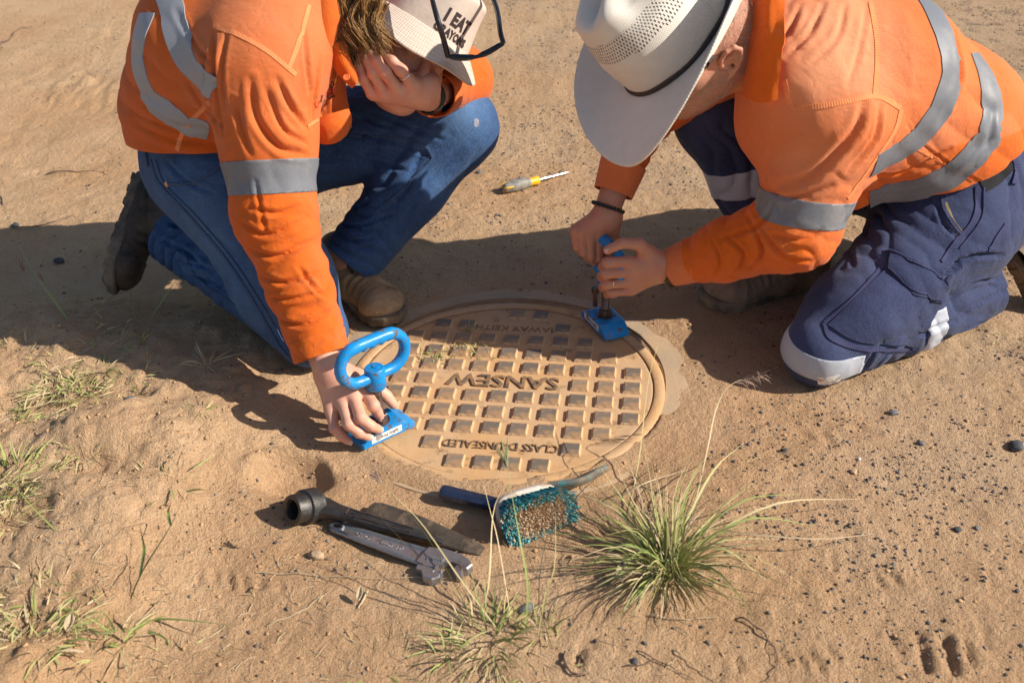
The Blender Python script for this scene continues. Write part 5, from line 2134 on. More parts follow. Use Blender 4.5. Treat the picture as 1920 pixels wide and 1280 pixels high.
# grey hair at the nape and stubble standing off the jaw
def strands(bv, area, n, ln, rad, material, parent, name, seed, droop=(0, 0, -.3), sel=None, segs=2):
    rg = np.random.default_rng(seed)
    V_, F_ = [], []
    for _ in range(n):
        p = area(rg)
        l, nn, _, _ = bv.find_nearest(Vector(p))
        if l is None or (sel and not sel(np.array(l))): continue
        l, nn = np.array(l), np.array(nn)
        d = unit(nn + rg.normal(size=3) * .45 + A3(droop))
        sd = unit(np.cross(d, rg.normal(size=3))) * rad
        L_ = ln * rg.uniform(.6, 1.3)
        b0 = len(V_)
        e = l + d * L_ * .5; t_ = l + unit(d + A3(droop) * 1.2) * L_
        V_ += [l - sd, l + sd, e - sd * .8, e + sd * .8, t_]
        F_ += [(b0, b0 + 1, b0 + 3, b0 + 2), (b0 + 2, b0 + 3, b0 + 4)]
    o = put(name, V_, F_, material, parent, smooth=False)
    o['kind'] = 'stuff'
    return o


bvH = BVHTree.FromPolygons(parts[0][0].tolist(), parts[0][1].tolist())
M_stub = mat('grey_stubble', (.40, .34, .29), rough=.7, bump=0, var=.4, vscale=300)


def jaw_area(rg):
    q = rg.choice((-1, 1))
    t = rg.random()
    p = A3((q * (.066 - .05 * t), -.01 + .085 * t, -.03 - .065 * rg.random() - .01 * t))
    return CR + MR @ p


strands(bvH, jaw_area, 2200, .0040, .00018, M_stub, bodyR, 'beard', 5, droop=-uR * .5)


def nape_area(rg):
    q = rg.uniform(-1, 1)
    a = math.pi / 2 + q * 1.75
    return CR + MR @ A3((.078 * math.cos(a), -.09 * abs(math.sin(a)) + .02 * rg.random(), -.05 + .13 * rg.random()))


strands(bvH, nape_area, 4200, .0065, .00022, M_stub, bodyR, 'hair', 6, droop=-uR * .9)

# --- straw hat
M_straw = None


def straw_nodes(c, base, hts, bump, bdist):
    n = c['N'].new('ShaderNodeAttribute'); n.attribute_name = 'uvw'
    sep = c['N'].new('ShaderNodeSeparateXYZ'); c['L'].new(n.outputs['Vector'], sep.inputs[0])
    u, v, k = sep.outputs
    a = c['math']('SINE', c['math']('MULTIPLY', u, 260)); b = c['math']('SINE', c['math']('MULTIPLY', v, 1250))
    wv = c['math']('MULTIPLY', a, b)
    # vent rows (k is 1 inside the open-work band)
    cu = c['math']('SINE', c['math']('MULTIPLY', u, 118)); cv = c['math']('SINE', c['math']('MULTIPLY', v, 640))
    hole = c['math']('GREATER_THAN', c['math']('ADD', c['math']('MULTIPLY', cu, cv), c['rng'](c['nz'](160, 2), .3, .7, -.25, .25)), .36)
    hole = c['math']('MULTIPLY', hole, c['math']('GREATER_THAN', k, .5))
    base = c['mix'](c['rng'](wv, -1, 1, 0, .22), base, (.50, .43, .35))
    base = c['mix'](hole, base, (.05, .04, .035))
    h = c['math']('ADD', c['math']('MULTIPLY', wv, .5), c['math']('MULTIPLY', hole, -1.5))
    return base, h, .45, .0012


M_straw = mat('cream_straw', (.80, .74, .65), rough=.6, build=straw_nodes, spec=.3, var=.04)
MR0, MH = MR, frame_head(A3((-.46, -.68, -.56)), A3((-.76, -.30, .60)))
HC = W(1302, 96, 1.86) + frame_head(A3((-.66, -.55, -.52)), A3((-.5, -.32, .8))) @ A3((0, .018, .050))                     # centre of the head opening
hatR = empty('hat', (0, 0, 0)); bpy.data.objects.remove(hatR)
HS = 1.19


def hatp(x, y, z, k=1.0):
    if k != 1: x, y, z = x * k, y * k, z * k * 1.05
    return HC + MH @ (A3((x, y, z)) * HS)


nt_, nr_ = 128, 34
V_, U_ = [], []
for j in range(nr_):
    t = j / (nr_ - 1)
    for i in range(nt_):
        q = 2 * math.pi * i / nt_
        cx_, sy_ = math.cos(q), math.sin(q)              # x to the left of the wearer, y forward
        ax_, ay_ = .083, .104
        bx_, by_ = .158, .192 + .012 * max(0, sy_)
        x, y = cx_ * (ax_ + (bx_ - ax_) * t), sy_ * (ay_ + (by_ - ay_) * t)
        side = abs(cx_) ** 1.6
        lift = side * (.046 * t ** 1.9) - (1 - side) * .030 * t ** 1.5
        x *= 1 - .04 * side * t ** 2
        z = lift + .0015 * math.sin(q * 5 + 2) * t
        V_.append(hatp(x, y, z)); U_.append((q, t * .12, 0))
idx = np.arange(nt_ * nr_).reshape(nr_, nt_)
Qb = np.stack([idx[:-1], idx[1:], np.roll(idx, -1, 1)[1:], np.roll(idx, -1, 1)[:-1]], -1).reshape(-1, 4)
brim = put('hat', V_, Qb, M_straw, PR, attrs={'uvw': np.array(U_)})
brim['label'] = 'cream straw cowboy hat with curled brim'
brim.modifiers.new('thickness', 'SOLIDIFY').thickness = .004
# crown with cattleman creases
V_, U_ = [], []
nr2 = 44
for j in range(nr2):
    t = j / (nr2 - 1)
    for i in range(nt_):
        q = 2 * math.pi * i / nt_
        cx_, sy_ = math.cos(q), math.sin(q)
        if t < .62:
            s_ = t / .62
            k_ = 1 - .13 * s_ ** 1.2
            x, y = cx_ * .083 * k_ * (1 - .06 * s_), sy_ * .104 * k_
            z = .118 * s_ * (1 - .10 * abs(sy_) * 0)
            z *= 1 + .10 * (sy_ < 0) * abs(sy_) - .12 * max(0, sy_) ** 2
            v = .118 * s_
        else:
            s_ = (t - .62) / .38
            k_ = .87 * math.cos(s_ * math.pi / 2) ** .62 if s_ < 1 else 0
            x, y = cx_ * .083 * .94 * k_, sy_ * .104 * k_
            z = .118 * (1 - .12 * max(0, sy_) ** 2 * k_) + .022 * math.sin(s_ * math.pi / 2)
            v = .118 + s_ * .06
        # centre crease and two front dents
        top = max(0, (z - .075) / .065)
        z -= .034 * top * math.exp(-(x / .016) ** 2) * math.exp(-((y) / .085) ** 4)
        for q2 in (-1, 1):
            dd_ = math.exp(-(((x - q2 * .058) / .024) ** 2 + ((y - .052) / .040) ** 2))
            z -= .030 * top * dd_
            x -= q2 * .016 * top * dd_
        V_.append(hatp(x, y, z, 1.0 + .13 * min(1, max(0, z) / .05))); U_.append((q, v, 1.0 if .060 < z < .088 and t < .62 else 0.0))
idx = np.arange(nt_ * nr2).reshape(nr2, nt_)
Qc = np.stack([idx[:-1], idx[1:], np.roll(idx, -1, 1)[1:], np.roll(idx, -1, 1)[:-1]], -1).reshape(-1, 4)
put('crown', V_, Qc, M_straw, brim, attrs={'uvw': np.array(U_)})
# folded edge of the brim, band and its knot tails
M_cord = mat('brown_leather_cord', (.045, .028, .024), rough=.6)
mb = MB()
pts = []
for i in range(97):
    q = 2 * math.pi * i / 96
    pts.append(hatp(math.cos(q) * .0855, math.sin(q) * .1065, .004 + .001 * math.sin(7 * q)))
for k in (0, .0045):
    mb.tube([p + uR * k for p in pts], .0030, 6, cap=False)
band = mb.build('hat_band', M_cord, brim)
band['kind'] = 'stuff'
bvB = BVHTree.FromPolygons([tuple(v.co) for v in brim.data.vertices], [tuple(p.vertices) for p in brim.data.polygons])
ribbon(bvB, [(1340, 100), (1300, 150), (1272, 180), (1249, 205)], .0075, .0045, 'cord_tail', M_cord, band)
ribbon(bvB, [(1340, 100), (1362, 70), (1388, 36), (1412, 4)], .0075, .0045, 'cord_tail', M_cord, band)
attach(PR)
# ================================================================== the worker on the left, in the printed bucket hat
PL = empty('person', G(500, 640), 'kneeling worker at left in blue jeans and orange shirt, hand over face, cream printed hat', 'person')
P0, P1, P2, P3, NK = W(400, 300, 2.13), W(395, 205, 2.10), W(425, 95, 2.04), W(520, 20, 1.99), W(606, -22, 2.04)
shN, elN, wrN = W(492, 128, 1.90), W(514, 400, 1.80), W(606, 672, 1.665)
shF, elF, wrF = W(660, 20, 2.22), W(862, 150, 2.26), W(803, 182, 2.06)
kneeN, hipN, ankN = W(582, 618, 1.835), W(420, 330, 2.03), W(330, 442, 2.13)
kneeF, hipF, ankF = W(858, 238, 2.22), W(520, 265, 2.28), W(655, 492, 2.11)

S = Solid(.05)
S.cone(W(412, 300, 2.12), W(400, 205, 2.09), .162, .164, tag=0)
S.cone(W(400, 205, 2.09), P2, .164, .158, tag=0)
S.cone(P2, P3, .158, .10, tag=0)
S.cone(P3, NK, .10, .062, tag=0, k=.05)
S.cone(W(500, 60, 1.95), W(640, 20, 2.20), .10, .085, tag=0, k=.05)
S.cone(W(566, 90, 2.0), W(596, 222, 2.01), .058, .062, tag=0, k=.06)       # shirt front
S.cone(W(480, 110, 2.0), shN, .12, .100, tag=1, k=.05)
S.cone(shN, shN + (elN - shN) * .5, .100, .083, tag=1, k=.04)
S.cone(shN + (elN - shN) * .5, elN, .083, .071, tag=1, k=.03)
S.cone(elN, elN + (wrN - elN) * .5, .071, .058, tag=2, k=.03)
S.cone(elN + (wrN - elN) * .5, elN + (wrN - elN) * .98, .058, .049, tag=2, k=.02)
S.cone(shF, elF, .085, .066, tag=3, k=.05)
S.cone(elF, elF + (wrF - elF) * .8, .062, .044, tag=4, k=.03)
g = Garment(S, .0043)
dA, dF, dFF = unit(elN - shN), unit(wrN - elN), unit(wrF - elF)
g.fold(elN + (wrN - elN) * .25, .13, dF + A3((.35, 0, .3)), .046, .006, 63, tags=(1, 2))
g.fold(elN + (wrN - elN) * .7, .10, dF + A3((-.4, 0, -.1)), .042, .006, 66, tags=(2,))
g.fold(shN * .45 + elN * .55, .10, dA * .25 + A3((1, 0, .1)), .060, .005, 69, tags=(1,))
g.fold(W(360, 230, 1.98), .16, (.45, .1, .9), .065, .010, 72, tags=(0,))
g.fold(W(600, 180, 1.95), .10, (1, -.3, .0), .035, .008, 75, tags=(0,))
g.rumple(.05, .0016, 77)
g.crease([([(470, 150), (480, 220), (520, 275), (570, 290)], 16, 8), ([(520, 150), (545, 200), (575, 240)], 14, 7), ([(440, 190), (455, 250), (470, 290)], 14, 5),
          ([(425, 60), (415, 130), (420, 200)], 12, 5), ([(400, 60), (402, 140), (418, 250)], 13, 7), ([(380, 90), (385, 170), (410, 250)], 14, 6),
          ([(350, 150), (380, 200), (415, 235)], 14, 5), ([(500, 170), (530, 240), (575, 270)], 12, 6), ([(470, 390), (520, 400), (560, 385)], 12, 5),
          ([(455, 420), (500, 440), (580, 410)], 12, 6), ([(470, 470), (520, 480), (590, 450)], 12, 6), ([(490, 520), (540, 530), (605, 505)], 11, 6),
          ([(500, 560), (550, 560), (615, 545)], 10, 5), ([(510, 590), (560, 610), (625, 580)], 11, 7), ([(560, 500), (590, 540), (620, 560)], 10, 6),
          ([(480, 340), (490, 400), (500, 440)], 10, 4), ([(250, 230), (320, 262), (410, 268)], 18, 5), ([(260, 190), (320, 230), (400, 245)], 16, 4),
          ([(600, 110), (590, 180), (585, 240)], 12, 5), ([(625, 110), (615, 170), (612, 215)], 10, 4), ([(570, 60), (575, 120), (580, 170)], 12, 5),
          ([(330, 20), (370, 90), (400, 120)], 14, 4)])
nrm = g.normals(); V = g.V; T = tri(g.Q)
wear = np.clip(.95 * np.exp(-(np.linalg.norm(V - W(500, 60, 1.90), axis=1) / .12) ** 2) + .35 * np.exp(-(np.linalg.norm(V - W(490, 200, 1.85), axis=1) / .12) ** 2), 0, 1)
att = {'wear': wear, 'tg': g.tag.astype(float), 'n0': nrm}
bvL = g.bvh()
hp_ = [np.array(hit(bvL, *q)[0]) for q in ((266, 272), (330, 288), (405, 284))]
hn = unit(A3((-.02, .15, 1)))
hc = hp_[1]
fh = (V - hc) @ hn + .5 * (g.tag > 0)
Vc, Tc, Ac = clip(V, T, fh, att)
cuffN = elN + (wrN - elN) * .955
Vc, Tc, Ac = clip(Vc, Tc, np.where(np.round(Ac['tg']) == 2, (elN + (wrN - elN) * .87 - Vc) @ dF, 1.), Ac)
Vc, Tc, Ac = clip(Vc, Tc, np.where(np.round(Ac['tg']) == 4, (elF + (wrF - elF) * .80 - Vc) @ dFF, 1.), Ac)
shirtL = put('shirt', Vc, Tc, M_orange2, PL, attrs={'wear': Ac['wear']})
sm = shirtL.modifiers.new('thickness', 'SOLIDIFY'); sm.thickness = .0028; sm.offset = -1
tg, nn = np.round(Ac['tg']), Ac['n0']
bvL = BVHTree.FromPolygons(Vc.tolist(), Tc.tolist())
for pts in ([(300, -40), (318, 0), (328, 50), (345, 100), (368, 138), (398, 170)], [(274, 24), (258, 80), (262, 140), (290, 190), (330, 225), (392, 248)]):
    ribbon(bvL, pts, .050, .0018, 'reflective_tape', M_tape2, shirtL, n=40, seg=10)
r = bands(Vc, Tc, tg, W(498, 332, 1.75), dA + A3((-.0, 0, .0)), .029, (1, 2), None, .0014, nn)
if r: put('reflective_tape', r[0], r[1], M_tape, shirtL)
# cuff of the near sleeve, unbuttoned
def cuff_tube(c1, c2, r1, r2, material, parent, wearv, flat=None):
    S = Solid(.004); S.cone(c1 - unit(c2 - c1) * .02, c2 + unit(c2 - c1) * .02, r1, r2, flat=flat)
    Vq, Qq = surfnet(S, *S.bounds(.01), .004)
    Tq = tri(Qq); d = unit(c2 - c1)
    Vq, Tq, _ = clip(Vq, Tq, (Vq - c1) @ d); Vq, Tq, _ = clip(Vq, Tq, (c2 - Vq) @ d)
    Vq = Vq + vnormals(Vq, Tq) * (.0022 * noise(Vq * 45, 2) + .0008 * noise(Vq * 120, 5))[:, None]
    o = put('cuff', Vq, Tq, material, parent, attrs={'wear': np.full(len(Vq), wearv)})
    o.modifiers.new('thickness', 'SOLIDIFY').thickness = .003
    return o


cuff_tube(elN + (wrN - elN) * .845, cuffN + dF * .006, .0545, .0520, M_orange2, shirtL, .05)
cuff_tube(elF + (wrF - elF) * .66, elF + (wrF - elF) * .86, .050, .046, M_orange2, shirtL, .1)
for pts in ([(400, 50), (440, 62), (500, 95), (555, 140)], [(580, 10), (560, 80), (540, 130)], [(330, 288), (348, 240), (395, 190)]):
    ribbon(bvL, pts, .008, .0012, 'seam', M_seamO, shirtL)
M_btn = mat('orange_button', (.80, .20, .06), rough=.4)


def button(px, py, bv, parent, r=.0062):
    l, n_ = hit(bv, px, py)
    if l is None: return
    mb = MB(); mb.lathe([(r * .9, 0), (r, .0012), (r * .9, .0024), (r * .55, .0018), (0, .0018)], c=np.array(l + n_ * .001), n=16, M=frame(np.cross(n_, (0, .2, 1)), n_), cap=False)
    mb.build('button', M_btn, parent)


button(505, 577, bvL, shirtL, .0055)
# pocket with its flap hanging open, placket and collar
sheet([[W(578, 232, 1.93), W(604, 219, 1.915), W(630, 212, 1.92), W(652, 205, 1.945)], [W(584, 248, 1.915), W(610, 240, 1.900), W(636, 234, 1.905), W(658, 225, 1.935)],
       [W(592, 266, 1.920), W(612, 270, 1.905), W(634, 266, 1.91), W(652, 248, 1.935)]], 'pocket_flap', M_orange2, shirtL, 14, 10, .0018, rump=.0012, seed=21)
ribbon(bvL, [(577, 236), (606, 220), (648, 206)], .004, .0012, 'seam', M_seamO, shirtL)
col = [[W(584, -30, 1.955), W(584, 30, 1.93), W(582, 60, 1.92), W(586, 92, 1.915)],
       [W(600, -30, 1.94), W(604, 30, 1.915), W(602, 62, 1.91), W(596, 96, 1.905)],
       [W(622, -30, 1.94), W(625, 30, 1.92), W(622, 62, 1.915), W(618, 88, 1.915)],
       [W(638, -30, 1.96), W(640, 30, 1.945), W(636, 60, 1.94), W(632, 86, 1.94)]]
sheet(col, 'collar', M_orange2, shirtL, 16, 10, .0016, rump=.001, seed=8)
col = [[W(612, 84, 1.935), W(622, 120, 1.93), W(640, 145, 1.93), W(660, 165, 1.94)],
       [W(630, 80, 1.925), W(642, 112, 1.92), W(656, 138, 1.92), W(668, 156, 1.93)],
       [W(646, 76, 1.94), W(654, 106, 1.94), W(664, 130, 1.94), W(670, 148, 1.95)]]
pk = sheet(col, 'placket', M_orange2, shirtL, 14, 8, .0016, rump=.001, seed=9)
mb = MB()
l = W(650, 145, 1.918)
mb.lathe([(.0055, 0), (.0062, .0012), (.0055, .0024), (.003, .0018), (0, .0018)], c=l, n=16, M=frame((1, 0, .2), (-.1, -.85, .5)), cap=False)
mb.build('button', M_btn, pk)
# dark undershirt at the open neck
sheet([[W(645, 70, 1.99), W(654, 95, 1.98), W(664, 128, 1.985)], [W(660, 70, 1.985), W(668, 95, 1.98), W(676, 124, 1.985)], [W(680, 70, 2.01), W(690, 95, 2.01), W(694, 118, 2.01)]],
      'undershirt', mat('black_undershirt', (.015, .014, .016), rough=.9), PL, 10, 8, .001)
# loose cuff flap hanging under the far wrist
sheet([[W(792, 178, 2.085), W(806, 200, 2.09), W(820, 222, 2.10)], [W(808, 160, 2.09), W(822, 178, 2.09), W(826, 205, 2.10)],
       [W(830, 148, 2.10), W(836, 165, 2.10), W(834, 182, 2.11)], [W(850, 140, 2.12), W(850, 146, 2.12), W(842, 152, 2.12)]],
      'cuff_flap', M_orange2, shirtL, 12, 10, .0016, rump=.002, seed=12)
# printing over the pocket
M_redp = mat('red_embroidery', (.55, .015, .012), rough=.7, bump=.2)


def text_on(bv, body, px, py, size, px2, py2, material, parent, lift=.0012, bold=0.01, shear=0):
    l, n_ = hit(bv, px, py)
    l2, _ = hit(bv, px2, py2)
    if l is None or l2 is None: return
    Mx = frame(np.array(l2 - l), np.array(n_))
    V_, F_ = text_mesh(body, size, .0002, bold * size)
    out = []
    for v in V_:
        q = np.array(l) + Mx @ A3((v[0] + shear * v[1], v[1], 0))
        lo_, no_, _, _ = bv.find_nearest(Vector(q))
        out.append(np.array(lo_ + no_ * (lift + v[2])))
    put('lettering', out, F_, material, parent, smooth=False)


text_on(bvL, 'ED', 620, 160, .018, 630, 158, M_ink, shirtL, bold=.02)
text_on(bvL, 'OR', 620, 173, .020, 630, 170, M_redp, shirtL, bold=.03)
text_on(bvL, 'ctor.com', 617, 183, .0095, 627, 179, M_ink, shirtL)
text_on(bvL, 'X', 602, 186, .018, 612, 182, M_ink, shirtL)
text_on(bvL, 'U', 594, 197, .015, 604, 190, M_redp, shirtL, bold=.02)

# --- jeans
S = Solid(.05)
S.cone(P0 + A3((.03, 0, 0)), P0 + (P1 - P0) * .8, .128, .130, tag=0)
S.cone(P0 + A3((.03, 0, 0)), hipN + A3((.01, 0, 0)), .128, .124, tag=0)
S.cone(P0, hipF, .145, .115, tag=0)
S.cone(hipN + A3((.01, 0, 0)), kneeN + (hipN - kneeN) * .3, .124, .095, tag=1, k=.05)
S.cone(kneeN + (hipN - kneeN) * .3, kneeN, .095, .070, tag=1, k=.04)
S.cone(kneeN, kneeN + (ankN - kneeN) * .5, .066, .064, tag=2, k=.018)
S.cone(kneeN + (ankN - kneeN) * .5, ankN + (ankN - kneeN) * .02, .064, .066, tag=2, k=.012)
S.cone(hipF, kneeF, .120, .082, tag=3, k=.06)
S.cone(kneeF, kneeF + (ankF - kneeF) * .45, .078, .074, tag=4, k=.035)
S.cone(kneeF + (ankF - kneeF) * .45, kneeF + (ankF - kneeF) * 1.0, .074, .064, tag=4, k=.03)
g = Garment(S, .0050)
dT, dS, dS2 = unit(kneeN - hipN), unit(ankN - kneeN), unit(ankF - kneeF)
g.fold(W(350, 500, 2.02), .12, dS * .9 + A3((.1, 0, .5)), .032, .013, 81, tags=(2,))
g.fold(W(500, 300, 2.0), .14, (.3, .1, 1), .045, .010, 84, tags=(0, 1, 3))
g.fold(W(640, 250, 2.15), .13, (.25, .1, 1), .038, .009, 86, tags=(3,))
g.fold(W(770, 340, 2.12), .15, (.7, 0, -.7), .050, .008, 88, tags=(3, 4))
g.fold(W(650, 440, 2.06), .08, dS2, .028, .010, 90, tags=(4,))
g.rumple(.05, .0015, 91)
g.crease([([(300, 450), (345, 470), (380, 500)], 12, 8), ([(320, 420), (370, 440), (410, 480)], 12, 8), ([(350, 520), (400, 530), (440, 560)], 11, 6),
          ([(330, 490), (380, 500), (430, 520)], 10, 6), ([(600, 380), (640, 400), (690, 380)], 12, 6), ([(606, 405), (660, 425), (740, 400)], 11, 5),
          ([(620, 440), (660, 452), (700, 445)], 9, 5), ([(640, 250), (720, 262), (800, 290)], 12, 5), ([(700, 210), (760, 235), (830, 262)], 12, 4),
          ([(660, 200), (700, 230), (740, 240)], 10, 5), ([(600, 300), (680, 300), (760, 320)], 12, 5), ([(310, 300), (350, 340), (395, 360)], 12, 4),
          ([(480, 300), (500, 350), (560, 400)], 12, 4)])
nrm = g.normals(); V = g.V.copy(); T = tri(g.Q)
V[:, 2] = np.maximum(V[:, 2], .004)
wear = np.clip(.62 * np.exp(-(np.linalg.norm(V - W(600, 520, 1.80), axis=1) / .10) ** 2) + .5 * np.exp(-(np.linalg.norm(V - W(590, 380, 1.88), axis=1) / .09) ** 2)
               + .6 * np.exp(-(np.linalg.norm(V - W(870, 190, 2.16), axis=1) / .06) ** 2) + .30 * np.exp(-(np.linalg.norm(V - W(440, 420, 1.90), axis=1) / .12) ** 2) + .06, 0, 1)
Vc, Tc, Ac = clip(V, T, np.where(g.tag == 2, (ankN - V) @ dS, 1.), {'wear': wear, 'tg': g.tag.astype(float)})
Vc, Tc, Ac = clip(Vc, Tc, np.where(np.round(Ac['tg']) == 4, (kneeF + (ankF - kneeF) * .99 - Vc) @ dS2, 1.), Ac)
jeans = put('jeans', Vc, Tc, M_denim, PL, attrs={'wear': Ac['wear']})
jeans.modifiers.new('thickness', 'SOLIDIFY').thickness = .003
jeans.modifiers[0].offset = -1
bvJ = BVHTree.FromPolygons(Vc.tolist(), Tc.tolist())
for pts, w_ in (([(310, 345), (360, 344), (400, 322), (425, 300)], .005), ([(283, 300), (300, 345), (352, 400), (420, 480), (470, 555), (520, 640), (548, 676)], .006),
                ([(292, 300), (312, 348), (364, 400), (432, 480), (482, 555), (532, 640)], .003),
                ([(655, 256), (720, 256), (790, 270), (812, 296)], .004), ([(812, 296), (760, 350), (700, 400)], .003), ([(345, 470), (370, 520), (440, 570)], .004)):
    ribbon(bvJ, pts, w_, .0022, 'seam', M_seamD, jeans)
l, n_ = hit(bvJ, 313, 346)
mb = MB(); mb.lathe([(.006, 0), (.006, .001), (.003, .0032), (0, .0036)], c=np.array(l), n=14, M=frame(np.cross(n_, (0, .2, 1)), n_), cap=False)
mb.build('rivet', mat('copper_rivet', (.70, .32, .12), rough=.35, metal=1, bump=0), jeans)
ribbon(bvJ, [(268, 262), (274, 285), (280, 312)], .010, .005, 'belt_loop', M_seamD, jeans)
# worn patch on the knee, maker's tag
pt = patch(bvJ, [(889, 224), (893, 222), (898, 225)], [(889, 236), (893, 239), (898, 235)], .0003, 'worn_patch', mat('frayed_knee', (.26, .26, .33), var=.5, vscale=500, rough=.9), jeans, 8, 8)
tgp = patch(bvJ, [(644, 240), (652, 234), (658, 230)], [(650, 254), (657, 250), (662, 244)], .0012, 'woven_tag', M_ink, jeans, 6, 4)
text_on(bvJ, 'TRU', 653, 243, .011, 658, 238, mat('white_thread', (.7, .7, .7), bump=0), tgp, lift=.0022)

# --- boots
tf = G(746, 614, .0)
boot(tf, tf + unit(A3((ankF[0], ankF[1], 0)) - tf) * .275, (0, 0, 1), M_bootL, ankF + unit(kneeF - ankF) * .075, 'boot', PL, lacecol=M_lace, shaft_r=.047, label='dusty tan lace up boot planted beside the cover')
tz = W(190, 540, 2.045)
hz = W(258, 322, 2.24)
boot(tz, hz, unit(A3((.93, .33, .12))), M_bootD, ankN + A3((.02, 0, 0)), 'boot', PL, shaft_r=.056, label='dark boot standing on its toe with the sole showing')

# --- body
CL = W(762, 96, 2.09)
fL, uL = A3((.46, -.88, .04)), A3((.58, .27, .77))
ML = frame_head(fL, uL)
hs = head_solid(CL, ML, W(680, 20, 2.12), neck_r=.055)
parts = [surfnet(hs, *hs.bounds(.02), .0030), ear_solid(CL, ML, 1), ear_solid(CL, ML, -1)]
skin = Solid(.04)
skin.chain([P0, P1, P2, P3, NK], [.10, .11, .11, .07, .05])
skin.chain([P3, shN, elN, elN + (wrN - elN) * .95], [.05, .06, .042, .026])
skin.chain([P3, shF, elF, elF + (wrF - elF) * .95], [.05, .06, .042, .026])
skin.chain([P0, hipN, kneeN, ankN], [.1, .08, .048, .035])
skin.chain([P0, hipF, kneeF, ankF], [.1, .08, .05, .035])
parts.append(surfnet(skin, *skin.bounds(.03), .011))
gg = lambda px, py, z: G(px, py, z / 1000)
Z0 = 6
fing = [
    [(gg(684, 733, 84 + Z0), .0112), (gg(700, 760, 74 + Z0), .0110), (gg(707, 772, 50 + Z0), .0092), (gg(712, 780, 37 + Z0), .0082)],
    [(gg(664, 744, 84 + Z0), .0112), (gg(676, 783, 66 + Z0), .0108), (gg(695, 798, 48 + Z0), .0093), (gg(708, 804, 33 + Z0), .0083)],
    [(gg(643, 754, 76 + Z0), .0108), (gg(654, 795, 56 + Z0), .0104), (gg(673, 811, 38 + Z0), .0091), (gg(689, 818, 25 + Z0), .0081)],
    [(gg(620, 768, 62 + Z0), .0098), (gg(627, 803, 40 + Z0), .0093), (gg(639, 817, 24 + Z0), .0082), (gg(652, 826, 12 + Z0), .0073)]]
thumb = [(gg(672, 705, 92), .0150), (gg(702, 722, 80), .0125), (gg(724, 742, 58), .0105), (gg(738, 758, 42), .0090)]
palm = [((gg(634, 700, 118), .022), (gg(681, 730, 92), .0135)), ((gg(626, 702, 118), .022), (gg(661, 741, 90), .0135)),
        ((gg(618, 704, 114), .021), (gg(641, 752, 82), .0130)), ((gg(612, 708, 108), .019), (gg(620, 766, 68), .0120)), ((gg(640, 698, 112), .020), (gg(676, 708, 92), .016))]
wv = G(612, 682, .135)
f, lo, hi = hand_solid(wv, elN + (wrN - elN) * .80, palm, fing, thumb, wr=.0265)
parts.append(surfnet(f, lo, hi, .0019))
y1 = 1.965
hq = lambda px, py, d=0: W(px, py, y1 + d / 1000)
fing2 = [
    [(hq(697, 174, 0), .0105), (hq(682, 148, -6), .0100), (hq(675, 126, 2), .0088), (hq(675, 111, 10), .0080)],
    [(hq(720, 172, -6), .0112), (hq(700, 138, -14), .0106), (hq(689, 112, -4), .0093), (hq(683, 94, 6), .0083)],
    [(hq(748, 170, -10), .0118), (hq(722, 136, -20), .0112), (hq(706, 113, -12), .0097), (hq(696, 98, -2), .0088)],
    [(hq(776, 160, -8), .0120), (hq(752, 132, -20), .0112), (hq(736, 114, -14), .0098), (hq(725, 104, -4), .0090)]]
thumb2 = [(hq(806, 164, 18), .0140), (hq(812, 150, 28), .0120), (hq(806, 140, 40), .0105), (hq(798, 132, 48), .0092)]
palm2 = [((hq(790, 182, 22), .022), (hq(702, 176, 2), .0135)), ((hq(792, 178, 18), .023), (hq(724, 174, -2), .0145)),
         ((hq(794, 174, 18), .024), (hq(750, 170, -4), .0150)), ((hq(798, 168, 20), .023), (hq(778, 160, -2), .0155)), ((hq(800, 168, 24), .020), (hq(806, 156, 16), .016))]
f, lo, hi = hand_solid(wrF - dFF * .0 + A3((0, 0, 0)), elF + (wrF - elF) * .7, palm2, fing2, thumb2, wr=.028)
parts.append(surfnet(f, lo, hi, .0019))
V, Q = join(parts)
bodyL = put('body', V, Q, M_skinL, PL, attrs={'beard': np.zeros(len(V))})
for ch, up_ in ((fing, A3((-.25, -.55, .8))),):
    for i, c in enumerate(ch):
        t, b_ = c[-1][0], c[-2][0]
        d = unit(t - b_); u_ = up_ - d * up_.dot(d)
        nail(t + unit(u_) * -.0004 + d * .002, d, u_, bodyL, c[-1][1] * .98)
for i, c in enumerate(fing2):
    t, b_ = c[-1][0], c[-2][0]
    d = unit(t - b_); u_ = A3((-.1, -.85, .5)); u_ = u_ - d * u_.dot(d)
    nail(t + d * .002, d, u_, bodyL, c[-1][1] * .98)
a, b = fing2[3][0][0], fing2[3][1][0]
c = a + (b - a) * .70
mb = MB()
Mr_ = frame(b - a)
mb.tube([c + Mr_ @ A3((0, .0118 * math.cos(q), .0118 * math.sin(q))) for q in np.linspace(0, 2 * math.pi, 25)], .0017, 8, cap=False)
mb.build('silver_ring', mat('silver', (.75, .75, .76), rough=.2, metal=1, bump=0), PL)
Mb = frame(wrF - elF)
mb = MB()
c = wrF - dFF * .002
prof = []
V_, F_ = [], []
for i, (x, r_) in enumerate(((-.009, .030), (-.008, .0325), (.008, .0325), (.009, .030))):
    for k in range(28):
        q = 2 * math.pi * k / 28
        V_.append(c + Mb @ A3((x, r_ * math.cos(q), r_ * math.sin(q))))
for i in range(3):
    for k in range(28): F_.append((i * 28 + k, (i + 1) * 28 + k, (i + 1) * 28 + (k + 1) % 28, i * 28 + (k + 1) % 28))
mb.add(V_, F_)
mb.build('wristband', mat('dark_wristband', (.03, .045, .05), rough=.8), PL)

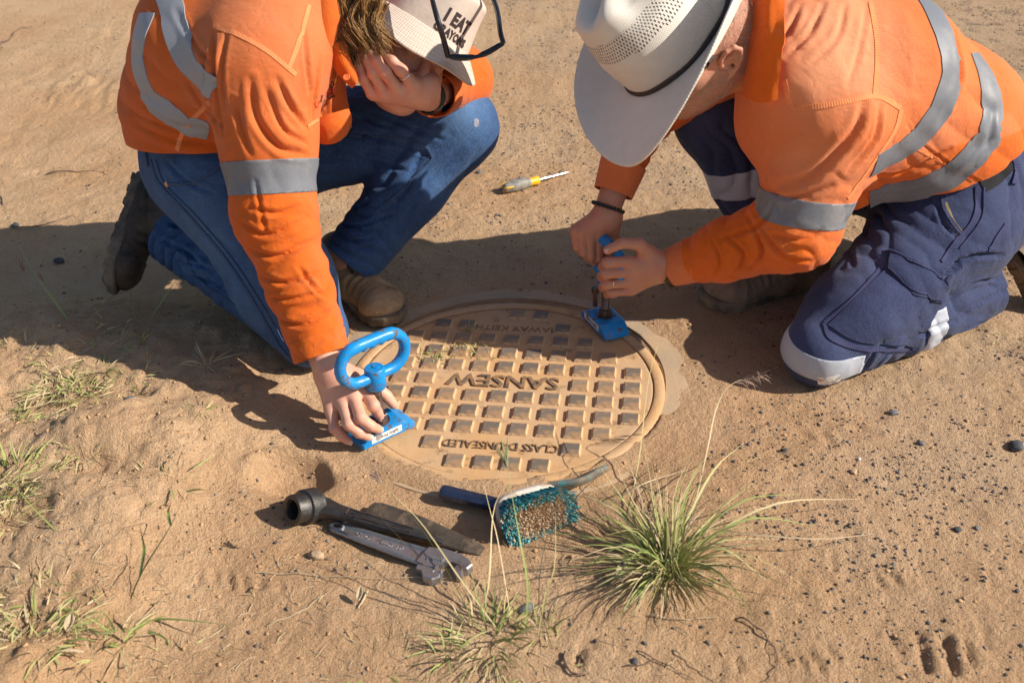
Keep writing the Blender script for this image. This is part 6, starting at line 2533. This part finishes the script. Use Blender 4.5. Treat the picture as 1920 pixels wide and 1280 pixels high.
# --- hair: wavy locks falling from under the hat past the cheek
M_hair = mat('golden_brown_hair', (.30, .165, .06), rough=.40, var=.5, vscale=300, bump=.1, spec=.5)
rg = np.random.default_rng(17)
mb = MB()
for lock in range(46):
    u_ = rg.random()
    r0 = W(640 + 80 * u_ + rg.normal() * 5, -42 + 62 * u_ * rg.random() + rg.normal() * 8, 1.995 - .055 * rg.random())
    e0 = W(628 + 88 * u_ ** .8 + rg.normal() * 8, 62 + 44 * rg.random(), 1.965 - .045 * rg.random())
    ph, amp, fr_q = rg.uniform(0, 6.28), rg.uniform(.005, .013), rg.uniform(5, 10)
    d = e0 - r0; dn = unit(d); s1 = unit(np.cross(dn, (0, 1, .2))); s2 = np.cross(dn, s1)
    for st in range(26):
        o0 = rg.normal(size=3) * .0032; o1 = rg.normal(size=3) * .0042
        k_ = rg.uniform(.8, 1.1)
        pts = []
        for k in range(10):
            t = k / 9
            a_ = amp * t ** .6 * (1 + .25 * math.sin(st))
            pts.append(r0 + d * t * k_ + o0 * (1 - t) + o1 * t + s1 * a_ * math.sin(ph + fr_q * t) + s2 * a_ * math.cos(ph + fr_q * t + .1 * st % .5) - A3((.010, 0, 0)) * math.sin(math.pi * t))
        mb.tube(pts, list(np.linspace(.00075, .0006, 9)) + [.00012], 3, cap=False)
for st in range(120):
    r0 = W(640 + 75 * rg.random(), -30 + 60 * rg.random(), 1.96); d = A3((rg.normal() * .02 - .02, -.01, -.06 - .06 * rg.random()))
    ph = rg.uniform(0, 6.28)
    mb.tube([r0 + d * t + A3((math.sin(ph + 8 * t), 0, math.cos(ph + 6 * t))) * .011 * t for t in np.linspace(0, 1, 9)], [.0004] * 8 + [.0001], 3, cap=False)
hair = mb.build('hair', M_hair, PL, smooth=True)
hair['kind'] = 'stuff'

# --- bucket hat
def hat2_nodes(c, base, hts, bump, bdist):
    n = c['N'].new('ShaderNodeAttribute'); n.attribute_name = 'uvw'
    sep = c['N'].new('ShaderNodeSeparateXYZ'); c['L'].new(n.outputs['Vector'], sep.inputs[0])
    u, v, k = sep.outputs
    s1 = c['math']('SINE', c['math']('MULTIPLY', v, 2 * math.pi / .0068))
    s2 = c['math']('SINE', c['math']('MULTIPLY', u, 150))
    rows_ = c['math']('MULTIPLY', c['rng'](s1, -1, -.3, 1, 0), k)
    h = c['math']('ADD', c['math']('MULTIPLY', c['math']('POWER', c['math']('ABSOLUTE', s1), .6), k), c['math']('MULTIPLY', c['math']('MULTIPLY', s2, k), .25))
    h = c['math']('ADD', h, c['math']('MULTIPLY', c['nz'](90, 3), .8))
    base = c['mix'](c['math']('MULTIPLY', rows_, .25), base, (.38, .28, .22))
    return base, h, .5, .0016


M_cap = mat('pinkish_cream_cotton', (.62, .51, .43), rough=.85, build=hat2_nodes, spec=.15, var=.05)
M_print = mat('dark_brown_print', (.045, .025, .025), rough=.8, bump=0)
HL = CL + ML @ A3((0, .006, .048))
SC2 = 1.14


def capp(x, y, z): return HL + ML @ (A3((x, y, z)) * SC2)


def crown_pt(q, v, off=0.0):
    """q = angle (pi/2 = front), v = height above the brim"""
    H_ = .098
    t = v / H_
    k_ = (1 - .10 * t) * (1 if t < .80 else math.sqrt(max(0, 1 - ((t - .80) / .20) ** 2 * .80)))
    wob = .0022 * math.sin(3 * q + t * 4) + .0015 * math.sin(7 * q + 2)
    return capp(math.cos(q) * (.082 * k_ + off + wob), math.sin(q) * (.100 * k_ + off + wob), v)


nt_, nr_ = 120, 26
V_, U_ = [], []
for j in range(nr_):
    t = j / (nr_ - 1)
    for i in range(nt_):
        q = 2 * math.pi * i / nt_
        c_, s_ = math.cos(q), math.sin(q)
        w_ = .048
        x, y = c_ * (.083 + w_ * .72 * t), s_ * (.101 + w_ * .72 * t)
        z = -w_ * (.72 * t + .10 * t * t) + .006 * math.sin(2 * q + 1.0) * t + .003 * math.sin(5 * q) * t
        V_.append(capp(x, y, z + .004)); U_.append((q, t * w_, 1))
idx = np.arange(nt_ * nr_).reshape(nr_, nt_)
Qb = np.stack([idx[:-1], idx[1:], np.roll(idx, -1, 1)[1:], np.roll(idx, -1, 1)[:-1]], -1).reshape(-1, 4)
hatL = put('hat', V_, Qb, M_cap, PL, attrs={'uvw': np.array(U_)})
hatL['label'] = 'pinkish cream bucket hat with stitched brim and printed words'
hatL.modifiers.new('thickness', 'SOLIDIFY').thickness = .003
V_, U_ = [], []
nr2 = 30
for j in range(nr2):
    t = j / (nr2 - 1)
    for i in range(nt_):
        q = 2 * math.pi * i / nt_
        if t <= .75:
            p = crown_pt(q, .098 * t / .75)
        else:
            s_ = (t - .75) / .25
            e = crown_pt(q, .098); ce = capp(0, 0, .104)
            p = e * (1 - s_) + ce * s_
        V_.append(p); U_.append((q, t * .1, 0))
Qc = np.arange(nt_ * nr2).reshape(nr2, nt_)
Qc = np.stack([Qc[:-1], Qc[1:], np.roll(Qc, -1, 1)[1:], np.roll(Qc, -1, 1)[:-1]], -1).reshape(-1, 4)
crL = put('crown', V_, Qc, M_cap, hatL, attrs={'uvw': np.array(U_)})


def hat_text(body, size, v0, bold, q0):
    V2, F2 = text_mesh(body, size, .0002, bold)
    out = []
    for x, y, z in V2:
        out.append(crown_pt(q0 - x / .098, v0 + y, .0008 + z))
    put('lettering', out, F2, M_print, crL, smooth=False)


hat_text('I EAT', .030, .037, .0012, math.pi / 2 - .05)
hat_text('CRAYONS', .0185, .014, .0008, math.pi / 2 - .05)
# --- sunglasses pushed up on the hat
gl = empty('sunglasses', W(880, 95, 1.93), 'black framed sunglasses resting on the brim of the printed hat', 'sunglasses')
M_frame = mat('glossy_black_frame', (.012, .014, .018), rough=.22, bump=0, spec=.6)
M_lens = mat('dark_lens', (.02, .03, .05), rough=.06, bump=0, spec=.8)
gq = math.pi / 2
a = W(840, 106, 1.930); b = W(944, 82, 1.945)
fx = unit(b - a); Wg = np.linalg.norm(b - a)
fz = unit(A3((.12, -.85, .50))); fz = unit(fz - fx * fz.dot(fx))
fy = np.cross(fz, fx)
gp = lambda x, y, z: a + fx * x * Wg + fy * y + fz * z
mb = MB()
top = [gp(t, -.012 * math.sin(math.pi * t), .004 * math.sin(math.pi * t) * 0) for t in np.linspace(0, 1, 15)]
mb.tube(top, .0038, 8)
mb.build('brow_bar', M_frame, gl)
for s_, (x0, x1) in enumerate(((.03, .46), (.54, .97))):
    lens, rimp = [], []
    for k in range(21):
        q = 2 * math.pi * k / 20
        xx = (x0 + x1) / 2 + (x1 - x0) / 2 * math.copysign(abs(math.cos(q)) ** .7, math.cos(q))
        zz = -.017 + .017 * math.copysign(abs(math.sin(q)) ** .75, math.sin(q))
        rimp.append(gp(xx, -.012 * math.sin(math.pi * xx) + .004, zz))
    m2 = MB(); m2.tube(rimp, .0026, 6, cap=False)
    rim_o = m2.build('rim', M_frame, gl)
    ce = sum(rimp[:-1]) / 20
    m3 = MB()
    m3.add([ce + fy * .001] + rimp[:-1] + [ce - fy * .001] + rimp[:-1], [(0, k + 1, (k + 1) % 20 + 1) for k in range(20)] + [(21, (k + 1) % 20 + 22, k + 22) for k in range(20)])
    m3.build('lens', M_lens, rim_o)
mb = MB(); mb.tube(spline([gp(0, 0, 0), W(832, 75, 1.915), W(820, 35, 1.92), W(808, -10, 1.96), W(800, -50, 2.02)], 16), [.0052] * 8 + list(np.linspace(.005, .0035, 8)), 8)
mb.build('temple_arm', M_frame, gl)
mb = MB(); mb.tube(spline([gp(1, 0, 0), W(938, 60, 1.96), W(932, 20, 2.02), W(915, -25, 2.08)], 14), .0048, 8)
mb.build('temple_arm', M_frame, gl)
attach(gl)
attach(PL)
# ================================================================== grasses, twigs and leaves
def leaf_nodes(c, base, hts, bump, bdist):
    t = c['attr']('tone')
    base = c['mix'](c['rng'](t, 0, .5), (.11, .175, .040), (.32, .36, .11))
    base = c['mix'](c['rng'](t, .5, .75), base, (.50, .42, .20))
    base = c['mix'](c['rng'](t, .75, 1), base, (.52, .40, .26))
    c['b'].inputs['Transmission Weight'].default_value = 0
    return base, hts, 0, bdist


M_leaf = mat('grass_blade', build=leaf_nodes, rough=.55, spec=.3)
M_seed = mat('seed_head', (.26, .17, .13), rough=.8, var=.3)
M_strw = mat('dry_straw', (.52, .40, .25), rough=.7, var=.25, vscale=60)
M_twig = mat('brown_twig', (.17, .11, .08), rough=.85, var=.35, vscale=80)


class Plant:
    def __init__(s, name, px, py, label, cat='grass', group=None, seed=1):
        g = G(px, py)
        s.z = gh(g[0], g[1])
        g = G(px, py, s.z)
        s.b = A3((g[0], g[1], gh(g[0], g[1])))
        s.V, s.F, s.T = [], [], []
        s.rg = np.random.default_rng(seed)
        s.name, s.label, s.cat, s.group = name, label, cat, group

    def blade(s, pts, w0, tone, tip=None, n=7, fold=.35):
        P = spline(pts, n)
        tip = tone if tip is None else tip
        side = None
        b0 = len(s.V)
        for i, p in enumerate(P):
            t = unit(P[min(i + 1, n - 1)] - P[max(i - 1, 0)])
            if side is None:
                a = unit(s.rg.normal(size=3)); side = unit(a - t * a.dot(t))
            side = unit(side - t * side.dot(t))
            up = np.cross(side, t)
            k = i / (n - 1)
            w_ = w0 * (.75 + .5 * math.sin(math.pi * min(1, k * 1.3))) * (1 - k ** 2.2) + .00018
            s.V += [p - side * w_, p + up * w_ * fold, p + side * w_]
            tn = tone + (tip - tone) * k ** 2
            s.T += [tn] * 3
        for i in range(n - 1):
            a, c = b0 + 3 * i, b0 + 3 * i + 3
            s.F += [(a, a + 1, c + 1, c), (a + 1, a + 2, c + 2, c + 1)]

    def spray(s, n, ln, spread, w=.0012, tone=(.2, .6), r0=.012, lift=1.0, bias=(0, 0, 0), droop=.5, at=(0, 0, 0)):
        rg = s.rg
        for _ in range(n):
            a = rg.uniform(0, 2 * math.pi); rr_ = r0 * math.sqrt(rg.random())
            p = s.b + A3(at) + A3((rr_ * math.cos(a), rr_ * math.sin(a), -.002))
            sp_ = spread * rg.uniform(.15, 1.0)
            d = unit(A3((math.cos(a) * sp_, math.sin(a) * sp_, lift * (1.15 - .75 * sp_))) + A3(bias) + rg.normal(size=3) * .12)
            L_ = ln * rg.uniform(.45, 1.0)
            mid = p + d * L_ * .55
            end = p + d * L_ * .95 + A3((math.cos(a), math.sin(a), 0)) * L_ * .18 - A3((0, 0, 1)) * L_ * droop * rg.uniform(.05, .5)
            end[2] = max(end[2], s.b[2] + .002)
            tn = rg.uniform(*tone)
            if rg.random() < .14: tn = rg.uniform(.75, 1)
            s.blade([p, mid, end], w * rg.uniform(.6, 1.3), tn, tip=min(1, tn + rg.choice((0, .1, .4))))

    def done(s, material=None, parts=()):
        o = put(s.name, s.V, s.F, material or M_leaf, None, smooth=True, attrs={'tone': np.array(s.T)})
        V0 = np.array(s.V)
        tag(o, s.label, s.cat, s.group)
        s.o = o
        return o


def up_at(px, py, Y): return W(px, py, Y)


def seedhead(parent, tipp, d, n, ln, material, w=.0009, spread=.35, seed=0):
    rg = np.random.default_rng(seed)
    d = unit(d)
    mb = MB()
    for k in range(n):
        a = 2 * math.pi * k / n + rg.random()
        o1 = np.cross(d, (0, 1, .3)); o1 = unit(o1); o2 = np.cross(d, o1)
        dd = unit(d + (o1 * math.cos(a) + o2 * math.sin(a)) * spread * rg.uniform(.4, 1.2))
        e = tipp + dd * ln * rg.uniform(.7, 1)
        mb.tube(spline([tipp, (tipp + e) / 2 + d * ln * .06, e], 9), [w * .5, w, w * 1.25, w, w * 1.3, w, w * 1.2, w * .8, w * .3], 5)
        for j in range(7):
            q = tipp + (e - tipp) * (j + 1) / 8
            mb.tube([q, q + unit(dd + rg.normal(size=3) * .6) * .0035], [w * .7, .0001], 4, cap=False)
    o = mb.build('seed_head', material, parent)
    o['kind'] = 'stuff'
    return o


# the big clump
p = Plant('grass_clump', 1250, 1055, 'big bright green grass clump growing right of the scrubbing brush', 'grass clump', seed=3)
p.spray(130, .175, 1.1, .0009, (.25, .60), .030, .85, (-.22, .02, .0), .55)
p.spray(90, .120, 1.3, .0009, (.15, .55), .035, .55, (-.05, 0, 0), .5)
p.spray(45, .20, .9, .0008, (.6, .95), .03, .8, (-.1, .1, .0), .5)
p.spray(150, .075, 1.5, .0008, (.78, 1.0), .05, .2, (0, 0, 0), .4)
for e, t in (((1500, 925), .3), ((1610, 935), .8), ((1510, 1135), .3), ((1430, 1180), .3), ((1440, 1090), .45), ((1060, 930), .4), ((1085, 1078), .2), ((1135, 1110), .3),
             ((1050, 985), .45), ((1530, 985), .35), ((1545, 1120), .55), ((1080, 905), .5), ((1395, 830), .6), ((1160, 870), .4), ((1290, 840), .3), ((1330, 850), .45)):
    q = G(*e, .02); q2 = p.b * .5 + q * .5 + A3((0, 0, .05))
    p.blade([p.b, q2, q], .0015, t, tip=min(1, t + .25), n=10)
p.done()

p = Plant('grass_tuft', 915, 1195, 'wispy small grass tuft with tall thin stems at bottom centre', 'grass tuft', seed=5)
p.spray(60, .085, 1.1, .0011, (.1, .5), .045, .7)
p.spray(150, .060, 1.5, .0007, (.7, 1.0), .07, .3)
p.spray(22, .060, 1.2, .0010, (.1, .5), .02, .8, at=(.075, .01, 0))
p.spray(22, .060, 1.2, .0010, (.1, .6), .02, .8, at=(-.055, -.03, 0))
stems = [([(985, 1180), (990, 1100), (975, 1010), (951, 878)], 1.16, .18, .35, .0015), ([(905, 1150), (918, 1080), (925, 960), (948, 905)], 1.18, .14, .85, .0011),
         ([(890, 1170), (850, 1090), (790, 990), (715, 905)], 1.15, .17, .5, .0014), ([(885, 1180), (840, 1110), (770, 1030), (700, 955)], 1.14, .10, .7, .0013),
         ([(930, 1175), (860, 1080), (790, 980), (730, 920)], 1.17, .16, .8, .0009), ([(1035, 1215), (1010, 1100), (1050, 940), (1160, 860)], 1.2, .16, .85, .0008),
         ([(1010, 1190), (1022, 1120), (1040, 1060), (1042, 960)], 1.16, .13, .65, .0009), ([(960, 1170), (935, 1020), (920, 960), (905, 900)], 1.2, .13, .9, .0008)]
ends = []
for pts, y0_, ztop, tn, w_ in stems:
    P = []
    n = len(pts)
    b = G(*pts[0]); zt = ztop
    for i, (a, c) in enumerate(pts):
        t = i / (n - 1)
        P.append(G(a, c, ztop * t ** .85 + .002))
    p.blade(P, w_, tn, n=12)
    ends.append((P[-1], P[-1] - P[-2]))
o = p.done()
seedhead(o, ends[0][0], ends[0][1], 6, .050, mat('green_seed', (.24, .25, .12), var=.2), seed=1, spread=.28)
seedhead(o, ends[2][0], ends[2][1], 5, .025, M_seed, seed=2, w=.0012)

p = Plant('grass_weed', 222, 1185, 'leafy green weed with one tall stalk growing at the bottom left', 'weed', seed=7)
p.spray(16, .085, 1.2, .0019, (.05, .35), .015, .8)
p.spray(14, .06, 1.5, .0012, (.7, 1), .03, .3)
for pts, zt, tn, w_ in (([(225, 1180), (262, 1080), (320, 985), (345, 925)], .14, .25, .0022), ([(240, 1140), (200, 1080), (90, 980), (-10, 870)], .10, .35, .0020),
                        ([(262, 1080), (270, 1030), (262, 985)], .12, .1, .0022), ([(320, 985), (315, 960), (322, 940)], .14, .3, .0020),
                        ([(245, 1165), (320, 1160), (440, 1172)], .03, .15, .0018), ([(250, 1150), (290, 1130), (330, 1125)], .04, .2, .0018), ([(240, 1175), (300, 1190), (322, 1215)], .02, .2, .0018),
                        ([(235, 1150), (190, 1120), (60, 1118)], .03, .7, .0010)):
    n = len(pts)
    p.blade([G(a, c, .003 + zt * (i / (n - 1)) + (.08 if tn in (.1, .3) and n == 3 and i == 0 else 0)) for i, (a, c) in enumerate(pts)], w_, tn, n=12)
p.done()

p = Plant('seed_grass', 190, 690, 'thin seed headed grass stems leaning left above the sand bank', 'grass', seed=9)
p.spray(14, .06, 1.1, .0010, (.4, .9), .02, .8)
hd = []
for pts, zt, tn in (([(190, 665), (150, 610), (110, 560), (85, 530)], .12, .55), ([(185, 700), (120, 590), (50, 490), (5, 385)], .20, .5), ([(150, 640), (110, 600), (60, 540), (45, 510)], .12, .6)):
    n = len(pts)
    P = [G(a, c, .004 + zt * (i / (n - 1))) for i, (a, c) in enumerate(pts)]
    p.blade(P, .0013, tn, n=12); hd.append((P[-1], P[-1] - P[-2]))
o = p.done()
for i, (a, d) in enumerate(hd): seedhead(o, a, d, 4 if i else 3, .035, M_seed, seed=20 + i, spread=.30)

p = Plant('seed_grass', 266, 652, 'single short green seed stalk standing by the jeans shin', 'grass', seed=10)
P = [G(266, 652, .0), G(256, 610, .03), G(246, 560, .07)]
p.blade(P, .0016, .35, n=8)
p.spray(5, .03, 1, .001, (.2, .6), .006)
o = p.done()
seedhead(o, P[-1], P[-1] - P[-2], 4, .020, mat('reddish_seed', (.30, .17, .12), var=.3), seed=31, spread=.18, w=.0011)

p = Plant('seed_grass', 240, 640, 'curved grass stem with a spreading head over the jeans knee', 'grass', seed=11)
P = [G(250, 640, .0), G(290, 585, .04), G(320, 540, .08), G(336, 518, .10)]
p.blade(P, .0011, .6, n=10); p.spray(3, .03, 1, .001, (.2, .6), .006)
o = p.done()
seedhead(o, P[-1], A3((1, .1, .3)), 5, .028, M_strw, seed=33, spread=.6, w=.0006)

p = Plant('bent_straw', 175, 610, 'pale bent straw arching before the dark boot sole', 'straw', seed=12)
P = [G(172, 610, .0), G(205, 545, .05), G(235, 500, .08), G(262, 488, .09)]
p.blade(P, .0012, .98, n=10)
p.done()

for (x, y, n, ln, lab, sd) in [(120, 700, 80, .060, 'mat of low dry green grass on the bank, upper left', 13), (40, 640, 50, .060, 'mat of low dry grass at the left edge above the bank', 14),
                               (20, 900, 90, .075, 'shaggy green grass mat at the left edge, middle height', 15), (60, 1200, 55, .070, 'sparse green blades in the bottom left corner', 16),
                               (310, 890, 16, .055, 'small lone sprout bent over on the sand bank', 17), (265, 1010, 0, .04, '', 18), (1888, 625, 22, .022, 'tiny green weed by the far right trouser hem', 19),
                               (380, 780, 9, .050, 'two thin green shoots below the dry weed on the bank', 20), (700, 1250, 22, .055, 'short green blades beside the bottom centre tuft', 21),
                               (1030, 1250, 20, .05, 'low dry blades at the bottom edge right of the centre tuft', 22), (170, 1240, 20, .04, 'low dry blades under the leafy weed', 23),
    (95, 745, 50, .050, 'dry tangled grass just above the shaggy left edge mat', 40), (190, 650, 48, .045, 'dry tangled grass at the foot of the seed heads', 41), (30, 790, 50, .055, 'tangled green and dry grass against the left edge, between two mats', 42),
    (60, 1120, 46, .050, 'thin straggly grass left of the leafy weed', 43), (330, 1230, 24, .040, 'few dry blades right of the leafy weed near the bottom', 44), (225, 720, 30, .035, 'small dry grass patch on the crest of the bank', 45)]:
    if not n: continue
    p = Plant('low_grass', x, y, lab, 'grass', 'low grass mats on the dirt', seed=sd)
    n = int(n * 1.7)
    p.spray(n // 2, ln * .85, 1.7, .0012, (.2, .8), .055 if n > 20 else .008, .38)
    p.spray(n // 2, ln * .9, 1.7, .0009, (.55, 1.0), .06 if n > 20 else .01, .25)
    if n > 45:
        for k in range(7): p.spray(n // 5, ln * .6, 1.5, .0009, (.35, 1.0), .04, .3, at=(p.rg.normal() * .08, p.rg.normal() * .07, .004))
    p.done()

# dry curled weed with seed pods on the bank
p = Plant('dry_weed', 385, 690, 'dry pale weed with little pods by the shin shadow', 'weed', seed=24)
p.spray(36, .065, 1.3, .0008, (.85, 1), .018, .6, (-.25, .1, 0))
p.done()
# nodding seed head right of the cover
p = Plant('seed_grass', 1290, 960, 'tall pale stem with feathery nodding head right of the cover', 'grass', seed=25)
P = [G(1300, 960, .0), G(1325, 850, .08), G(1345, 760, .13), G(1375, 718, .16), G(1430, 705, .15)]
p.blade(P, .0010, .95, n=16); 
P2 = [G(1180, 960, .0), G(1200, 850, .07), G(1215, 720, .11), G(1235, 640, .14)]
p.blade(P2, .0006, .7, n=12)
o = p.done()
mb = MB()
rg = np.random.default_rng(8)
for k in range(26):
    t = rg.uniform(.0, 1); q = P[3] * (1 - t) + P[4] * t
    mb.tube([q, q + A3((.006 + .012 * rg.random(), .0, .006 * rg.normal())), q + A3((.012 + .016 * rg.random(), 0, .010 * rg.normal() - .002))], [.0005, .0007, .0002], 4)
mb.build('seed_head', M_seed, o)['kind'] = 'stuff'
for sx, pts in enumerate([[(1270, 1000), (1330, 930), (1410, 860), (1545, 838)], [(1300, 985), (1400, 1000), (1540, 1010), (1640, 1000)], [(1150, 940), (1210, 905), (1290, 880)]]):
    p = Plant('straw_runner', pts[0][0], pts[0][1], ['long pale straw arching right out of the big clump', 'pale straw lying flat towards the gritty ground at right', 'pale straw between the brush and the clump'][sx], 'straw', seed=26 + sx)
    p.blade([G(a, c, .012 + .03 * math.sin(math.pi * i / (len(pts) - 1))) for i, (a, c) in enumerate(pts)], .0009, .97, n=12)
    p.done()

# sparse mossy weed on the cover
p = Plant('cover_weed', 840, 668, 'sparse yellowish weed growing across the cover studs', 'weed', seed=29)
p.b[2] = .0
for k in range(230):
    t = p.rg.random()
    px = 790 + 120 * t + p.rg.normal() * 10; py = 660 + 8 * math.sin(t * 7) + p.rg.normal() * 9
    if p.rg.random() < .12: px, py = 878 + p.rg.normal() * 6, 615 + p.rg.normal() * 4
    g0 = G(px, py, .0)
    d = unit(p.rg.normal(size=3) * (1, 1, .5) + A3((0, 0, .5)))
    p.blade([g0 - A3((0, 0, .002)), g0 + d * .005, g0 + d * .010], .0008, p.rg.uniform(.35, .8), n=3)
p.done()

# twigs, a dry leaf and roots
def twig(pts, r, label, material, h=.004, cat='twig'):
    mb = MB()
    P = []
    for i, (a, c) in enumerate(spline(pts, len(pts) * 4)):
        g0 = G(a, c); P.append(A3((g0[0], g0[1], gh(g0[0], g0[1]) + r + h * .6 * abs(math.sin(i * .9)))))
    mb.tube(P, list(r * (1 - .6 * np.linspace(0, 1, len(P)))), 6)
    tag(mb.build('twig', material), label, cat, 'twigs and dry stems on the dirt')


twig([(1060, 1222), (1058, 1240), (1072, 1260), (1098, 1265)], .0028, 'short hooked grey brown twig at the bottom, right of centre', M_twig)
twig([(1088, 1226), (1098, 1246)], .0030, 'stubby twig beside the hooked twig', M_twig)
twig([(1385, 1160), (1425, 1190), (1452, 1225), (1456, 1255), (1440, 1280)], .0014, 'long thin brown stem curling to the bottom edge', M_twig, .008)
twig([(1215, 1155), (1270, 1165), (1350, 1160)], .0012, 'thin pale stem lying under the big clump', M_strw, .006)
twig([(1262, 1220), (1300, 1250), (1345, 1280)], .0011, 'thin pale stem slanting to the bottom edge', M_strw, .006)
twig([(1195, 1222), (1260, 1255), (1300, 1275)], .0010, 'thin dark stem slanting to the bottom edge', M_twig, .006)
twig([(1170, 1250), (1205, 1248), (1228, 1235)], .0011, 'tiny curved stem near the dark pebble', M_twig, .004)
twig([(480, 1075), (560, 1078), (690, 1085), (850, 1092)], .0009, 'long pale straw lying below the adjustable spanner', M_strw, .006)
twig([(500, 1170), (560, 1150), (620, 1110)], .0010, 'thin straw slanting on bare dirt bottom left of centre', M_strw, .006)
twig([(20, 430), (90, 425), (140, 405)], .0016, 'twig in the shade at the far left', M_twig, .006)
twig([(85, 322), (150, 322), (200, 318)], .0016, 'twig lying on sunlit track at upper left', M_twig, .004)
twig([(0, 90), (30, 62), (60, 50)], .004, 'dark stick on the track in the top left corner', M_twig, .004)
twig([(690, 1110), (680, 1130), (672, 1142)], .0022, 'small pale bark chip left of the small tuft', M_strw, .002)
for i, (x, y, s_, lab) in enumerate([(1165, 1095, .030, 'dry cream leaf at the foot of the big clump'), (676, 1128, .016, 'small dry leaf left of the centre tuft'), (146, 1215, .022, 'curled pale leaf at the bottom left')]):
    g0 = G(x, y); z0 = gh(g0[0], g0[1])
    V_, F_ = [], []
    for a in range(7):
        for b in range(4):
            u_, v_ = a / 6 * 2 - 1, b / 3 * 2 - 1
            V_.append((g0[0] + v_ * s_ * .3 * (1 - u_ * u_) + .002 * u_, g0[1] + u_ * s_ * .5, z0 + .006 + .012 * (1 + u_) * .5 + .006 * v_ * v_))
    for a in range(6):
        for b in range(3): F_.append((a * 4 + b, a * 4 + b + 1, a * 4 + b + 5, a * 4 + b + 4))
    o = put('dry_leaf', V_, F_, M_strw, smooth=True)
    o.modifiers.new('thickness', 'SOLIDIFY').thickness = .0008
    tag(o, lab, 'leaf')

# straw bits and root hairs nobody could count
rg = np.random.default_rng(77)
mb = MB()
for _ in range(420):
    if rg.random() < .6: px, py = rg.uniform(0, 1300), rg.uniform(1040, 1280)
    else: px, py = rg.uniform(0, 330), rg.uniform(560, 1280)
    g0 = G(px, py)
    a = rg.uniform(0, 3.14); L_ = rg.uniform(.006, .028)
    x1, y1_ = g0[0] + math.cos(a) * L_, g0[1] + math.sin(a) * L_
    z0 = gh(g0[0], g0[1]); z1_ = gh(x1, y1_)
    w_ = rg.uniform(.00025, .0006)
    mb.tube([(g0[0], g0[1], z0 + .0012), ((g0[0] + x1) / 2 + rg.normal() * .002, (g0[1] + y1_) / 2, (z0 + z1_) / 2 + .003), (x1, y1_, z1_ + .0012)], w_, 4, cap=False)
tag(mb.build('straw_litter', M_strw), 'scattered dry straw bits littering the dirt', 'straw litter', kind='stuff')
